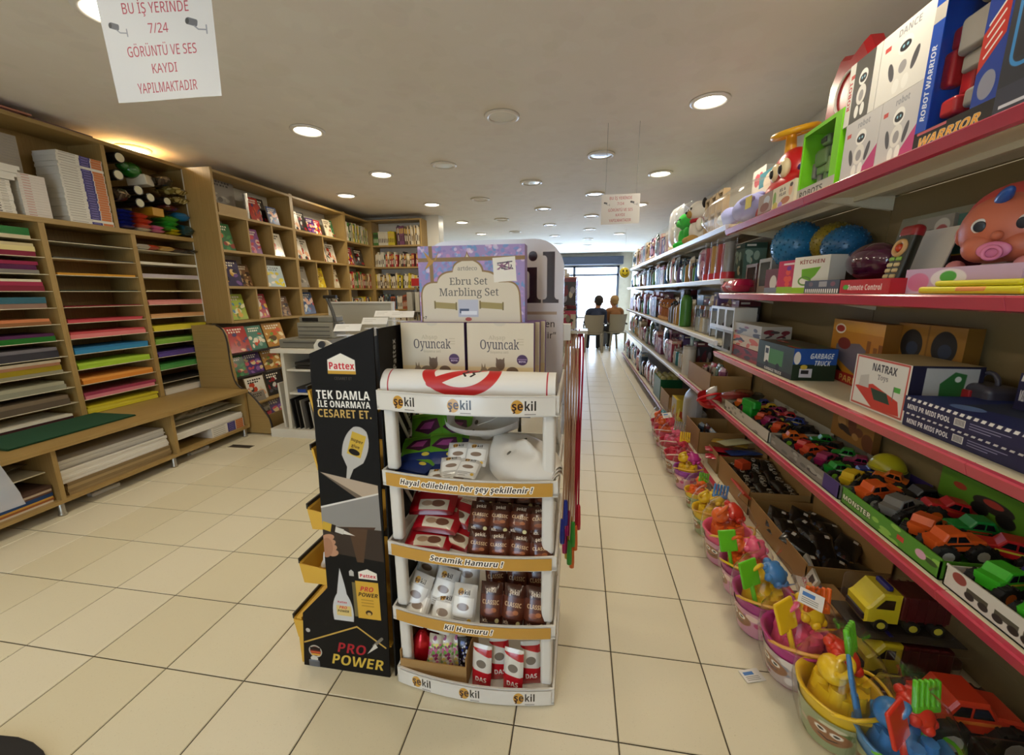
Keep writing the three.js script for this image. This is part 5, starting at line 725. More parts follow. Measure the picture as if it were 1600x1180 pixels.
  const bil = art(120, 70, (g, w, h) => { fill(g, '#dcd3ba'); T(g, 'BİL &', 56, 14, 13, '#3c3a38'); T(g, 'PİLAR', 58, 28, 13, '#3c3a38'); blob(g, '#7aa04a', 14, 34, 9, 22); blob(g, '#c9b84a', 20, 56, 14, 12); blob(g, '#b06a3c', 76, 50, 24, 10); blob(g, '#e0b08c', 100, 26, 10, 16); blob(g, '#a888c8', 50, 58, 12, 9); blob(g, '#3c2a20', 102, 12, 8, 6); }), bil2 = art(80, 70, (g) => { fill(g, '#9c8a80'); blob(g, '#b8c0cc', 50, 24, 18, 14); blob(g, '#7a4a3c', 40, 44, 26, 14); fill(g, '#6d3428', 0, 60, 80, 10); });
  printedBox('picture_game_box', 'cream picture game box with cartoon figures in front of the ride-on car', 'game box', 0.1, 0.115, 0.235, { nx: bil, all: '#c9bfa4' }, [1.065, Y1, 2.43]); printedBox('picture_game_box', 'brown grey picture game box next to the cream one', 'game box', 0.1, 0.115, 0.17, { nx: bil2, all: '#8d7a70' }, [1.065, Y1, 2.64]);
  { // lilac plush in clear bag
    const t = thing('bagged_plush', 'lilac plush toy in a clear plastic bag hanging over the rail', 'plush toy', [1.12, Y1 + 0.02, 3.2]); const fur = M('#9da2d8', 0.95);
    part(t, 'plush_body', [S(0.11, 20, 14, 0, 0.11, 0.05, 0.8, 0.75, 1.9), S(0.085, 18, 12, -0.03, 0.1, -0.22, 0.8, 0.8, 1.1), S(0.045, 14, 10, -0.06, 0.14, 0.16, 0.7, 0.6, 2.2), S(0.045, 14, 10, 0.02, 0.17, 0.1, 0.7, 0.6, 2.4)], fur); part(t, 'plush_face', [S(0.05, 16, 10, -0.075, 0.085, -0.25, 0.7, 0.8, 1)], M('#c6c6c2', 0.9)); part(t, 'clear_bag', turned(pillowGeo(0.34, 0.86, 0.26, 14), PI / 2, 0, 0.35), film, [-0.03, 0.13, -0.05]);
    part(t, 'bag_tag', RB(0.004, 0.07, 0.09, 0.002, 1, -0.11, 0.06, 0.33), M('#c8b83c', 0.4));
  }
  const teal = art(170, 130, (g, w, h) => { fill(g, '#d9cfc0'); fill(g, '#2b8494', 0, 0, w, 34); blob(g, '#e6d2b4', 60, 26, 36, 20); blob(g, '#d2558c', 66, 82, 42, 34); blob(g, '#e69cb8', 60, 90, 20, 18); blob(g, '#3c2030', 54, 84, 5); blob(g, '#3c2030', 78, 82, 5); blob(g, '#b9c83c', 136, 66, 28, 24); blob(g, '#e0a060', 30, 118, 24, 12); for (let i = 0; i < 8; i++) blob(g, '#c9e0e4', rr(90, 165), rr(4, 26), 4); });
  printedBox('doll_box', 'teal box with pink furry toy behind the bagged plush', 'toy box', 0.12, 0.36, 0.5, { nx: teal, all: '#2b7a88' }, [1.26, Y1, 3.0]);
  printedBox('heart_box', 'white box with heart emblem standing behind the teal box', 'toy box', 0.08, 0.44, 0.22, { nx: art(60, 90, (g) => { fill(g, '#dcd6cc'); blob(g, '#c2344c', 22, 16, 12, 9); blob(g, '#c2344c', 38, 16, 12, 9); }), all: '#cfc8bc' }, [1.29, Y1, 3.4]);
}
// ---------------------------------------------------------------- second shelf
{
  const ball = (label, c, x, y, d, r) => { const t = thing('spiky_ball', label, 'ball', [x, y, d], 0, 'textured balls on the second shelf'), sg = [S(r, 28, 20, 0, r, 0)]; const kn = new THREE.SphereGeometry(r * 0.045, 5, 4); for (let i = 0; i < 220; i++) { const ph = Math.acos(1 - 2 * (i + 0.5) / 220), th = i * 2.39996; sg.push(kn.clone().translate(r * Math.sin(ph) * Math.cos(th), r + r * Math.cos(ph), r * Math.sin(ph) * Math.sin(th))); } part(t, 'ball_skin', sg, M(c, 0.3)); return t; };
  ball('large blue textured ball behind the pink and white boxes', '#1f6f9e', 1.2, Y2 + 0.135, 2.62, 0.125); ball('yellow textured ball half hidden between two blue balls', '#8d7a1e', 1.28, Y2 + 0.15, 2.42, 0.1).userData.group = undefined; ball('blue textured ball next to the purple capsule', '#1c5f8c', 1.235, Y2 + 0.12, 2.24, 0.095);
  for (const [d, c] of [[2.62, '#7a6450'], [2.3, '#6d5a48']]) printedBox('grey_carton', 'brown carton under the textured balls', 'box', 0.14, d === 2.62 ? 0.134 : 0.118, 0.26, { all: c }, [1.26, Y2, d], 0, 'cartons under the balls');
  const cap = thing('purple_capsule', 'glossy purple capsule toy with card in front of the silver dinosaur pack', 'toy', [1.17, Y2 + 0.04, 1.92]); part(cap, 'shell', S(0.5, 26, 18, 0, 0.085, 0, 0.15, 0.15, 0.25), M('#4c1636', 0.12, { clearcoat: 1 })); part(cap, 'tray', RB(0.13, 0.05, 0.26, 0.02, 3, 0, -0.04, 0), plastic('#a83a2c')); part(cap, 'backing', B(0.004, 0.3, 0.32), M('#8d8f80', 0.3, { metalness: 0.4 }), [0.1, -0.04, 0.06], [0, 0, -0.15]);
  const milk = art(90, 100, (g, w, h) => { fill(g, '#dfdccf'); T(g, 'KİTCHEN', 46, 14, 15, '#8d4a44', { w: 66 }); shape(g, '#6aa82c', [[22, 34], [70, 30], [58, 52], [44, 66], [24, 58]]); g.strokeStyle = '#5d8a3c'; g.lineWidth = 4; g.beginPath(); g.ellipse(32, 66, 15, 11, 0, 0, 7); g.stroke(); fill(g, '#8fbc2c', 0, 84, w, 18); }), pinkb = art(80, 100, (g, w, h) => { fill(g, '#c2305c'); for (const [x, y] of [[40, 36], [34, 56], [46, 56], [40, 72]]) blob(g, '#e2564c', x, y, 9); blob(g, '#7a3a9c', 42, 24, 9, 7); fill(g, '#8fb83c', 0, 80, w, 20); fill(g, '#efd8dc', 20, 8, 40, 6); });
  printedBox('kitchen_toy_box', 'white and lime kitchen toy box standing beside the pink box', 'toy box', 0.08, 0.165, 0.2, { nx: milk, all: '#d5d2c4', ny: '#8fbc2c' }, [1.075, Y2, 2.12], 0.25); printedBox('pink_toy_box', 'pink toy box with red flower print beside the white kitchen box', 'toy box', 0.08, 0.16, 0.16, { nx: pinkb, all: '#a82850' }, [1.075, Y2, 2.32], 0.15); printedBox('baby_toy_box', 'pink and grey open toy box with white bottle', 'toy box', 0.1, 0.13, 0.22, { nx: art(80, 60, (g) => { fill(g, '#6d3c48'); blob(g, '#d9d4ca', 30, 34, 12, 18); blob(g, '#c9909c', 56, 36, 14, 12); fill(g, '#7a8498', 0, 46, 80, 14); }), all: '#a83c5c' }, [1.11, Y2, 2.5], 0.1);
  const piano = art(150, 40, (g, w) => { fill(g, '#241f1d'); fill(g, '#8d867c', 66, 4, 34, 16); blob(g, '#5d3c2c', 30, 12, 10, 7); blob(g, '#6d2c28', 124, 12, 10, 7); for (let k = 0; k < 16; k++) fill(g, '#e4dfd2', 6 + k * 9, 26, 5, 12); });
  printedBox('toy_piano_box', 'black and white toy piano box lying at the rail', 'toy box', 0.05, 0.055, 0.26, { nx: piano, all: '#1c1816' }, [1.045, Y2, 1.98]);
  for (const [d, cb, l, h] of [[2.75, '#8d8a80', 'silver framed toy figure box beside the big blue ball', 0.2], [2.95, '#5d3c38', 'dark red framed toy figure box leaning at the shelf back', 0.18]]) windowBox('figure_window_box', l, 'toy box', 0.09, h, 0.17, [1.1, Y2, d], { frame: cb, back: '#2c2622', win: [0.12, 0.88, 0.2, 0.9] }, (t) => buildRobot(t, 0.01, 0.02, 0, 0.5, '#a8a294', '#6d6a62'));
  pack('pink_pouch', 'crimson shiny pouch lying at the rail end', 'pouch', 0.16, 0.2, 0.09, '#a81a44', [1.07, Y2 + 0.048, 3.03], [PI / 2, 0, 0], undefined, 'gloss'); pack('pink_pouch', 'pale pink pouch under the white shelf edge', 'pouch', 0.14, 0.16, 0.08, '#c2707c', [1.07, Y2 + 0.042, 3.15 - 0.02], [PI / 2, 0, 0.2], undefined, 'gloss').position.z = -3.1 + 0.1 - 0.2;
  // toy phone card
  { const t = thing('toy_phone_pack', 'white card pack with dark toy phone and red remote base', 'toy', [1.1, Y2, 1.68]); part(t, 'backing_card', B(0.004, 0.2, 0.2), M('#d5d0c6', 0.5), [0.05, 0.02, 0], [0, 0, -0.25]); part(t, 'base_card', inkBox(0.1, 0.05, 0.26, { nx: art(160, 34, (g) => { fill(g, '#b8161c'); T(g, 'Remote Control', 84, 18, 18, '#f0e8dc', { w: 110 }); blob(g, '#4fae2c', 22, 18, 10, 6); }), all: '#a81418' })[0], inkMat(sw('#a81418'), 'gloss'), [-0.06, 0, 0.02]);
    const ph = part(t, 'phone_body', RB(0.04, 0.2, 0.075, 0.018, 3), plastic('#1f2418'), [0.0, 0.03, -0.01], [0, 0, -0.2]); part(ph, 'phone_top', RB(0.042, 0.05, 0.077, 0.018, 3, 0, 0.155, 0), plastic('#8d1c20')); part(ph, 'ear_ring', turned(torus(0.024, 0.008, 8, 20), 0, PI / 2, 0, -0.02, 0.125, 0), plastic('#d2a86c')); part(ph, 'ear_dot', S(0.014, 12, 8, -0.02, 0.125, 0), plastic('#c2421c')); for (let r = 0; r < 4; r++) for (let c = 0; c < 2; c++) part(ph, 'key', RB(0.008, 0.014, 0.024, 0.004, 2, -0.02, 0.02 + r * 0.02, -0.016 + c * 0.032), plastic(r === 3 ? '#8fc24c' : '#d8c68c'));
    printedBox('clear_toy_pack', 'silver clear pack with grey toy behind the phone card', 'toy box', 0.06, 0.27, 0.16, { nx: art(70, 100, (g) => { fill(g, '#8f8a80'); blob(g, '#3c3a38', 30, 40, 18, 24); blob(g, '#c9c6bc', 50, 14, 14, 10); blob(g, '#a84a4c', 50, 22, 12, 10); }), all: '#a8a498' }, [1.29, Y2, 1.78]);
    printedBox('story_toy_box', 'teal and wine toy box behind the baby doll', 'toy box', 0.08, 0.26, 0.14, { nx: art(70, 100, (g) => { fill(g, '#2c6a62'); fill(g, '#c9a43c', 0, 50, 70, 50); fill(g, '#4c1630', 0, 52, 70, 22); blob(g, '#d9cfc4', 36, 18, 12, 16); }), all: '#3c2c34', pz: '#2c6a62' }, [1.29, Y2, 1.6]); }
  { // baby doll in box
    const t = thing('baby_doll_box', 'boxed baby doll with blue forelock and pink dummy', 'doll', [1.17, Y2, 1.36]), skin = M('#c2684c', 0.45), pink = plastic('#d8789c');
    part(t, 'box_back', B(0.004, 0.3, 0.36), M('#a83c5c', 0.5), [0.15, 0, 0]); part(t, 'box_floor', B(0.28, 0.004, 0.36), M('#b8486c', 0.5), [0.01, 0, 0]); const hd = part(t, 'head', [S(0.1, 28, 20, 0, 0, 0, 0.95, 1, 1.02), S(0.04, 16, 12, -0.062, -0.045, 0.035), S(0.04, 16, 12, -0.062, -0.045, -0.035), S(0.028, 14, 10, 0.01, -0.01, 0.1, 0.6, 1, 0.5), S(0.028, 14, 10, 0.01, -0.01, -0.1, 0.6, 1, 0.5), S(0.012, 10, 8, -0.1, -0.015, 0)], skin, [-0.02, 0.175, 0.0], [0, 0.62, 0.1]);
    part(hd, 'forelock', turned(S(0.05, 16, 10, 0, 0, 0, 0.35, 0.75, 0.3), 0.5, 0, 0.9, -0.062, 0.08, -0.01), plastic('#1f4f9c')); part(hd, 'red_hair', S(0.098, 20, 12, 0.022, 0.022, 0, 0.95, 0.98, 1.02), M('#b8443c', 0.6)); for (const z of [-0.038, 0.038]) { part(hd, 'eye', S(0.02, 14, 10, -0.081, 0.012, z, 0.5, 1, 0.95), plastic('#d8d2cc')); part(hd, 'iris', S(0.013, 12, 8, -0.0895, 0.011, z, 0.3, 1.1, 1), plastic('#1c2230')); }
    part(hd, 'dummy', [S(0.03, 16, 10, -0.106, -0.052, 0, 0.25, 0.75, 1.1), turned(torus(0.016, 0.005, 8, 18), 0, PI / 2, 0, -0.118, -0.058, 0)], pink); part(t, 'body', [S(0.07, 18, 12, -0.01, 0.05, 0, 0.9, 0.7, 1.1)], M('#d9cdc4', 0.9)); for (const s of [-1, 1]) part(t, 'hand', S(0.022, 12, 8, -0.06, 0.075, s * 0.1), M('#d88a8c', 0.5));
    part(t, 'front_card', inkBox(0.004, 0.075, 0.36, { nx: art(160, 34, (g, w) => { fill(g, '#c9a8c4'); blob(g, '#d2789c', 24, 18, 18, 12); blob(g, '#e6dce0', 70, 14, 26, 12); blob(g, '#4fa83c', 70, 12, 12, 7); }), all: '#c9a8c4' })[0], inkMat(sw('#c9a8c4')), [-0.13, 0, 0]);
    const s = thing('yellow_water_gun', 'yellow and orange flat toy lying on the rail beside the doll box', 'toy', [1.015, Y2 + 0.001, 1.28]); part(s, 'frame', [RB(0.03, 0.02, 0.3, 0.008, 2), RB(0.028, 0.016, 0.24, 0.008, 2, 0.002, 0.02, 0.02)], plastic('#d2c81e')); part(s, 'insert', RB(0.032, 0.014, 0.09, 0.006, 2, 0, 0.005, 0.02), plastic('#e0924c'));
  }
}
// ---------------------------------------------------------------- third shelf
{
  const gt = art(150, 80, (g, w, h) => { fill(g, '#17301c'); fill(g, '#1d4f9c', 0, 0, w, 40); T(g, 'GARBAGE', 96, 18, 18, '#eef0ea', { w: 80, italic: true }); T(g, 'TRUCK', 100, 36, 17, '#eef0ea', { w: 56, italic: true }); blob(g, '#e8e4d8', 14, 24, 12, 16); fill(g, '#cfccd4', 26, 50, 44, 22); fill(g, '#1c1c20', 32, 54, 26, 9); blob(g, '#d2b43c', 40, 46, 12, 6); }), gs = art(180, 80, (g, w, h) => { fill(g, '#2c3a2a'); fill(g, '#3f7a34', 64, 16, 70, 40); fill(g, '#d9d6cc', 40, 12, 24, 46); fill(g, '#22282c', 44, 18, 16, 14); blob(g, '#171512', 56, 60, 9); blob(g, '#171512', 112, 60, 9); fill(g, '#14120f', 0, 66, w, 14); T(g, 'GARBAGE TRUCK', 90, 73, 11, '#e6e2d8', { w: 130 }); }), gtop = art(120, 60, (g) => { fill(g, '#4c463c'); for (let i = 0; i < 14; i++) blob(g, pick(['#b83a2c', '#d9d4ca', '#3c6a3c', '#1d1a18']), rr(0, 120), rr(0, 60), rr(3, 10)); });
  printedBox('garbage_truck_box', 'green and blue garbage truck box on the third shelf', 'toy box', 0.19, 0.155, 0.4, { nx: gs, pz: gt, py: gtop, all: '#14241a' }, [1.12, Y3, 2.33]);
  const rb = (c, cs) => colorBox(c, cs, false);
  [['#8d2420', 0, 'red car window box at the bottom of the small stack'], ['#c9b494', 0.078, 'cream and orange car box in the middle of the small stack'], ['#a8a296', 0.15, 'white car box with dark red car on top of the small stack']].forEach(([c, y, l], i) => printedBox('car_box', l, 'toy box', 0.16, 0.074, 0.42, { nx: rb(c, [['#2c201c', '#5d2018'], ['#c2522c', '#2c2622'], ['#6d1c28', '#3c3634']][i]), pz: rb(c, [['#2c201c', '#8d2018'], ['#c2522c', '#2c2622'], ['#6d1c28', '#3c3634']][i]), all: c }, [1.12, Y3 + y, 2.76], 0, 'stack of car boxes'));
  for (let k = 0; k < 6; k++) windowBox('silver_toy_box', ['silver and black toy box in the lower row of the grey stack', 'white framed clear toy box in the upper row of the grey stack'][k % 2], 'toy box', 0.14, 0.155, 0.165, [1.035, Y3 + (k % 2) * 0.158, 3.03 + (Math.floor(k / 2) - 1) * 0.0 + Math.floor(k / 2) * 0.0 + 0.0], { frame: k % 2 ? '#c9c6bc' : '#8d8c86', back: '#2c2826', win: [0.1, 0.9, 0.15, 0.9] }, (t) => buildTruck(Object.assign(t, {}), 0.085, pick(['#5d5a58', '#8d2c2c', '#3c3c44']), '#b8b4ac', '#8d8a84'), 'grey stack of clear toy boxes').position.z = -(2.63 + 0.43 + 0.0 - 0.0) - Math.floor(k / 2) * 0.168 + 0.06 - 0.06;
  const park = art(150, 150, (g, w, h) => { fill(g, '#c2801c'); fill(g, '#d2962c', 0, 0, w, 26); blob(g, '#efe4d2', 26, 22, 17, 12); blob(g, '#a82a20', 26, 22, 13, 8); shape(g, '#6d6470', [[20, 60], [90, 50], [130, 74], [96, 124], [60, 110], [18, 90]]); blob(g, '#7a2420', 44, 56, 20, 14); shape(g, '#1c1a1a', [[0, 90], [60, 130], [0, 140]]); fill(g, '#a8241c', 0, 124, w, 30); T(g, 'PARK', 70, 138, 22, '#d9b45c'); for (const [x, y] of [[110, 40], [128, 52], [140, 44]]) fill(g, '#8d5414', x, y, 10, 40); }), holes = art(150, 150, (g, w, h) => { fill(g, '#9a6a20'); fill(g, '#7d5418', 72, 0, 4, h); for (const [x, y] of [[38, 40], [110, 38], [38, 108], [110, 106]]) { blob(g, '#15161c', x, y, 26, 29); blob(g, '#26344c', x + 3, y + 6, 14, 13); } });
  printedBox('car_park_box', 'orange car park playset box with dark print at the shelf back', 'toy box', 0.06, 0.29, 0.42, { nx: park, all: '#8d5a18' }, [1.265, Y3, 2.06], -0.1); printedBox('wheel_window_box', 'orange brown box with four round dark windows', 'toy box', 0.05, 0.3, 0.3, { nx: holes, all: '#7d5418' }, [1.295, Y3, 1.72]);
  const nat = art(150, 100, (g, w, h) => { fill(g, '#dcd8ce'); g.strokeStyle = '#b83c2c'; g.lineWidth = 3; g.strokeRect(6, 3, w - 12, h - 8); T(g, 'NATRAX', 84, 18, 19, '#1d1b22', { w: 66 }); T(g, 'Toys', 84, 34, 13, '#1d1b22', { font: 'serif', bold: false }); shape(g, '#c2341f', [[10, 62], [60, 50], [130, 68], [138, 92], [70, 96]]); shape(g, '#1c3c26', [[56, 58], [100, 60], [112, 78], [70, 78]]); shape(g, '#bdb8b0', [[22, 40], [46, 34], [50, 60], [20, 60]]); fill(g, '#4fa83c', 116, 44, 16, 9); fill(g, '#6d6a64', 115, 44, 2, 26); }), natS = art(110, 100, (g, w, h) => { fill(g, '#1d1b34'); fill(g, '#b9b6b0', 22, 4, 80, 92); shape(g, '#2f6a34', [[46, 30], [66, 10], [84, 14], [82, 52], [66, 88], [48, 62]]); blob(g, '#e2e0d8', 72, 22, 5); }), natF = art(240, 26, (g, w) => { fill(g, '#16143a'); T(g, 'MINI PR MIDI POOL', 70, 13, 15, '#efece4', { w: 126 }); });
  printedBox('pool_game_box', 'white and navy table pool box standing on edge', 'game box', 0.2, 0.19, 0.27, { nx: nat, pz: natS, py: '#a8946c', all: '#1d1b34' }, [1.155, Y3 + 0.0, 1.6]);
  const poolF = art(420, 44, (g, w, h) => { fill(g, '#17153f'); for (let k = 0; k < 22; k++) shape(g, '#e6e2da', [[10 + k * 17, 2], [20 + k * 17, 2], [16 + k * 17, 10], [6 + k * 17, 10]]); T(g, 'MINI PR MIDI POOL', 76, 26, 18, '#efece4', { w: 128 }); fill(g, '#cfccc4', 150, 16, 28, 18); for (let k = 0; k < 7; k++) fill(g, '#3c3a44', 153 + k * 3.4, 18, 1.5, 14); for (let k = 0; k < 3; k++) fill(g, '#8d8aa4', 188, 18 + k * 6, 90 - k * 20, 2); T(g, 'NATRAX', 350, 20, 16, '#c9c4d4', { w: 60 }); T(g, 'Toys', 350, 35, 12, '#c9c4d4'); }), poolT = art(260, 140, (g, w, h) => { fill(g, '#1c2a6c'); fill(g, '#d2cec4', 90, 70, 160, 60); shape(g, '#26314c', [[60, 30], [220, 20], [240, 60], [90, 66]]); blob(g, '#6d8ac4', 50, 40, 26, 12); for (let i = 0; i < 14; i++) blob(g, '#2c2a28', rr(110, 240), rr(80, 124), 2); });
  for (const [x, y, d, l] of [[1.19, Y3, 1.35, 'navy flat pool game box at the bottom of the pair'], [1.17, Y3 + 0.052, 1.1, 'navy flat pool game box with striped edge lying on another']]) printedBox('flat_pool_box', l, 'game box', 0.29, 0.05, 0.5, { nx: poolF, py: poolT, pz: poolF, all: '#17153f' }, [x, y - (d === 1.35 ? 0 : 0), d], 0, 'flat pool game boxes').position.z = d === 1.35 ? -1.2 : -1.18;
  printedBox('flat_pool_box', 'navy flat pool game box lying at the back with striped top', 'game box', 0.13, 0.1, 0.3, { nx: poolF, py: poolT, all: '#17153f' }, [1.262, Y3 + 0.103, 1.15], 0, 'flat pool game boxes');
  const cam = thing('toy_camera', 'teal toy camera with dark round lens at the shelf back', 'toy camera', [1.29, Y3 + 0.204, 1.22]); part(cam, 'body', RB(0.05, 0.13, 0.2, 0.02, 3), plastic('#2b8a8c')); part(cam, 'lens', turned(C(0.036, 0.032, 0.03, 20), 0, 0, PI / 2, -0.022, 0.062, 0.0), plastic('#15131a')); part(cam, 'lens_ring', turned(torus(0.037, 0.006, 8, 24), 0, PI / 2, 0, -0.03, 0.062, 0), plastic('#d2c48a')); part(cam, 'shutter', S(0.02, 12, 8, 0, 0.132, -0.05), plastic('#d2922c')); part(cam, 'side_grip', RB(0.052, 0.08, 0.02, 0.006, 2, 0, 0.025, -0.085), plastic('#b8c83c'));
  const tc = thing('toy_tool_case', 'charcoal toy tool case with red latch beside the pool games', 'toy case', [1.26, Y3, 1.455]); part(tc, 'case', RB(0.1, 0.14, 0.13, 0.02, 3), plastic('#46424c')); part(tc, 'latch', RB(0.012, 0.03, 0.03, 0.004, 2, -0.052, 0.09, 0), plastic('#a8242c')); part(tc, 'grip', turned(torus(0.03, 0.007, 8, 16), 0, PI / 2, 0, 0, 0.145, 0), plastic('#46424c'));
}
// ---------------------------------------------------------------- fourth shelf: cartons of toy trucks
{
  const mt = art(220, 56, (g, w, h) => { fill(g, '#cdc8bc'); blob(g, '#8d3c34', 26, 16, 12); for (const x of [40, 84, 124]) { fill(g, '#4c4a3c', x, 22, 34, 12); blob(g, '#1c1a18', x + 6, 38, 8); blob(g, '#1c1a18', x + 28, 38, 8); } T(g, 'MONSTER', 184, 22, 18, '#5a5e2c', { w: 66 }); T(g, 'TRUCK', 186, 42, 17, '#5a5e2c', { w: 56 }); }), mg = art(220, 50, (g, w) => { fill(g, '#4c8a24'); T(g, 'MONSTER', 42, 26, 20, '#e0e4c8', { w: 76, stroke: '#1c2412', sw: 3 }); for (let i = 0; i < 8; i++) blob(g, pick(['#2c4a18', '#86b84a']), rr(90, w), rr(4, 46), rr(5, 14), 6); fill(g, '#c23c2c', 140, 18, 14, 12); blob(g, '#d2a0b4', 186, 24, 10); }), mgrey = art(220, 50, (g, w) => { fill(g, '#7a766c'); for (let i = 0; i < 14; i++) blob(g, pick(['#5d5a52', '#98948a', '#3c3a34']), rr(0, w), rr(4, 46), rr(5, 16), 6); fill(g, '#3c2a6c', 180, 0, 40, 50); }), mwhite = art(220, 50, (g, w) => { fill(g, '#b9b4a4'); for (let i = 0; i < 10; i++) blob(g, pick(['#8d8a7a', '#6d6a5c']), rr(0, w), rr(4, 46), rr(4, 10), 6); });
  const hot = ['#c2421c', '#b81c20', '#1f8a2c', '#d2661c', '#2c3c8c', '#191919', '#8a1c4c', '#c9a41e'], names = ['orange', 'red', 'green', 'amber', 'blue', 'black', 'plum', 'yellow'];
  const trays = [['white printed carton of toy monster trucks', 0.8, 1.165, mt, '#cdc8bc', [['#3fae24', 'lime green'], ['#2c2a80', 'violet blue'], ['#3fae24', 'lime green'], ['#191919', 'black'], ['#3fae24', 'lime green'], ['#2c2a80', 'violet blue']]], ['lime green carton of toy monster trucks', 1.18, 1.62, mg, '#4c8a24', [['#d2561c', 'orange'], ['#b81c20', 'red'], ['#d2561c', 'orange'], ['#1f8a3c', 'green'], ['#6d6a64', 'grey'], ['#b81c20', 'red'], ['#d2561c', 'orange'], ['#191919', 'black']]], ['grey printed carton of small toy cars with purple end', 1.64, 2.22, mgrey, '#7a766c', null], ['pale carton of dark toy cars', 2.25, 2.92, mwhite, '#b9b4a4', null]];
  for (const [l, d0, d1, a, inner, cs] of trays) {
    openTray('display_carton', l, 'carton', 1.012, 1.325, d0, d1, Y4, 0.065, a === mg ? 0.07 : 0.08, { nx: a, all: inner }, inner);
    const n = cs ? cs.length : 12;
    for (let k = 0; k < n; k++) {
      const c = cs ? cs[k] : (() => { const i = Math.floor(rnd() * 8); return [hot[i], names[i]]; })(), L = cs ? 0.115 : 0.092, r = k % 2, q = Math.floor(k / 2), x = 1.102 + r * 0.125, d = d0 + 0.075 + q * (d1 - d0 - 0.13) / Math.max(1, n / 2 - 1);
      const o = truck(c[1] + ' toy monster truck in the ' + l.replace(/ of .*/, ''), L, c[0], pick(['#d9c43c', '#d9d4ca', '#191919', '#c2421c']), pick(['#c9c43c', '#8fd23c', '#b8b4ac', '#d2661c']), [x, Y4 + 0.012, d], rr(-0.5, 0.5) + (r ? 2.6 : 0.3), 'toy trucks in the ' + l.replace(/ of .*/, ''));
      if (rnd() < 0.35) o.rotation.z = rr(0.1, 0.25), o.position.y += 0.012;
    }
  }
  const card2 = art(220, 90, (g, w, h) => { fill(g, '#5a8a1e'); blob(g, '#a83a20', 28, 22, 9, 6); for (const [x, y] of [[70, 30], [140, 44], [184, 58]]) { blob(g, '#2c2620', x, y, 24, 12); blob(g, '#15130f', x - 14, y + 14, 11); blob(g, '#15130f', x + 16, y + 14, 11); blob(g, '#a83a2c', x, y - 4, 12, 6); } shape(g, '#d9d8b4', [[200, 44], [212, 30], [210, 50], [220, 52], [206, 60]]); });
  const cd = thing('header_card', 'lime green header card with truck print behind the orange trucks', 'display card', [1.318, Y4 + 0.004, 1.3]); part(cd, 'card', inkBox(0.004, 0.17, 0.62, { nx: card2, all: '#4c7a1a' })[0], inkMat(card2), [0, 0, 0], [0, 0, 0]);
  const yb = thing('yellow_dome_toy', 'yellow dome toy among the small cars', 'toy', [1.26, Y4 + 0.084, 1.78]); part(yb, 'dome', new THREE.SphereGeometry(0.06, 20, 10, 0, PI * 2, 0, PI / 2), plastic('#b8b01e')); part(yb, 'base_ring', turned(torus(0.058, 0.006, 6, 24), PI / 2), plastic('#8d8614'));
  printedBox('tan_toy_card', 'tan card box standing at the back of the small cars', 'toy box', 0.03, 0.2, 0.3, { nx: colorBox('#9a6a2c', ['#6d3c1c', '#b8884a', '#3c2a18'], false), all: '#7d5424' }, [1.3, Y4 + 0.0, 2.05]).position.set(1.308, Y4 + 0.082, -2.08);
  const frogT = thing('green_robot_truck', 'bright green toy robot standing in the pale carton', 'toy', [1.06, Y4 + 0.004, 2.62], 0.2); part(frogT, 'body', [RB(0.06, 0.09, 0.09, 0.012, 2, 0, 0.02, 0), RB(0.05, 0.05, 0.13, 0.012, 2, 0, 0.09, 0)], plastic('#158a22')); part(frogT, 'wheel', turned(C(0.028, 0.028, 0.12, 14), PI / 2, 0, 0, 0, 0.028, 0.06), tyre);
  for (const [d, c, n] of [[2.98, '#7a4a2c', 'brown'], [3.03, '#6d6a5c', 'grey'], [2.96, '#8d2c28', 'red']]) pack('toy_bag', n + ' bagged toy heaped at the end of the truck shelf', 'toy bag', 0.14, 0.18, 0.06, c, [1.09 + rr(0, 0.14), Y4 + 0.05 + rr(0, 0.05), d], [PI / 2 - 0.3, 0, rr(-0.5, 0.5)], undefined, 'gloss');
  const bk = thing('red_basket', 'round red plastic basket hanging over the rail with a white pack', 'basket', [0.965, Y4 - 0.02, 3.1]); part(bk, 'rim', turned(torus(0.085, 0.008, 8, 28), 1.0, 0.4, 0), plastic('#c21a20'), [0, 0.05, 0]); part(bk, 'bowl', new THREE.SphereGeometry(0.084, 22, 10, 0, PI * 2, PI / 2, PI / 2.2), M('#b8161c', 0.3, { side: THREE.DoubleSide, transmission: 0.3, thickness: 0 }), [0, 0.05, 0], [1.0 - PI / 2 + PI / 2 - 0.5, 0.4, 0]);
  pack('white_pack', 'crinkled white pack inside the red basket', 'pack', 0.09, 0.11, 0.05, '#c9c6bc', [0.97, Y4 + 0.07, 3.08], [0.6, 0.5, 0.3]);
}
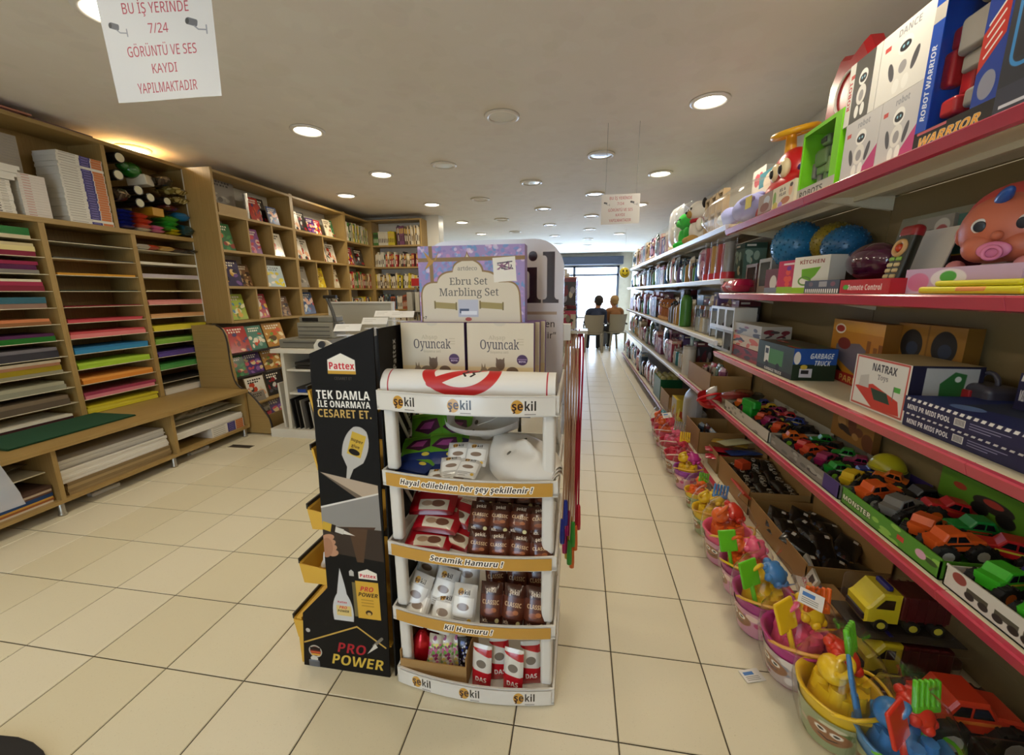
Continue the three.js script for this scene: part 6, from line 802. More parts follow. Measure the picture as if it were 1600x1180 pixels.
// ---------------------------------------------------------------- base shelf
{
  const ct = (l, x0, x1, d0, d1, fh, bh) => openTray('toy_carton', l, 'carton', x0, x1, d0, d1, Y5, fh, bh, {}, '#a8834f');
  ct('brown carton of bagged skull toys on the base shelf', 1.0, 1.325, 2.36, 2.88, 0.16, 0.18); ct('brown carton of dark wrapped figures on the base shelf', 1.0, 1.325, 1.74, 2.33, 0.13, 0.17); ct('brown carton of colourful flat packs on the base shelf', 1.0, 1.325, 2.92, 3.12, 0.15, 0.16);
  const skull = art(60, 60, (g) => { fill(g, '#1d1a18'); for (let i = 0; i < 5; i++) { const x = rr(8, 52), y = rr(8, 52); blob(g, '#a8a294', x, y, 8, 8); blob(g, '#1d1a18', x - 3, y, 2.5); blob(g, '#1d1a18', x + 3, y, 2.5); } }), darkf = art(60, 60, (g) => { fill(g, '#171412'); for (let i = 0; i < 12; i++) blob(g, pick(['#3c2a1c', '#6d4c24', '#24324c', '#4c1c1c', '#2c2824']), rr(0, 60), rr(0, 60), rr(3, 10), rr(2, 6)); fill(g, '#d2cec4', 34, 10, 12, 7); });
  for (let k = 0; k < 12; k++) pack('figure_bag', 'dark bag of pale skull figures in the brown carton', 'toy bag', 0.1, 0.13, 0.04, skull, [1.07 + (k % 3) * 0.095, Y5 + 0.07 + Math.floor(k / 5) * 0.035, 2.43 + Math.floor(k / 3) * 0.115], [-PI / 2 + rr(0.15, 0.6), 0, rr(-0.6, 0.6)], 'bags in the skull carton', 'gloss');
  for (let k = 0; k < 15; k++) pack('figure_bag', 'black bag of dark figures in the brown carton', 'toy bag', 0.1, 0.15, 0.035, darkf, [1.06 + (k % 3) * 0.1, Y5 + 0.06 + (k > 5 ? 0.05 : 0), 1.82 + Math.floor((k % 6) / 3) * 0.22 + (k > 5 ? 0.1 : 0) + (k > 11 ? 0.12 : 0)], [-PI / 2 + rr(0.1, 0.6), 0, rr(-0.8, 0.8)], 'bags in the dark figure carton', 'gloss');
  solo('orange_small_box', RB(0.07, 0.05, 0.07, 0.004), M('#c2421c', 0.45), 'small orange box lying on the skull bags', 'box', [1.09, Y5 + 0.14, 2.72], 0.4); printedBox('orange_gun_card', 'long orange card leaning out of the skull carton', 'toy card', 0.012, 0.05, 0.2, { nx: art(80, 20, (g) => { fill(g, '#c24424'); fill(g, '#e0b48c', 8, 6, 50, 6); }), all: '#a83a20' }, [0.985, Y5 + 0.13, 2.4]).rotation.z = 0.9;
  for (const [c, n, x, d, h, rz] of [['#b81c34', 'red', 1.06, 2.98, 0.1, 0.3], ['#b81c34', 'red', 1.08, 3.06, 0.13, 0.2], ['#c9a03c', 'yellow', 1.13, 3.08, 0.18, 0.5], ['#2c4a94', 'blue', 1.2, 3.0, 0.14, -0.2], ['#d9d4a4', 'cream', 1.14, 3.02, 0.21, -0.4]]) pack('balloon_pack', 'shiny ' + n + ' flat pack piled in the carton of colourful packs', 'toy pack', 0.1, 0.24, 0.025, c, [x, Y5 + h, d], [PI / 2, 0, PI / 2 + rz], 'colourful flat packs', 'gloss');
  // clamshell packs at the front
  const clam = (l, at, w, h, len, build) => { const t = thing('blister_pack', l, 'toy pack', at, 0, 'clear clamshell toy packs'); part(t, 'tray', B(w + 0.03, 0.004, len + 0.03), M('#3c342c', 0.4)); build(t); part(t, 'clear_shell', new RoundedBoxGeometry(w, h, len, 2, 0.02).translate(0, h / 2 + 0.004, 0), film); return t; };
  function bus(t, y, s) { // yellow cab with dark red load bed, nose towards the aisle
    const sc = (p) => p.map(([a, b]) => [a * s, b * s]), cab = part(t, 'cab', poly(sc([[-0.13, 0], [-0.03, 0], [-0.03, 0.108], [-0.085, 0.112], [-0.12, 0.06], [-0.132, 0.05]]), 0.1 * s, 0.006), plastic('#cdb820'), [0, y + 0.035, -0.05 * s]);
    part(cab, 'cab_window', [poly(sc([[-0.108, 0.058], [-0.05, 0.058], [-0.05, 0.096], [-0.082, 0.096]]), 0.1 * s + 0.016).translate(0, 0, -0.008), turned(B(0.004, 0.045 * s, 0.08 * s), 0, 0, -0.62, -0.113 * s, 0.062 * s, 0.05 * s)], M('#1f1812', 0.15)); part(cab, 'roof_lamp', RB(0.02 * s, 0.02 * s, 0.07 * s, 0.005, 2, -0.055 * s, 0.115 * s, 0.05 * s), plastic('#22206c')); part(cab, 'bumper', RB(0.016, 0.024, 0.1 * s, 0.004, 2, -0.135 * s, 0, 0.05 * s), plastic('#1c1a2c'));
    part(t, 'load_box', [RB(0.16 * s, 0.1 * s, 0.105 * s, 0.006, 2, 0.06 * s, y + 0.045, 0)].concat([0, 1, 2, 3, 4].map((k) => B(0.006, 0.1 * s, 0.112 * s, (0.0 + k * 0.03) * s, y + 0.045, 0))), plastic('#4c1416')); part(t, 'chassis', B(0.27 * s, 0.02, 0.07 * s, 0, y + 0.022, 0), M('#1c1a18', 0.5));
    for (const x of [-0.085, 0.02, 0.1]) for (const z of [-0.05, 0.05]) { const wv = part(t, 'wheel', turned(C(0.024 * s, 0.024 * s, 0.02, 14), PI / 2, 0, 0, 0, 0, -0.01), tyre, [x * s, y + 0.026, z * s]); part(wv, 'hub', turned(C(0.014 * s, 0.014 * s, 0.022, 10), PI / 2, 0, 0, 0, 0, -0.011), plastic('#d2c43c')); } }
  clam('clear pack with yellow cab toy truck at the bottom of the pair', [1.1, Y5, 1.36], 0.28, 0.145, 0.14, (t) => bus(t, 0.004, 0.9)); clam('clear pack with yellow cab toy truck stacked on another truck pack', [1.1, Y5 + 0.155, 1.4], 0.28, 0.145, 0.14, (t) => bus(t, 0.004, 0.9)); clam('clear pack with yellow cab toy truck beside the orange truck', [1.16, Y5, 0.95], 0.28, 0.16, 0.15, (t) => bus(t, 0.004, 0.85));
  clam('clear pack with orange red monster truck', [1.12, Y5, 1.15], 0.3, 0.19, 0.2, (t) => { const q = new THREE.Group(); buildTruck(t, 0.21, '#c2341a', '#d9722c', '#c9c6c0'); });
  clam('clear tray of tan toy bread slices', [1.03, Y5, 1.6], 0.14, 0.1, 0.22, (t) => { for (let k = 0; k < 3; k++) part(t, 'bread_slice', RB(0.11, 0.022, 0.18, 0.01, 2), M('#b8905a', 0.8), [0, 0.008 + k * 0.026, 0]); });
  const cardW = art(120, 80, (g) => { fill(g, '#d2cfc6'); T(g, 'TRACK', 62, 40, 20, '#a8242c', { w: 80 }); blob(g, '#5a3a8c', 40, 18, 12, 8); fill(g, '#3c3a38', 84, 8, 26, 20); }); printedBox('white_track_card', 'white printed card pack leaning on the dark figure carton', 'toy pack', 0.012, 0.12, 0.2, { nx: cardW, all: '#c9c6bc' }, [0.985, Y5, 1.76], -0.25).rotation.z = -0.4;
  for (const [d, x, l] of [[1.62, 1.2, 'brown toy tray stacked deep on the base shelf'], [1.5, 1.22, 'dark toy tray beside the bread slices']]) solo('toy_tray', RB(0.2, 0.04, 0.24, 0.012), M('#4c3020', 0.35), l, 'toy tray', [x, Y5, d], 0.1);
}
// ---------------------------------------------------------------- sand bucket sets on the floor
{
  const wrapGeo = lathe([[0.085, 0.0], [0.112, 0.08], [0.125, 0.17], [0.12, 0.24], [0.085, 0.31], [0.03, 0.36], [0.045, 0.39]], 18);
  function bucket(label, [x, d], s, { pail, print, rim, shovel, rake, mold, mold2, turn = 0, handle = '#d9a83c' }) {
    const t = thing('sand_bucket_set', label, 'toy bucket', [x - 0.015, 0.002, d], turn, 'sand bucket sets along the base shelf'); t.scale.setScalar(s);
    const scallop = lathe([[0, 0.004], [0.075, 0], [0.08, 0.01], [0.098, 0.12], [0.108, 0.165], [0.116, 0.17], [0.114, 0.178], [0.1, 0.17], [0.09, 0.12], [0.072, 0.014], [0, 0.012]], 32);
    const pa = scallop.attributes.position; for (let i = 0; i < pa.count; i++) { const y = pa.getY(i), a = Math.atan2(pa.getZ(i), pa.getX(i)), k = 1 + 0.03 * Math.max(0, y / 0.17 - 0.6) * Math.cos(a * 8); pa.setX(i, pa.getX(i) * k); pa.setZ(i, pa.getZ(i) * k); } scallop.computeVertexNormals();
    part(t, 'pail', scallop, plastic(pail)); const pr = new THREE.CylinderGeometry(0.1045, 0.0835, 0.118, 28, 1, true).translate(0, 0.069, 0); part(t, 'picture_wrap', toRect(pr, print), inkMat(print, 'gloss'));
    part(t, 'handle', tube([[-0.112, 0.165, 0], [-0.105, 0.19, 0.06], [0, 0.2, 0.125], [0.105, 0.19, 0.06], [0.112, 0.165, 0]], 0.006, 20, 6), plastic(handle));
    { const g = [C(0.082, 0.07, 0.1, 20, 0, 0.09, 0)]; for (let k = 0; k < 6; k++) g.push(C(0.026, 0.02, 0.045, 10, 0.052 * Math.cos(k * 1.047), 0.165, 0.052 * Math.sin(k * 1.047))); part(t, 'castle_mould', g, plastic(mold2 ?? mold ?? pail)); }
    if (shovel) part(t, 'shovel', [RB(0.085, 0.11, 0.012, 0.006, 2, 0, 0.1, 0), C(0.009, 0.009, 0.13, 10, 0, -0.02, 0)], plastic(shovel), [-0.06, 0.14, 0.06], [-0.25, 0.2, 0.2]);
    if (rake) { const g = [RB(0.1, 0.02, 0.016, 0.006, 2, 0, 0.1, 0), C(0.008, 0.008, 0.12, 10, 0, -0.02, 0)]; for (let k = 0; k < 5; k++) g.push(RB(0.013, 0.08, 0.016, 0.006, 2, -0.042 + k * 0.021, 0.11, 0)); part(t, 'rake', g, plastic(rake), [0.03, 0.17, 0.035], [-0.25, 0, -0.2]); }
    if (mold) { const g = [S(0.05, 18, 12, 0, 0, 0, 1, 0.7, 1)]; for (let k = 0; k < 7; k++) g.push(S(0.017, 10, 8, 0.047 * Math.cos(k * 0.9), 0, 0.047 * Math.sin(k * 0.9))); part(t, 'flower_mould', g, plastic(mold), [0.045, 0.255, -0.01], [0.6, 0, -0.3]); }
    if (mold2) part(t, 'shell_mould', [S(0.045, 16, 12, 0, 0, 0, 1, 0.8, 0.9), turned(torus(0.03, 0.009, 8, 18), 0.4, 0, 0, -0.01, 0.045, 0.01)], plastic(mold2), [-0.035, 0.25, -0.02], [0.2, 0.3, 0.2]);
    part(t, 'clear_wrap', wrapGeo, film); return t;
  }
  const pr = (bg, cs) => art(150, 50, (g, w, h) => { fill(g, bg); for (let i = 0; i < 26; i++) blob(g, pick(cs), rr(0, w), rr(4, h), rr(3, 9), rr(3, 7)); for (const x of [38, 112]) { blob(g, '#8d5a34', x, 24, 15, 13); blob(g, '#efe8dc', x - 5, 20, 4); blob(g, '#efe8dc', x + 5, 20, 4); blob(g, '#1c1814', x - 5, 20, 2); blob(g, '#1c1814', x + 5, 20, 2); line(g, '#4c2418', 2, [[x - 6, 29], [x, 32], [x + 6, 29]]); } });
  const pA = pr('#8f9a6c', ['#6d8a3c', '#c9c4a4', '#4c6a2c', '#b8a484']), pB = pr('#b9a49c', ['#c24a7c', '#8d8a94', '#e0d4cc', '#8d2c4c']), pC = pr('#c98a9c', ['#b83c6c', '#e6c4b4', '#8d5a8c']);
  const Y_ = '#e0b81c', MG = '#b02a7c', GR = '#5fb81e', BL = '#3c7ab8', RD = '#c9301c', OR = '#e0641c', PK = '#e0567c';
  bucket('netted sand set with lime rake and blue and red moulds', [0.93, 1.06], 0.95, { pail: '#4c86b8', print: pA, shovel: RD, rake: GR, mold: RD, mold2: BL, turn: 0.4, handle: GR });
  bucket('yellow scalloped sand bucket with cartoon face print and lime shovel', [0.845, 1.19], 1.0, { pail: Y_, print: pA, shovel: BL, rake: GR, mold: RD, mold2: Y_, turn: 0.9, handle: Y_ });
  bucket('magenta sand bucket with orange rake under a white tag', [0.82, 1.39], 1.0, { pail: MG, print: pB, rake: OR, mold: Y_, mold2: PK, turn: 0.3, handle: '#e0a44c', shovel: Y_ });
  bucket('purple sand bucket with green shovel and blue grape mould', [0.79, 1.6], 0.98, { pail: '#a8347c', print: pC, shovel: GR, mold: BL, mold2: Y_, turn: 0.2 });
  bucket('purple sand bucket with green shovel and pink mould', [0.8, 1.82], 0.9, { pail: '#a02a74', print: pC, shovel: GR, mold: PK, mold2: OR, turn: -0.2, handle: Y_ });
  bucket('pink sand bucket with red dome mould and yellow strap', [0.8, 2.05], 1.02, { pail: PK, print: pC, mold: RD, mold2: OR, turn: 0.5, handle: '#e0b43c', shovel: null });
  bucket('yellow sand bucket with blue rake', [0.79, 2.3], 0.85, { pail: Y_, print: pA, rake: BL, mold: Y_, mold2: Y_, turn: 0.1 });
  bucket('small yellow sand bucket with lime rake and orange lid', [0.8, 2.6], 0.66, { pail: Y_, print: pA, rake: GR, mold: OR, turn: 0.2, handle: OR });
  bucket('purple sand bucket with yellow and magenta moulds', [0.81, 2.88], 0.85, { pail: '#9a3c9c', print: pC, mold: MG, mold2: Y_, turn: 0 });
  bucket('crimson sand bucket with yellow rake', [0.8, 3.14], 0.9, { pail: '#c22c44', print: pB, rake: Y_, mold: '#c22c44', turn: 0.4, handle: '#e6c4b4' });
  bucket('crimson sand bucket with pale handle and grey comb', [0.815, 3.42], 0.9, { pail: '#b8243c', print: pB, rake: '#8d8a84', mold: PK, turn: 0.2, handle: '#e6c4b4' });
  bucket('rose sand bucket with white tag', [0.82, 3.7], 0.9, { pail: '#c9385c', print: pC, mold: '#c22c44', mold2: OR, turn: 0.1, handle: '#e6c4b4' });
  bucket('rose sand bucket with teal mould', [0.83, 3.98], 0.85, { pail: '#c9385c', print: pC, mold: '#2c8a9c', mold2: OR, turn: 0.7, handle: '#e6a4b4' });
  const tagA = art(60, 40, (g) => { fill(g, '#dcd8d0'); fill(g, '#4c7ab8', 8, 8, 30, 10); for (let k = 0; k < 3; k++) fill(g, '#8d8a84', 8, 22 + k * 5, 40, 2); });
  for (const [x, y, d, rx, rz, l] of [[0.80, 0.36, 1.34, -0.7, -0.4, 'white price tag on the magenta sand bucket'], [0.66, 0.004, 1.36, -PI / 2, 0.3, 'white price tag lying on the floor beside the purple bucket'], [0.78, 0.325, 3.58, -0.8, 0.2, 'white price tag on the rose sand bucket']]) { const t = thing('price_tag', l, 'price tag', [x, y, d]); t.rotation.set(rx, 0, rz); sheet(t, 'tag', 0.075, 0.05, tagA, [0, 0, 0]); }
}

// ---------------------------------------------------------------- goods on the white railed shelves
const farArts = [['#8d4a6c', ['#d2a0b4', '#5d2a4c', '#e6dcd0']], ['#4c6a8c', ['#a8c0d8', '#e6e2d8', '#2c3c5c']], ['#b8a88c', ['#6d5a44', '#e2d8c4', '#a84c3c']], ['#6d5a8c', ['#c2a8d4', '#3c2c5c', '#e6d2a4']], ['#a83c4c', ['#e6b4a4', '#5d1c24', '#d9d4ca']], ['#5d7a6c', ['#b4ccb8', '#2c4a3c', '#e0d8b4']], ['#c9bfae', ['#8d8474', '#b83c5c', '#4c4640']], ['#3c3a40', ['#8d8a94', '#c2b8a4', '#6d2c38']]].map(([c, cs]) => colorBox(c, cs));
const farTone = ['mauve', 'slate blue', 'tan', 'violet', 'crimson', 'sage green', 'cream', 'charcoal'];
const toneHex = { green: '#4f8a3c', amber: '#a8823c', grey: '#6d6a64', white: '#cfccc4', blue: '#3c6ea8', pink: '#c9889c', red: '#a82c34', teal: '#3c8a94', brown: '#6d4a34', black: '#211f22', violet: '#6d5a94', yellow: '#c9b03c' };
const bottleGeos = [lathe([[0, 0], [0.036, 0], [0.038, 0.01], [0.038, 0.17], [0.03, 0.195], [0.018, 0.205], [0.018, 0.215], [0, 0.215]], 18), lathe([[0, 0], [0.03, 0], [0.032, 0.01], [0.032, 0.13], [0.022, 0.15], [0.022, 0.165], [0, 0.165]], 16)], capGeo = lathe([[0, 0], [0.021, 0], [0.021, 0.028], [0.017, 0.034], [0, 0.034]], 14);
function bottle(x, y, d, tone, s, where, k = 0) { const t = thing('drink_bottle', tone + ' drinking bottle ' + where, 'bottle', [x, y, d], 0, 'bottles ' + where); t.scale.setScalar(s); part(t, 'bottle_body', bottleGeos[k], M(toneHex[tone], 0.3)); part(t, 'cap', capGeo, M('#2c2a2a', 0.4), [0, k ? 0.163 : 0.213, 0]); }
function plush(x, y, d, s, c, c2, ear, label, group) {
  const t = thing('plush_toy', label, 'plush toy', [x, y + 0.007 * s, d], -PI / 2, group), f = M(c, 0.95), f2 = M(c2, 0.95); t.scale.setScalar(s);
  part(t, 'body', [S(0.1, 18, 14, 0, 0.1, 0, 0.95, 1.05, 0.85)], f); part(t, 'head', [S(0.085, 18, 14, 0, 0.255, 0.015)], f); part(t, 'muzzle', S(0.04, 14, 10, 0, 0.235, 0.085, 1.1, 0.8, 0.8), f2); part(t, 'nose', S(0.012, 10, 8, 0, 0.247, 0.117), M('#171412', 0.4));
  for (const k of [-1, 1]) { part(t, 'ear', S(0.034, 14, 10, k * 0.075, 0.31, 0, 0.9, 1.2, 0.5), M(ear, 0.95)); part(t, 'eye', S(0.011, 10, 8, k * 0.034, 0.275, 0.09), M('#171412', 0.2)); part(t, 'arm', S(0.035, 14, 10, k * 0.1, 0.14, 0.03, 0.8, 1.5, 0.9), f); part(t, 'foot', S(0.042, 14, 10, k * 0.06, 0.03, 0.07, 0.9, 0.8, 1.3), f2); }
  return t;
}
const W1 = 1.836, W2 = 1.471, W3 = 1.031, W4 = 0.586;
function fillGoods(where, yy, d0, d1, hmax, kinds, x = 1.04) {
  let d = d0, y; const wName = where;
  while (d < d1) {
    y = yy + 0.002; const k = pick(kinds), far = 1 + (d - 3) * 0.04;
    if (k === 'box') { const i = Math.floor(rnd() * 8), l = rr(0.1, 0.22) * far, h = rr(0.5, 1) * hmax; printedBox('boxed_toy', farTone[i] + ' printed toy box ' + wName, 'toy box', x > 1.1 ? 0.15 : 0.1, h, l, { all: farArts[i] }, [x > 1.1 ? x + 0.095 : x + 0.06, y, d + l / 2], 0, 'toy boxes ' + wName); d += l + 0.015; } else if (k === 'pack') { const i = Math.floor(rnd() * 8), l = rr(0.11, 0.18) * far, h = rr(0.6, 1) * hmax; const o = pack('hanging_pack', farTone[i] + ' glossy toy pack ' + wName, 'toy pack', l, h, 0.06, farArts[i], [x + rr(0.04, 0.065), y + h / 2 + 0.004, d + l / 2], [0, -PI / 2, 0], 'toy packs ' + wName, 'gloss'); d += l * 0.95; } else if (k === 'bottle') { const tn = pick(Object.keys(toneHex)), s = rr(0.85, 1.15) * Math.min(1, hmax / 0.25); bottle(x + 0.05, y, d + 0.045, tn, s, wName, rnd() < 0.5 ? 0 : 1); d += 0.085 * s + 0.01; } else if (k === 'plush') { const q = pick([['#8d6a44', '#c9b08c', 'brown'], ['#c9889c', '#e6d2d4', 'pink'], ['#b8b4ac', '#e2ded4', 'grey'], ['#8d7ab4', '#d2c8e0', 'lilac']]); plush(x + 0.12, y, d + 0.11, Math.min(1, hmax / 0.34), q[0], q[1], q[0], q[2] + ' plush toy sitting ' + wName, 'plush toys ' + wName); d += 0.24; } else { const tn = pick(['white', 'teal', 'pink', 'amber']), s = rr(0.8, 1.2); const t = thing('storage_jar', tn + ' lidded jar ' + wName, 'jar', [x + 0.07, y, d + 0.06], 0, 'jars ' + wName); t.scale.setScalar(s * Math.min(1, hmax / 0.2)); part(t, 'jar_body', lathe([[0, 0], [0.045, 0], [0.05, 0.01], [0.05, 0.13], [0.04, 0.14], [0, 0.14]], 18), M(toneHex[tn], 0.25)); part(t, 'lid', lathe([[0, 0], [0.046, 0], [0.046, 0.02], [0.012, 0.026], [0.012, 0.04], [0, 0.042]], 18), M('#8d8a84', 0.35), [0, 0.138, 0]); d += 0.11 * s + 0.01; }
  }
}
{ // top white shelf: framed sets, plush, bags
  for (let k = 0; k < 3; k++) { const t = thing('framed_craft_set', 'tan wooden framed set standing in the row beside the plush dog', 'craft set', [1.12, W1, 3.72 + k * 0.17], 0, 'tan framed sets on the top shelf'), f = M('#a8906c', 0.6); part(t, 'frame', [B(0.05, 0.34, 0.02, 0, 0, -0.06), B(0.05, 0.34, 0.02, 0, 0, 0.06), B(0.05, 0.02, 0.12, 0, 0, 0), B(0.05, 0.02, 0.12, 0, 0.32, 0), B(0.05, 0.02, 0.12, 0, 0.17, 0)], f); part(t, 'inset', B(0.01, 0.3, 0.1, 0.01, 0.02, 0), M('#4c3c2c', 0.5)); }
  const dog = plush(1.14, W1, 4.42, 1.15, '#d9d4ca', '#a8864c', '#1d1a1a', 'white plush dog with black ears beside the tan framed sets'); part(dog, 'scarf', turned(torus(0.07, 0.016, 8, 20), PI / 2, 0, 0, 0, 0.18, 0.0), M('#a82430', 0.9));
  plush(1.13, W1, 4.86, 1.05, '#2fb83c', '#2fb83c', '#2fb83c', 'bright green plush frog in a clear bag'); solo('clear_gift_bag', pillowGeo(0.3, 0.46, 0.24, 12), film, 'clear gift bag around the green plush frog', 'plastic bag', [1.12, W1 + 0.235, 4.86], -PI / 2);
  plush(1.14, W1, 5.2, 1.0, '#c9bfae', '#e0d8c8', '#b8a88c', 'cream plush in a clear bag next to the green frog'); solo('clear_gift_bag', pillowGeo(0.3, 0.5, 0.22, 12), cloudy, 'cloudy gift bag around the cream plush', 'plastic bag', [1.12, W1 + 0.255, 5.2], -PI / 2);
  fillGoods('on the top white shelf', W1, 5.42, 8.9, 0.36, ['pack', 'box', 'plush', 'pack', 'box']);
  for (let k = 0; k < 4; k++) { const t = thing('clear_tube_toy', 'clear tube of ' + ['silver', 'red', 'gold', 'red'][k] + ' sweets beside the pink rail shelf', 'toy tube', [1.07, W2, 3.3 + k * 0.15], 0, 'clear tubes on the second white shelf'); part(t, 'filling', C(0.035, 0.035, 0.24, 16, 0, 0.02, 0), M(['#8f8c88', '#a83a34', '#b88a44', '#9c3038'][k], 0.5)); part(t, 'tube', C(0.045, 0.045, 0.3, 18, 0, 0, 0), film); part(t, 'base', C(0.048, 0.048, 0.05, 18), plastic('#b8303c')); }
  fillGoods('on the second white shelf', W2, 3.95, 8.9, 0.3, ['pack', 'bottle', 'box', 'bottle', 'pack']);
  for (let k = 0; k < 4; k++) { const t = thing('glass_storage_jar', 'clear glass jar with lid beside the green bottle', 'jar', [1.08, W3, 3.5 + k * 0.14], 0, 'glass jars on the third white shelf'); part(t, 'contents', C(0.04, 0.04, 0.12, 16, 0, 0.006, 0), M(['#b8b4aa', '#8d8c84', '#c2b494', '#9a9c94'][k], 0.6)); part(t, 'glass', C(0.052, 0.05, 0.2, 20), film); part(t, 'lid', C(0.05, 0.048, 0.03, 20, 0, 0.2, 0), M(['#7a8aa4', '#8d8a84', '#7d4a34', '#8d8a84'][k], 0.3)); }
  const wB = 'on the third white shelf beside the glass jars'; bottle(1.07, W3, 4.42, 'green', 1.5, wB); bottle(1.06, W3, 4.62, 'amber', 1.05, wB); bottle(1.06, W3, 4.74, 'amber', 0.95, wB); bottle(1.06, W3, 4.88, 'grey', 1.0, wB); bottle(1.06, W3, 5.0, 'grey', 0.9, wB);
  for (let k = 0; k < 3; k++) plush(1.11, W3, 5.18 + k * 0.2, 0.75, '#a8683c', '#c99a6c', '#8d5430', 'rust brown plush bear on the third white shelf', 'plush bears on the third white shelf');
  fillGoods('on the third white shelf', W3, 5.8, 8.9, 0.32, ['box', 'bottle', 'pack', 'box', 'jar']);
  const tn = thing('white_canister', 'tall white canister standing on the fourth white shelf', 'canister', [1.07, W4, 4.15]); part(tn, 'body', C(0.06, 0.06, 0.25, 22), plastic('#d2cec4')); part(tn, 'lid', C(0.062, 0.058, 0.025, 22, 0, 0.25, 0), plastic('#b8b4aa'));
  openTray('brown_carton', 'open brown carton beside the white canister', 'carton', 1.02, 1.32, 3.3, 3.95, W4, 0.17, 0.22, {}, '#a8834f'); fillGoods('on the fourth white shelf', W4, 4.3, 8.9, 0.36, ['pack', 'jar', 'jar', 'box', 'pack']);
  fillGoods('in the brown carton on the fourth shelf', W4 + 0.006, 3.36, 3.85, 0.2, ['pack'], 1.1);
  fillGoods('in the back row of the second white shelf', W2, 3.3, 8.9, 0.32, ['box'], 1.15); fillGoods('in the back row of the third white shelf', W3, 3.3, 8.9, 0.38, ['box', 'pack'], 1.15); fillGoods('in the back row of the fourth white shelf', W4, 4.3, 8.9, 0.4, ['box'], 1.15);
  // base shelf far
  openTray('brown_carton', 'open brown carton on the base shelf beside the green crate', 'carton', 0.965, 1.32, 4.4, 4.85, Y5, 0.2, 0.22, {}, '#a8834f'); printedBox('yellow_gift_box', 'yellow and white box on the base shelf beside the sand buckets', 'box', 0.16, 0.24, 0.2, { nx: colorBox('#c9c2b4', ['#c2502c', '#d2b41e'], false), pz: colorBox('#c9b43c', ['#c2502c', '#e6d86c'], false), py: '#d2b41e', all: '#cfc9bc' }, [1.05, Y5, 4.18]); solo('silver_bag', pillowGeo(0.28, 0.36, 0.14, 12), cloudy, 'cloudy bag of silver packs on the base shelf', 'plastic bag', [1.06, Y5 + 0.2, 3.86], -PI / 2); solo('silver_block', RB(0.14, 0.2, 0.2, 0.02), M('#8f8c88', 0.35, { metalness: 0.3 }), 'silver wrapped pack inside the cloudy bag', 'pack', [1.1, Y5 + 0.002, 3.86]);
  openTray('cardboard_bin', 'brown carton of shrink wrapped packs beside the flat packs', 'carton', 0.975, 1.32, 3.3, 3.7, Y5, 0.2, 0.22, {}, '#a8834f'); fillGoods('in the brown carton by the flat packs', Y5 + 0.006, 3.36, 3.62, 0.2, ['pack'], 1.06);
  const cr = thing('green_crate', 'dark green plastic crate with pale yellow toys', 'crate', [1.1, Y5 + 0.0, 5.15]), gm = plastic('#14603c'); part(cr, 'base', B(0.24, 0.01, 0.42), gm); for (const [w, l, x, z] of [[0.01, 0.42, -0.12, 0], [0.01, 0.42, 0.12, 0], [0.24, 0.01, 0, 0.21], [0.24, 0.01, 0, -0.21]]) part(cr, 'wall', B(w, 0.26, l), gm, [x, 0, z]); for (let i = 0; i < 24; i++) solo('yellow_toy_ball', S(0.035, 12, 8, 0, 0.035, 0), plastic(pick(['#c9c27a', '#d2cc8c', '#b8b45c'])), 'pale yellow toy ball heaped in the green crate', 'toy ball', [1.02 + (i % 3) * 0.07, Y5 + 0.165 + (i > 11 ? 0.06 : 0), 5.0 + Math.floor((i % 12) / 3) * 0.095], 0, 'toy balls in the green crate');
  for (let k = 0; k < 24; k++) solo('crate_filler', S(0.036, 8, 6, 0, 0.036, 0), plastic('#b8b45c'), 'pale yellow toy ball at the bottom of the green crate', 'toy ball', [1.02 + (k % 3) * 0.07, Y5 + 0.012 + (k > 11 ? 0.072 : 0), 5.0 + Math.floor((k % 12) / 3) * 0.095], 0, 'toy balls low in the green crate');
  fillGoods('on the base shelf beyond the green crate', Y5, 5.42, 8.9, 0.34, ['pack', 'box', 'pack'], 0.97);
  const sm = thing('smiley_ball', 'yellow smiling ball hanging at the end of the shelves', 'ball', [0.93, 1.78, 9.2]); part(sm, 'ball', S(0.11, 22, 16), plastic('#d2bc1e')); for (const s of [-1, 1]) part(sm, 'eye', S(0.018, 10, 8, s * 0.035, 0.03, 0.1, 1, 1.4, 0.4), plastic('#171412')); part(sm, 'smile', new THREE.TorusGeometry(0.05, 0.006, 6, 16, PI).rotateZ(PI).translate(0, -0.01, 0.098), plastic('#171412')); part(sm, 'string', C(0.002, 0.002, 0.78, 5, 0, 0.1, 0), M('#c9c6be', 0.6));
}
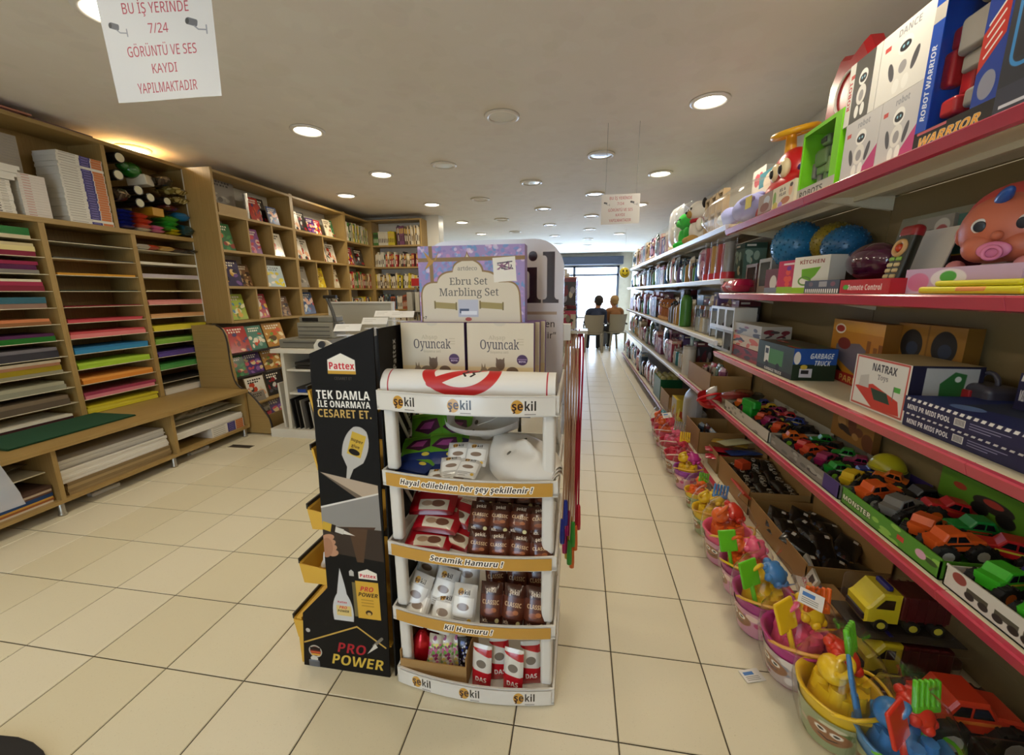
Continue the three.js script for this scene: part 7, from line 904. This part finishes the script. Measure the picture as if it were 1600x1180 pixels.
// ---------------------------------------------------------------- island shelves behind the rack, seen edge on
{
  for (const [d0, d1, h] of [[3.3, 4.6, 1.62], [4.62, 5.9, 1.62], [5.92, 7.2, 1.7]]) {
    const t = thing('island_shelf_unit', 'white steel island shelf with packs hanging on the aisle side, ' + (d0 < 4 ? 'next to the header board' : d0 < 5 ? 'between two others' : 'furthest from the rack'), 'shelf unit', [-0.48, 0, (d0 + d1) / 2]), L = d1 - d0;
    part(t, 'spine_panel', B(0.03, h, L), whitePaint); part(t, 'plinth', B(0.72, 0.1, L), M('#8d8a84', 0.5)); for (const y of [0.1, 0.5, 0.9, 1.28]) for (const s of [-1, 1]) part(t, 'shelf', B(0.28, 0.016, L), whitePaint, [s * 0.155, y, 0]);
    for (const s of [-1, 1]) part(t, 'end_panel', B(0.6, h, 0.014), whitePaint, [0, 0, s * (L / 2 - 0.007)]);
  }
  const spots = [[3.5, 1.5, 0.22, 7], [3.75, 1.22, 0.2, 6], [4.0, 1.52, 0.24, 4], [4.2, 1.25, 0.2, 7], [4.5, 1.0, 0.2, 6], [4.7, 1.55, 0.3, 4], [5.0, 1.3, 0.24, 7], [5.3, 1.05, 0.2, 1], [5.6, 1.5, 0.26, 6], [5.9, 1.25, 0.24, 3], [6.3, 1.6, 0.34, 4], [6.5, 1.3, 0.3, 7], [6.8, 1.0, 0.3, 3], [7.0, 1.55, 0.3, 7], [7.05, 1.2, 0.3, 1]];
  for (const [d, y, h, i] of spots) { const t = thing('hook_pack', farTone[i] + ' hanging pack on an island shelf hook', 'hanging pack', [-0.13, y, d], 0, 'packs hanging from the island shelf'); part(t, 'pouch', inkBox(0.2, h, 0.05, { all: farArts[i] }, 'gloss')[0], inkMat(farArts[i], 'gloss'), [0, -h, 0]); part(t, 'hook', tube([[-0.33, 0.012, 0], [-0.1, 0.01, 0], [0.0, 0.008, 0], [0.02, 0.02, 0]], 0.003, 10, 5), chrome); }
  for (const [y, d0, d1] of [[0.118, 3.4, 6.9], [0.518, 3.4, 6.9], [0.918, 3.4, 6.9]]) { let d = d0; while (d < d1) { const i = Math.floor(rnd() * 8), l = rr(0.16, 0.28); if ([4.61, 5.91].some((e) => d < e + 0.03 && d + l > e - 0.03)) { d += 0.05; continue; } printedBox('island_box', farTone[i] + ' printed box on the island shelf towards the aisle', 'toy box', 0.2, rr(0.16, 0.3), l, { all: farArts[i] }, [-0.3, y, d + l / 2], 0, 'boxes on the island shelf'); d += l + 0.04; } }
  printedBox('white_price_box', 'cream box standing on the floor beside the island end', 'box', 0.16, 0.36, 0.1, { all: '#d2c8a8' }, [-0.03, 0, 7.6]);
}
{ // far back bookshelf, seen over the rack
  const t = thing('far_bookshelf', 'white bookshelf with upright books far behind the pillar', 'bookcase', [-2.0, 0, 9.6]); put(t, 'back_board', -2.6, -1.2, 0, 2.2, 9.72, 9.74, whitePaint); for (const y of [0.1, 0.6, 1.1, 1.55, 1.95]) put(t, 'shelf', -2.6, -1.2, y - 0.02, y, 9.46, 9.72, whitePaint); for (const x of [-2.6, -1.2]) put(t, 'side_panel', x - 0.012, x + 0.012, 0, 2.2, 9.46, 9.74, whitePaint);
  spineRow(-2.55, -1.3, 9.48, 1.95, 'z', ['#27242a', '#4a7a34', '#cfc8b4', '#a8242c', '#3c5a6c'], 'books on top of the far bookshelf', lab('on top of the far white bookshelf'), 0.2, 0.28, 0.1);
}
// ---------------------------------------------------------------- notices hanging from the ceiling
const notice = art(420, 300, (g, w, h) => {
  fill(g, '#dad8d6'); const red = '#a8283c'; T(g, 'BU İŞ YERİNDE', w / 2, 40, 40, red, { w: 250, bold: false }); T(g, '7/24', w / 2, 96, 38, red, { bold: false }); T(g, 'GÖRÜNTÜ VE SES', w / 2, 158, 40, red, { w: 270, bold: false }); T(g, 'KAYDI', w / 2, 208, 38, red, { bold: false }); T(g, 'YAPILMAKTADIR', w / 2, 262, 40, red, { w: 240, bold: false });
  for (const [x, s] of [[58, 0.85], [352, 1]]) { g.save(); g.translate(x, 92); g.scale(s, s); g.save(); g.rotate(0.25); g.fillStyle = '#5d5f66'; g.beginPath(); g.roundRect(-34, -14, 40, 20, 6); g.fill(); blob(g, '#26282e', -32, -3, 7, 9); g.restore(); line(g, '#8d8f96', 4, [[-6, 4], [8, 14], [36, 16]]); line(g, '#8d8f96', 5, [[38, 4], [38, 26]]); g.restore(); }
});
function hangingNotice(label, x, y, d, turn, tilt, w = 0.297, h = 0.215) {
  const t = thing('hanging_notice', label, 'sign', [x, y, d], turn); const s = new THREE.PlaneGeometry(w, h, 10, 8), p = s.attributes.position; for (let i = 0; i < p.count; i++) p.setZ(i, 0.012 * Math.sin((p.getX(i) / w) * 2.6) * (0.5 - p.getY(i) / h));
  s.computeVertexNormals(); part(t, 'laminated_sheet', toRect(s, notice), new THREE.MeshPhysicalMaterial({ map: notice.pg.t, roughness: 0.35, clearcoat: 1, clearcoatRoughness: 0.06, side: THREE.DoubleSide }), [0, 0, 0], [tilt, 0, 0]);
  for (const k of [-1, 1]) part(t, 'string', C(0.0015, 0.0015, H - y - h / 2 + 0.004, 5, k * w * 0.4, h / 2 - 0.004, -0.004), M('#8d8a84', 0.6));
}
hangingNotice('white camera notice with red lettering hanging above the paper rack aisle', -1.06, 1.997, 1.02, 0.12, 0.0, 0.297, 0.236);
hangingNotice('white camera notice with red lettering hanging between the island and toy shelves', 0.303, 2.03, 3.55, 0, 0, 0.297, 0.225);
// ---------------------------------------------------------------- plastic chairs and two seated people
function plasticChair(label, at, turn, c) {
  const t = thing('plastic_chair', label, 'chair', at, turn), m = M(c, 0.4); // back towards +z
  part(t, 'seat', RB(0.42, 0.025, 0.42, 0.012, 2, 0, 0.42, 0), m); const bk = new THREE.CylinderGeometry(0.34, 0.3, 0.42, 18, 4, true, -0.72, 1.44); part(t, 'backrest', bk.translate(0, 0, -0.3).scale(1, 1, 0.75), M(c, 0.4, { side: THREE.DoubleSide }), [0, 0.66, 0.21], [0.12, 0, 0]);
  for (const sx of [-1, 1]) { part(t, 'leg', [C(0.024, 0.03, 0.44, 8)], m, [sx * 0.2, 0, 0.2], [0.08, 0, sx * 0.05]); part(t, 'leg', [C(0.024, 0.03, 0.43, 8)], m, [sx * 0.2, 0, -0.2], [-0.08, 0, sx * 0.05]); part(t, 'armrest', tube([[sx * 0.21, 0.44, -0.2], [sx * 0.235, 0.62, -0.18], [sx * 0.24, 0.65, 0], [sx * 0.22, 0.64, 0.2]], 0.022, 14, 7), m); }
}
plasticChair('beige plastic chair whose back faces the shop aisle', [0.345, 0, 9.75], 0, '#8f887a'); plasticChair('beige plastic chair beside the toy shelf end', [0.84, 0, 10.12], 0.4, '#98917f');
function person(label, at, turn, top, hair, trousers, leanX) {
  const skin = '#b07c5c', J = [];
  const bone = (a, b, ra, rb, c) => J.push([new THREE.Vector3(...a), new THREE.Vector3(...b), ra, rb, c]);
  bone([-0.08, 0.5, 0], [0.08, 0.5, 0], 0.13, 0.13, trousers); bone([0, 0.55, 0], [leanX * 0.5, 0.82, -0.02], 0.14, 0.16, top); bone([leanX * 0.5 - 0.13, 0.93, -0.02], [leanX * 0.5 + 0.13, 0.93, -0.02], 0.085, 0.085, top); bone([leanX * 0.6, 0.96, -0.03], [leanX * 0.9, 1.06, -0.05], 0.055, 0.052, skin);
  for (const s of [-1, 1]) { bone([s * 0.09, 0.5, -0.02], [s * 0.12, 0.5, -0.42], 0.085, 0.06, trousers); bone([s * 0.12, 0.49, -0.43], [s * 0.12, 0.1, -0.46], 0.058, 0.042, trousers); bone([s * 0.12, 0.05, -0.44], [s * 0.13, 0.04, -0.58], 0.04, 0.035, '#2c2624'); bone([leanX * 0.5 + s * 0.19, 0.92, -0.02], [leanX * 0.3 + s * 0.225, 0.68, -0.04], 0.055, 0.045, top); bone([leanX * 0.3 + s * 0.225, 0.67, -0.04], [s * 0.18, 0.62, -0.3], 0.042, 0.032, top); bone([s * 0.2, 0.62, -0.31], [s * 0.18, 0.62, -0.38], 0.03, 0.028, skin); for (let f = 0; f < 4; f++) bone([s * (0.165 + f * 0.012), 0.62, -0.39], [s * (0.16 + f * 0.014), 0.605, -0.45 + Math.abs(f - 1.5) * 0.008], 0.009, 0.008, skin); bone([s * 0.155, 0.625, -0.36], [s * 0.13, 0.62, -0.41], 0.011, 0.009, skin); }
  const hx = leanX, hy = 1.17, hz = -0.06; bone([hx, hy - 0.04, hz - 0.02], [hx, hy + 0.03, hz], 0.082, 0.092, skin); bone([hx, hy - 0.01, hz - 0.1], [hx, hy - 0.03, hz - 0.115], 0.014, 0.018, skin); for (const s of [-1, 1]) bone([hx + s * 0.09, hy, hz], [hx + s * 0.095, hy - 0.03, hz], 0.018, 0.014, skin);
  const dist = (p, [a, b, ra, rb]) => { const ab = b.clone().sub(a), t = Math.min(1, Math.max(0, p.clone().sub(a).dot(ab) / ab.lengthSq())); return p.distanceTo(a.clone().addScaledVector(ab, t)) - (ra + (rb - ra) * t); };
  const N = 92, mc = new MarchingCubes(N, M('#ffffff'), false, false, 400000), size = 1.4, c0 = new THREE.Vector3(0, 0.66, -0.2), p = new THREE.Vector3();
  mc.isolation = 0; const boxes = J.map(([a, b, ra, rb]) => { const r = Math.max(ra, rb) + 0.09; return [Math.min(a.x, b.x) - r, Math.max(a.x, b.x) + r, Math.min(a.y, b.y) - r, Math.max(a.y, b.y) + r, Math.min(a.z, b.z) - r, Math.max(a.z, b.z) + r]; });
  for (let k = 0; k < N; k++) for (let j = 0; j < N; j++) for (let i = 0; i < N; i++) {
    p.set(((i - N / 2) / (N / 2)) * size / 2 + c0.x, ((j - N / 2) / (N / 2)) * size / 2 + c0.y, ((k - N / 2) / (N / 2)) * size / 2 + c0.z); let d = 0.2;
    for (let n = 0; n < J.length; n++) { const q = boxes[n]; if (p.x < q[0] || p.x > q[1] || p.y < q[2] || p.y > q[3] || p.z < q[4] || p.z > q[5]) continue; const e = dist(p, J[n]), kk = J[n][2] < 0.02 ? 0.006 : 0.035, hh = Math.max(0, Math.min(1, 0.5 + 0.5 * (d - e) / kk)); d = d * (1 - hh) + e * hh - kk * hh * (1 - hh); }
    mc.field[i + j * N + k * N * N] = -d;
  }
  mc.update(); const cnt = mc.count, g = new THREE.BufferGeometry(), pos = Array.from(mc.positionArray.slice(0, cnt * 3)), col = []; 
  for (let i = 0; i < cnt; i++) { pos[i * 3] = pos[i * 3] * size / 2 + c0.x; pos[i * 3 + 1] = pos[i * 3 + 1] * size / 2 + c0.y; pos[i * 3 + 2] = pos[i * 3 + 2] * size / 2 + c0.z; p.set(pos[i * 3], pos[i * 3 + 1], pos[i * 3 + 2]); let best = 9, bc = top; for (const b of J) { const e = dist(p, b); if (e < best) { best = e; bc = b[4]; } } const q = new THREE.Color(bc); col.push(q.r, q.g, q.b); }
  g.setAttribute('position', new THREE.Float32BufferAttribute(pos, 3)); g.setAttribute('normal', new THREE.Float32BufferAttribute(Array.from(mc.normalArray.slice(0, cnt * 3)), 3)); g.setAttribute('color', new THREE.Float32BufferAttribute(col, 3)); g.computeVertexNormals();
  const t = thing('person', label, 'person', at, turn); part(t, 'body', g, new THREE.MeshPhysicalMaterial({ vertexColors: true, roughness: 0.8 }));
  part(t, 'hair', [S(0.104, 20, 14, 0, 0.03, 0.012, 0.98, 1.02, 1.0), S(0.07, 16, 12, 0, -0.04, 0.06, 1.1, 0.9, 0.6)], M(hair, 0.8), [hx, hy + 0.005, hz + 0.012]);
  for (const s of [-1, 1]) part(t, 'eye', S(0.011, 10, 8), M('#241c18', 0.3), [hx + s * 0.034, hy + 0.01, hz - 0.088]); part(t, 'mouth', S(0.018, 10, 6, 0, 0, 0, 1, 0.25, 0.4), M('#8d4a40', 0.5), [hx, hy - 0.07, hz - 0.095]);
}
person('person in a dark navy top seated with back to the aisle', [0.345, 0, 9.78], 0, '#1f2a44', '#241d1a', '#26262c', 0.1);
person('person in a tan jacket with light hair seated beside the toy shelf end', [0.84, 0, 10.12], 0.4, '#8a5a30', '#9a7a4c', '#3c3834', 0.0);
{ const t = thing('cluttered_table', 'grey table with boxes in front of the seated people', 'table', [0.3, 0, 11.0]); part(t, 'tabletop', RB(1.0, 0.03, 0.6, 0.008, 2, 0, 0.72, 0), M('#8d8a84', 0.5)); for (const x of [-0.45, 0.45]) for (const z of [-0.25, 0.25]) part(t, 'leg', C(0.02, 0.02, 0.72, 10, x, 0, z), M('#5d5a54', 0.5)); printedBox('grey_file_box', 'grey file box on the floor between the chairs', 'box', 0.24, 0.4, 0.3, { all: '#6d7078' }, [0.58, 0, 10.9]); }
{ const t = thing('rubber_mat', 'black rounded rubber mat lying on the tiles at the entrance', 'mat', [-1.72, 0.001, 0.56]); part(t, 'mat_top', turned(poly(Array.from({ length: 28 }, (_, i) => [0.3 * Math.cos(i / 28 * 2 * PI), 0.2 * Math.sin(i / 28 * 2 * PI)]), 0.012, 0.003), -PI / 2), M('#1c1917', 0.8), [0, 0.003, 0]); }

scene.traverse((o) => { if (o.isMesh) { o.castShadow = true; o.receiveShadow = true; } });
renderer.render(scene, camera);
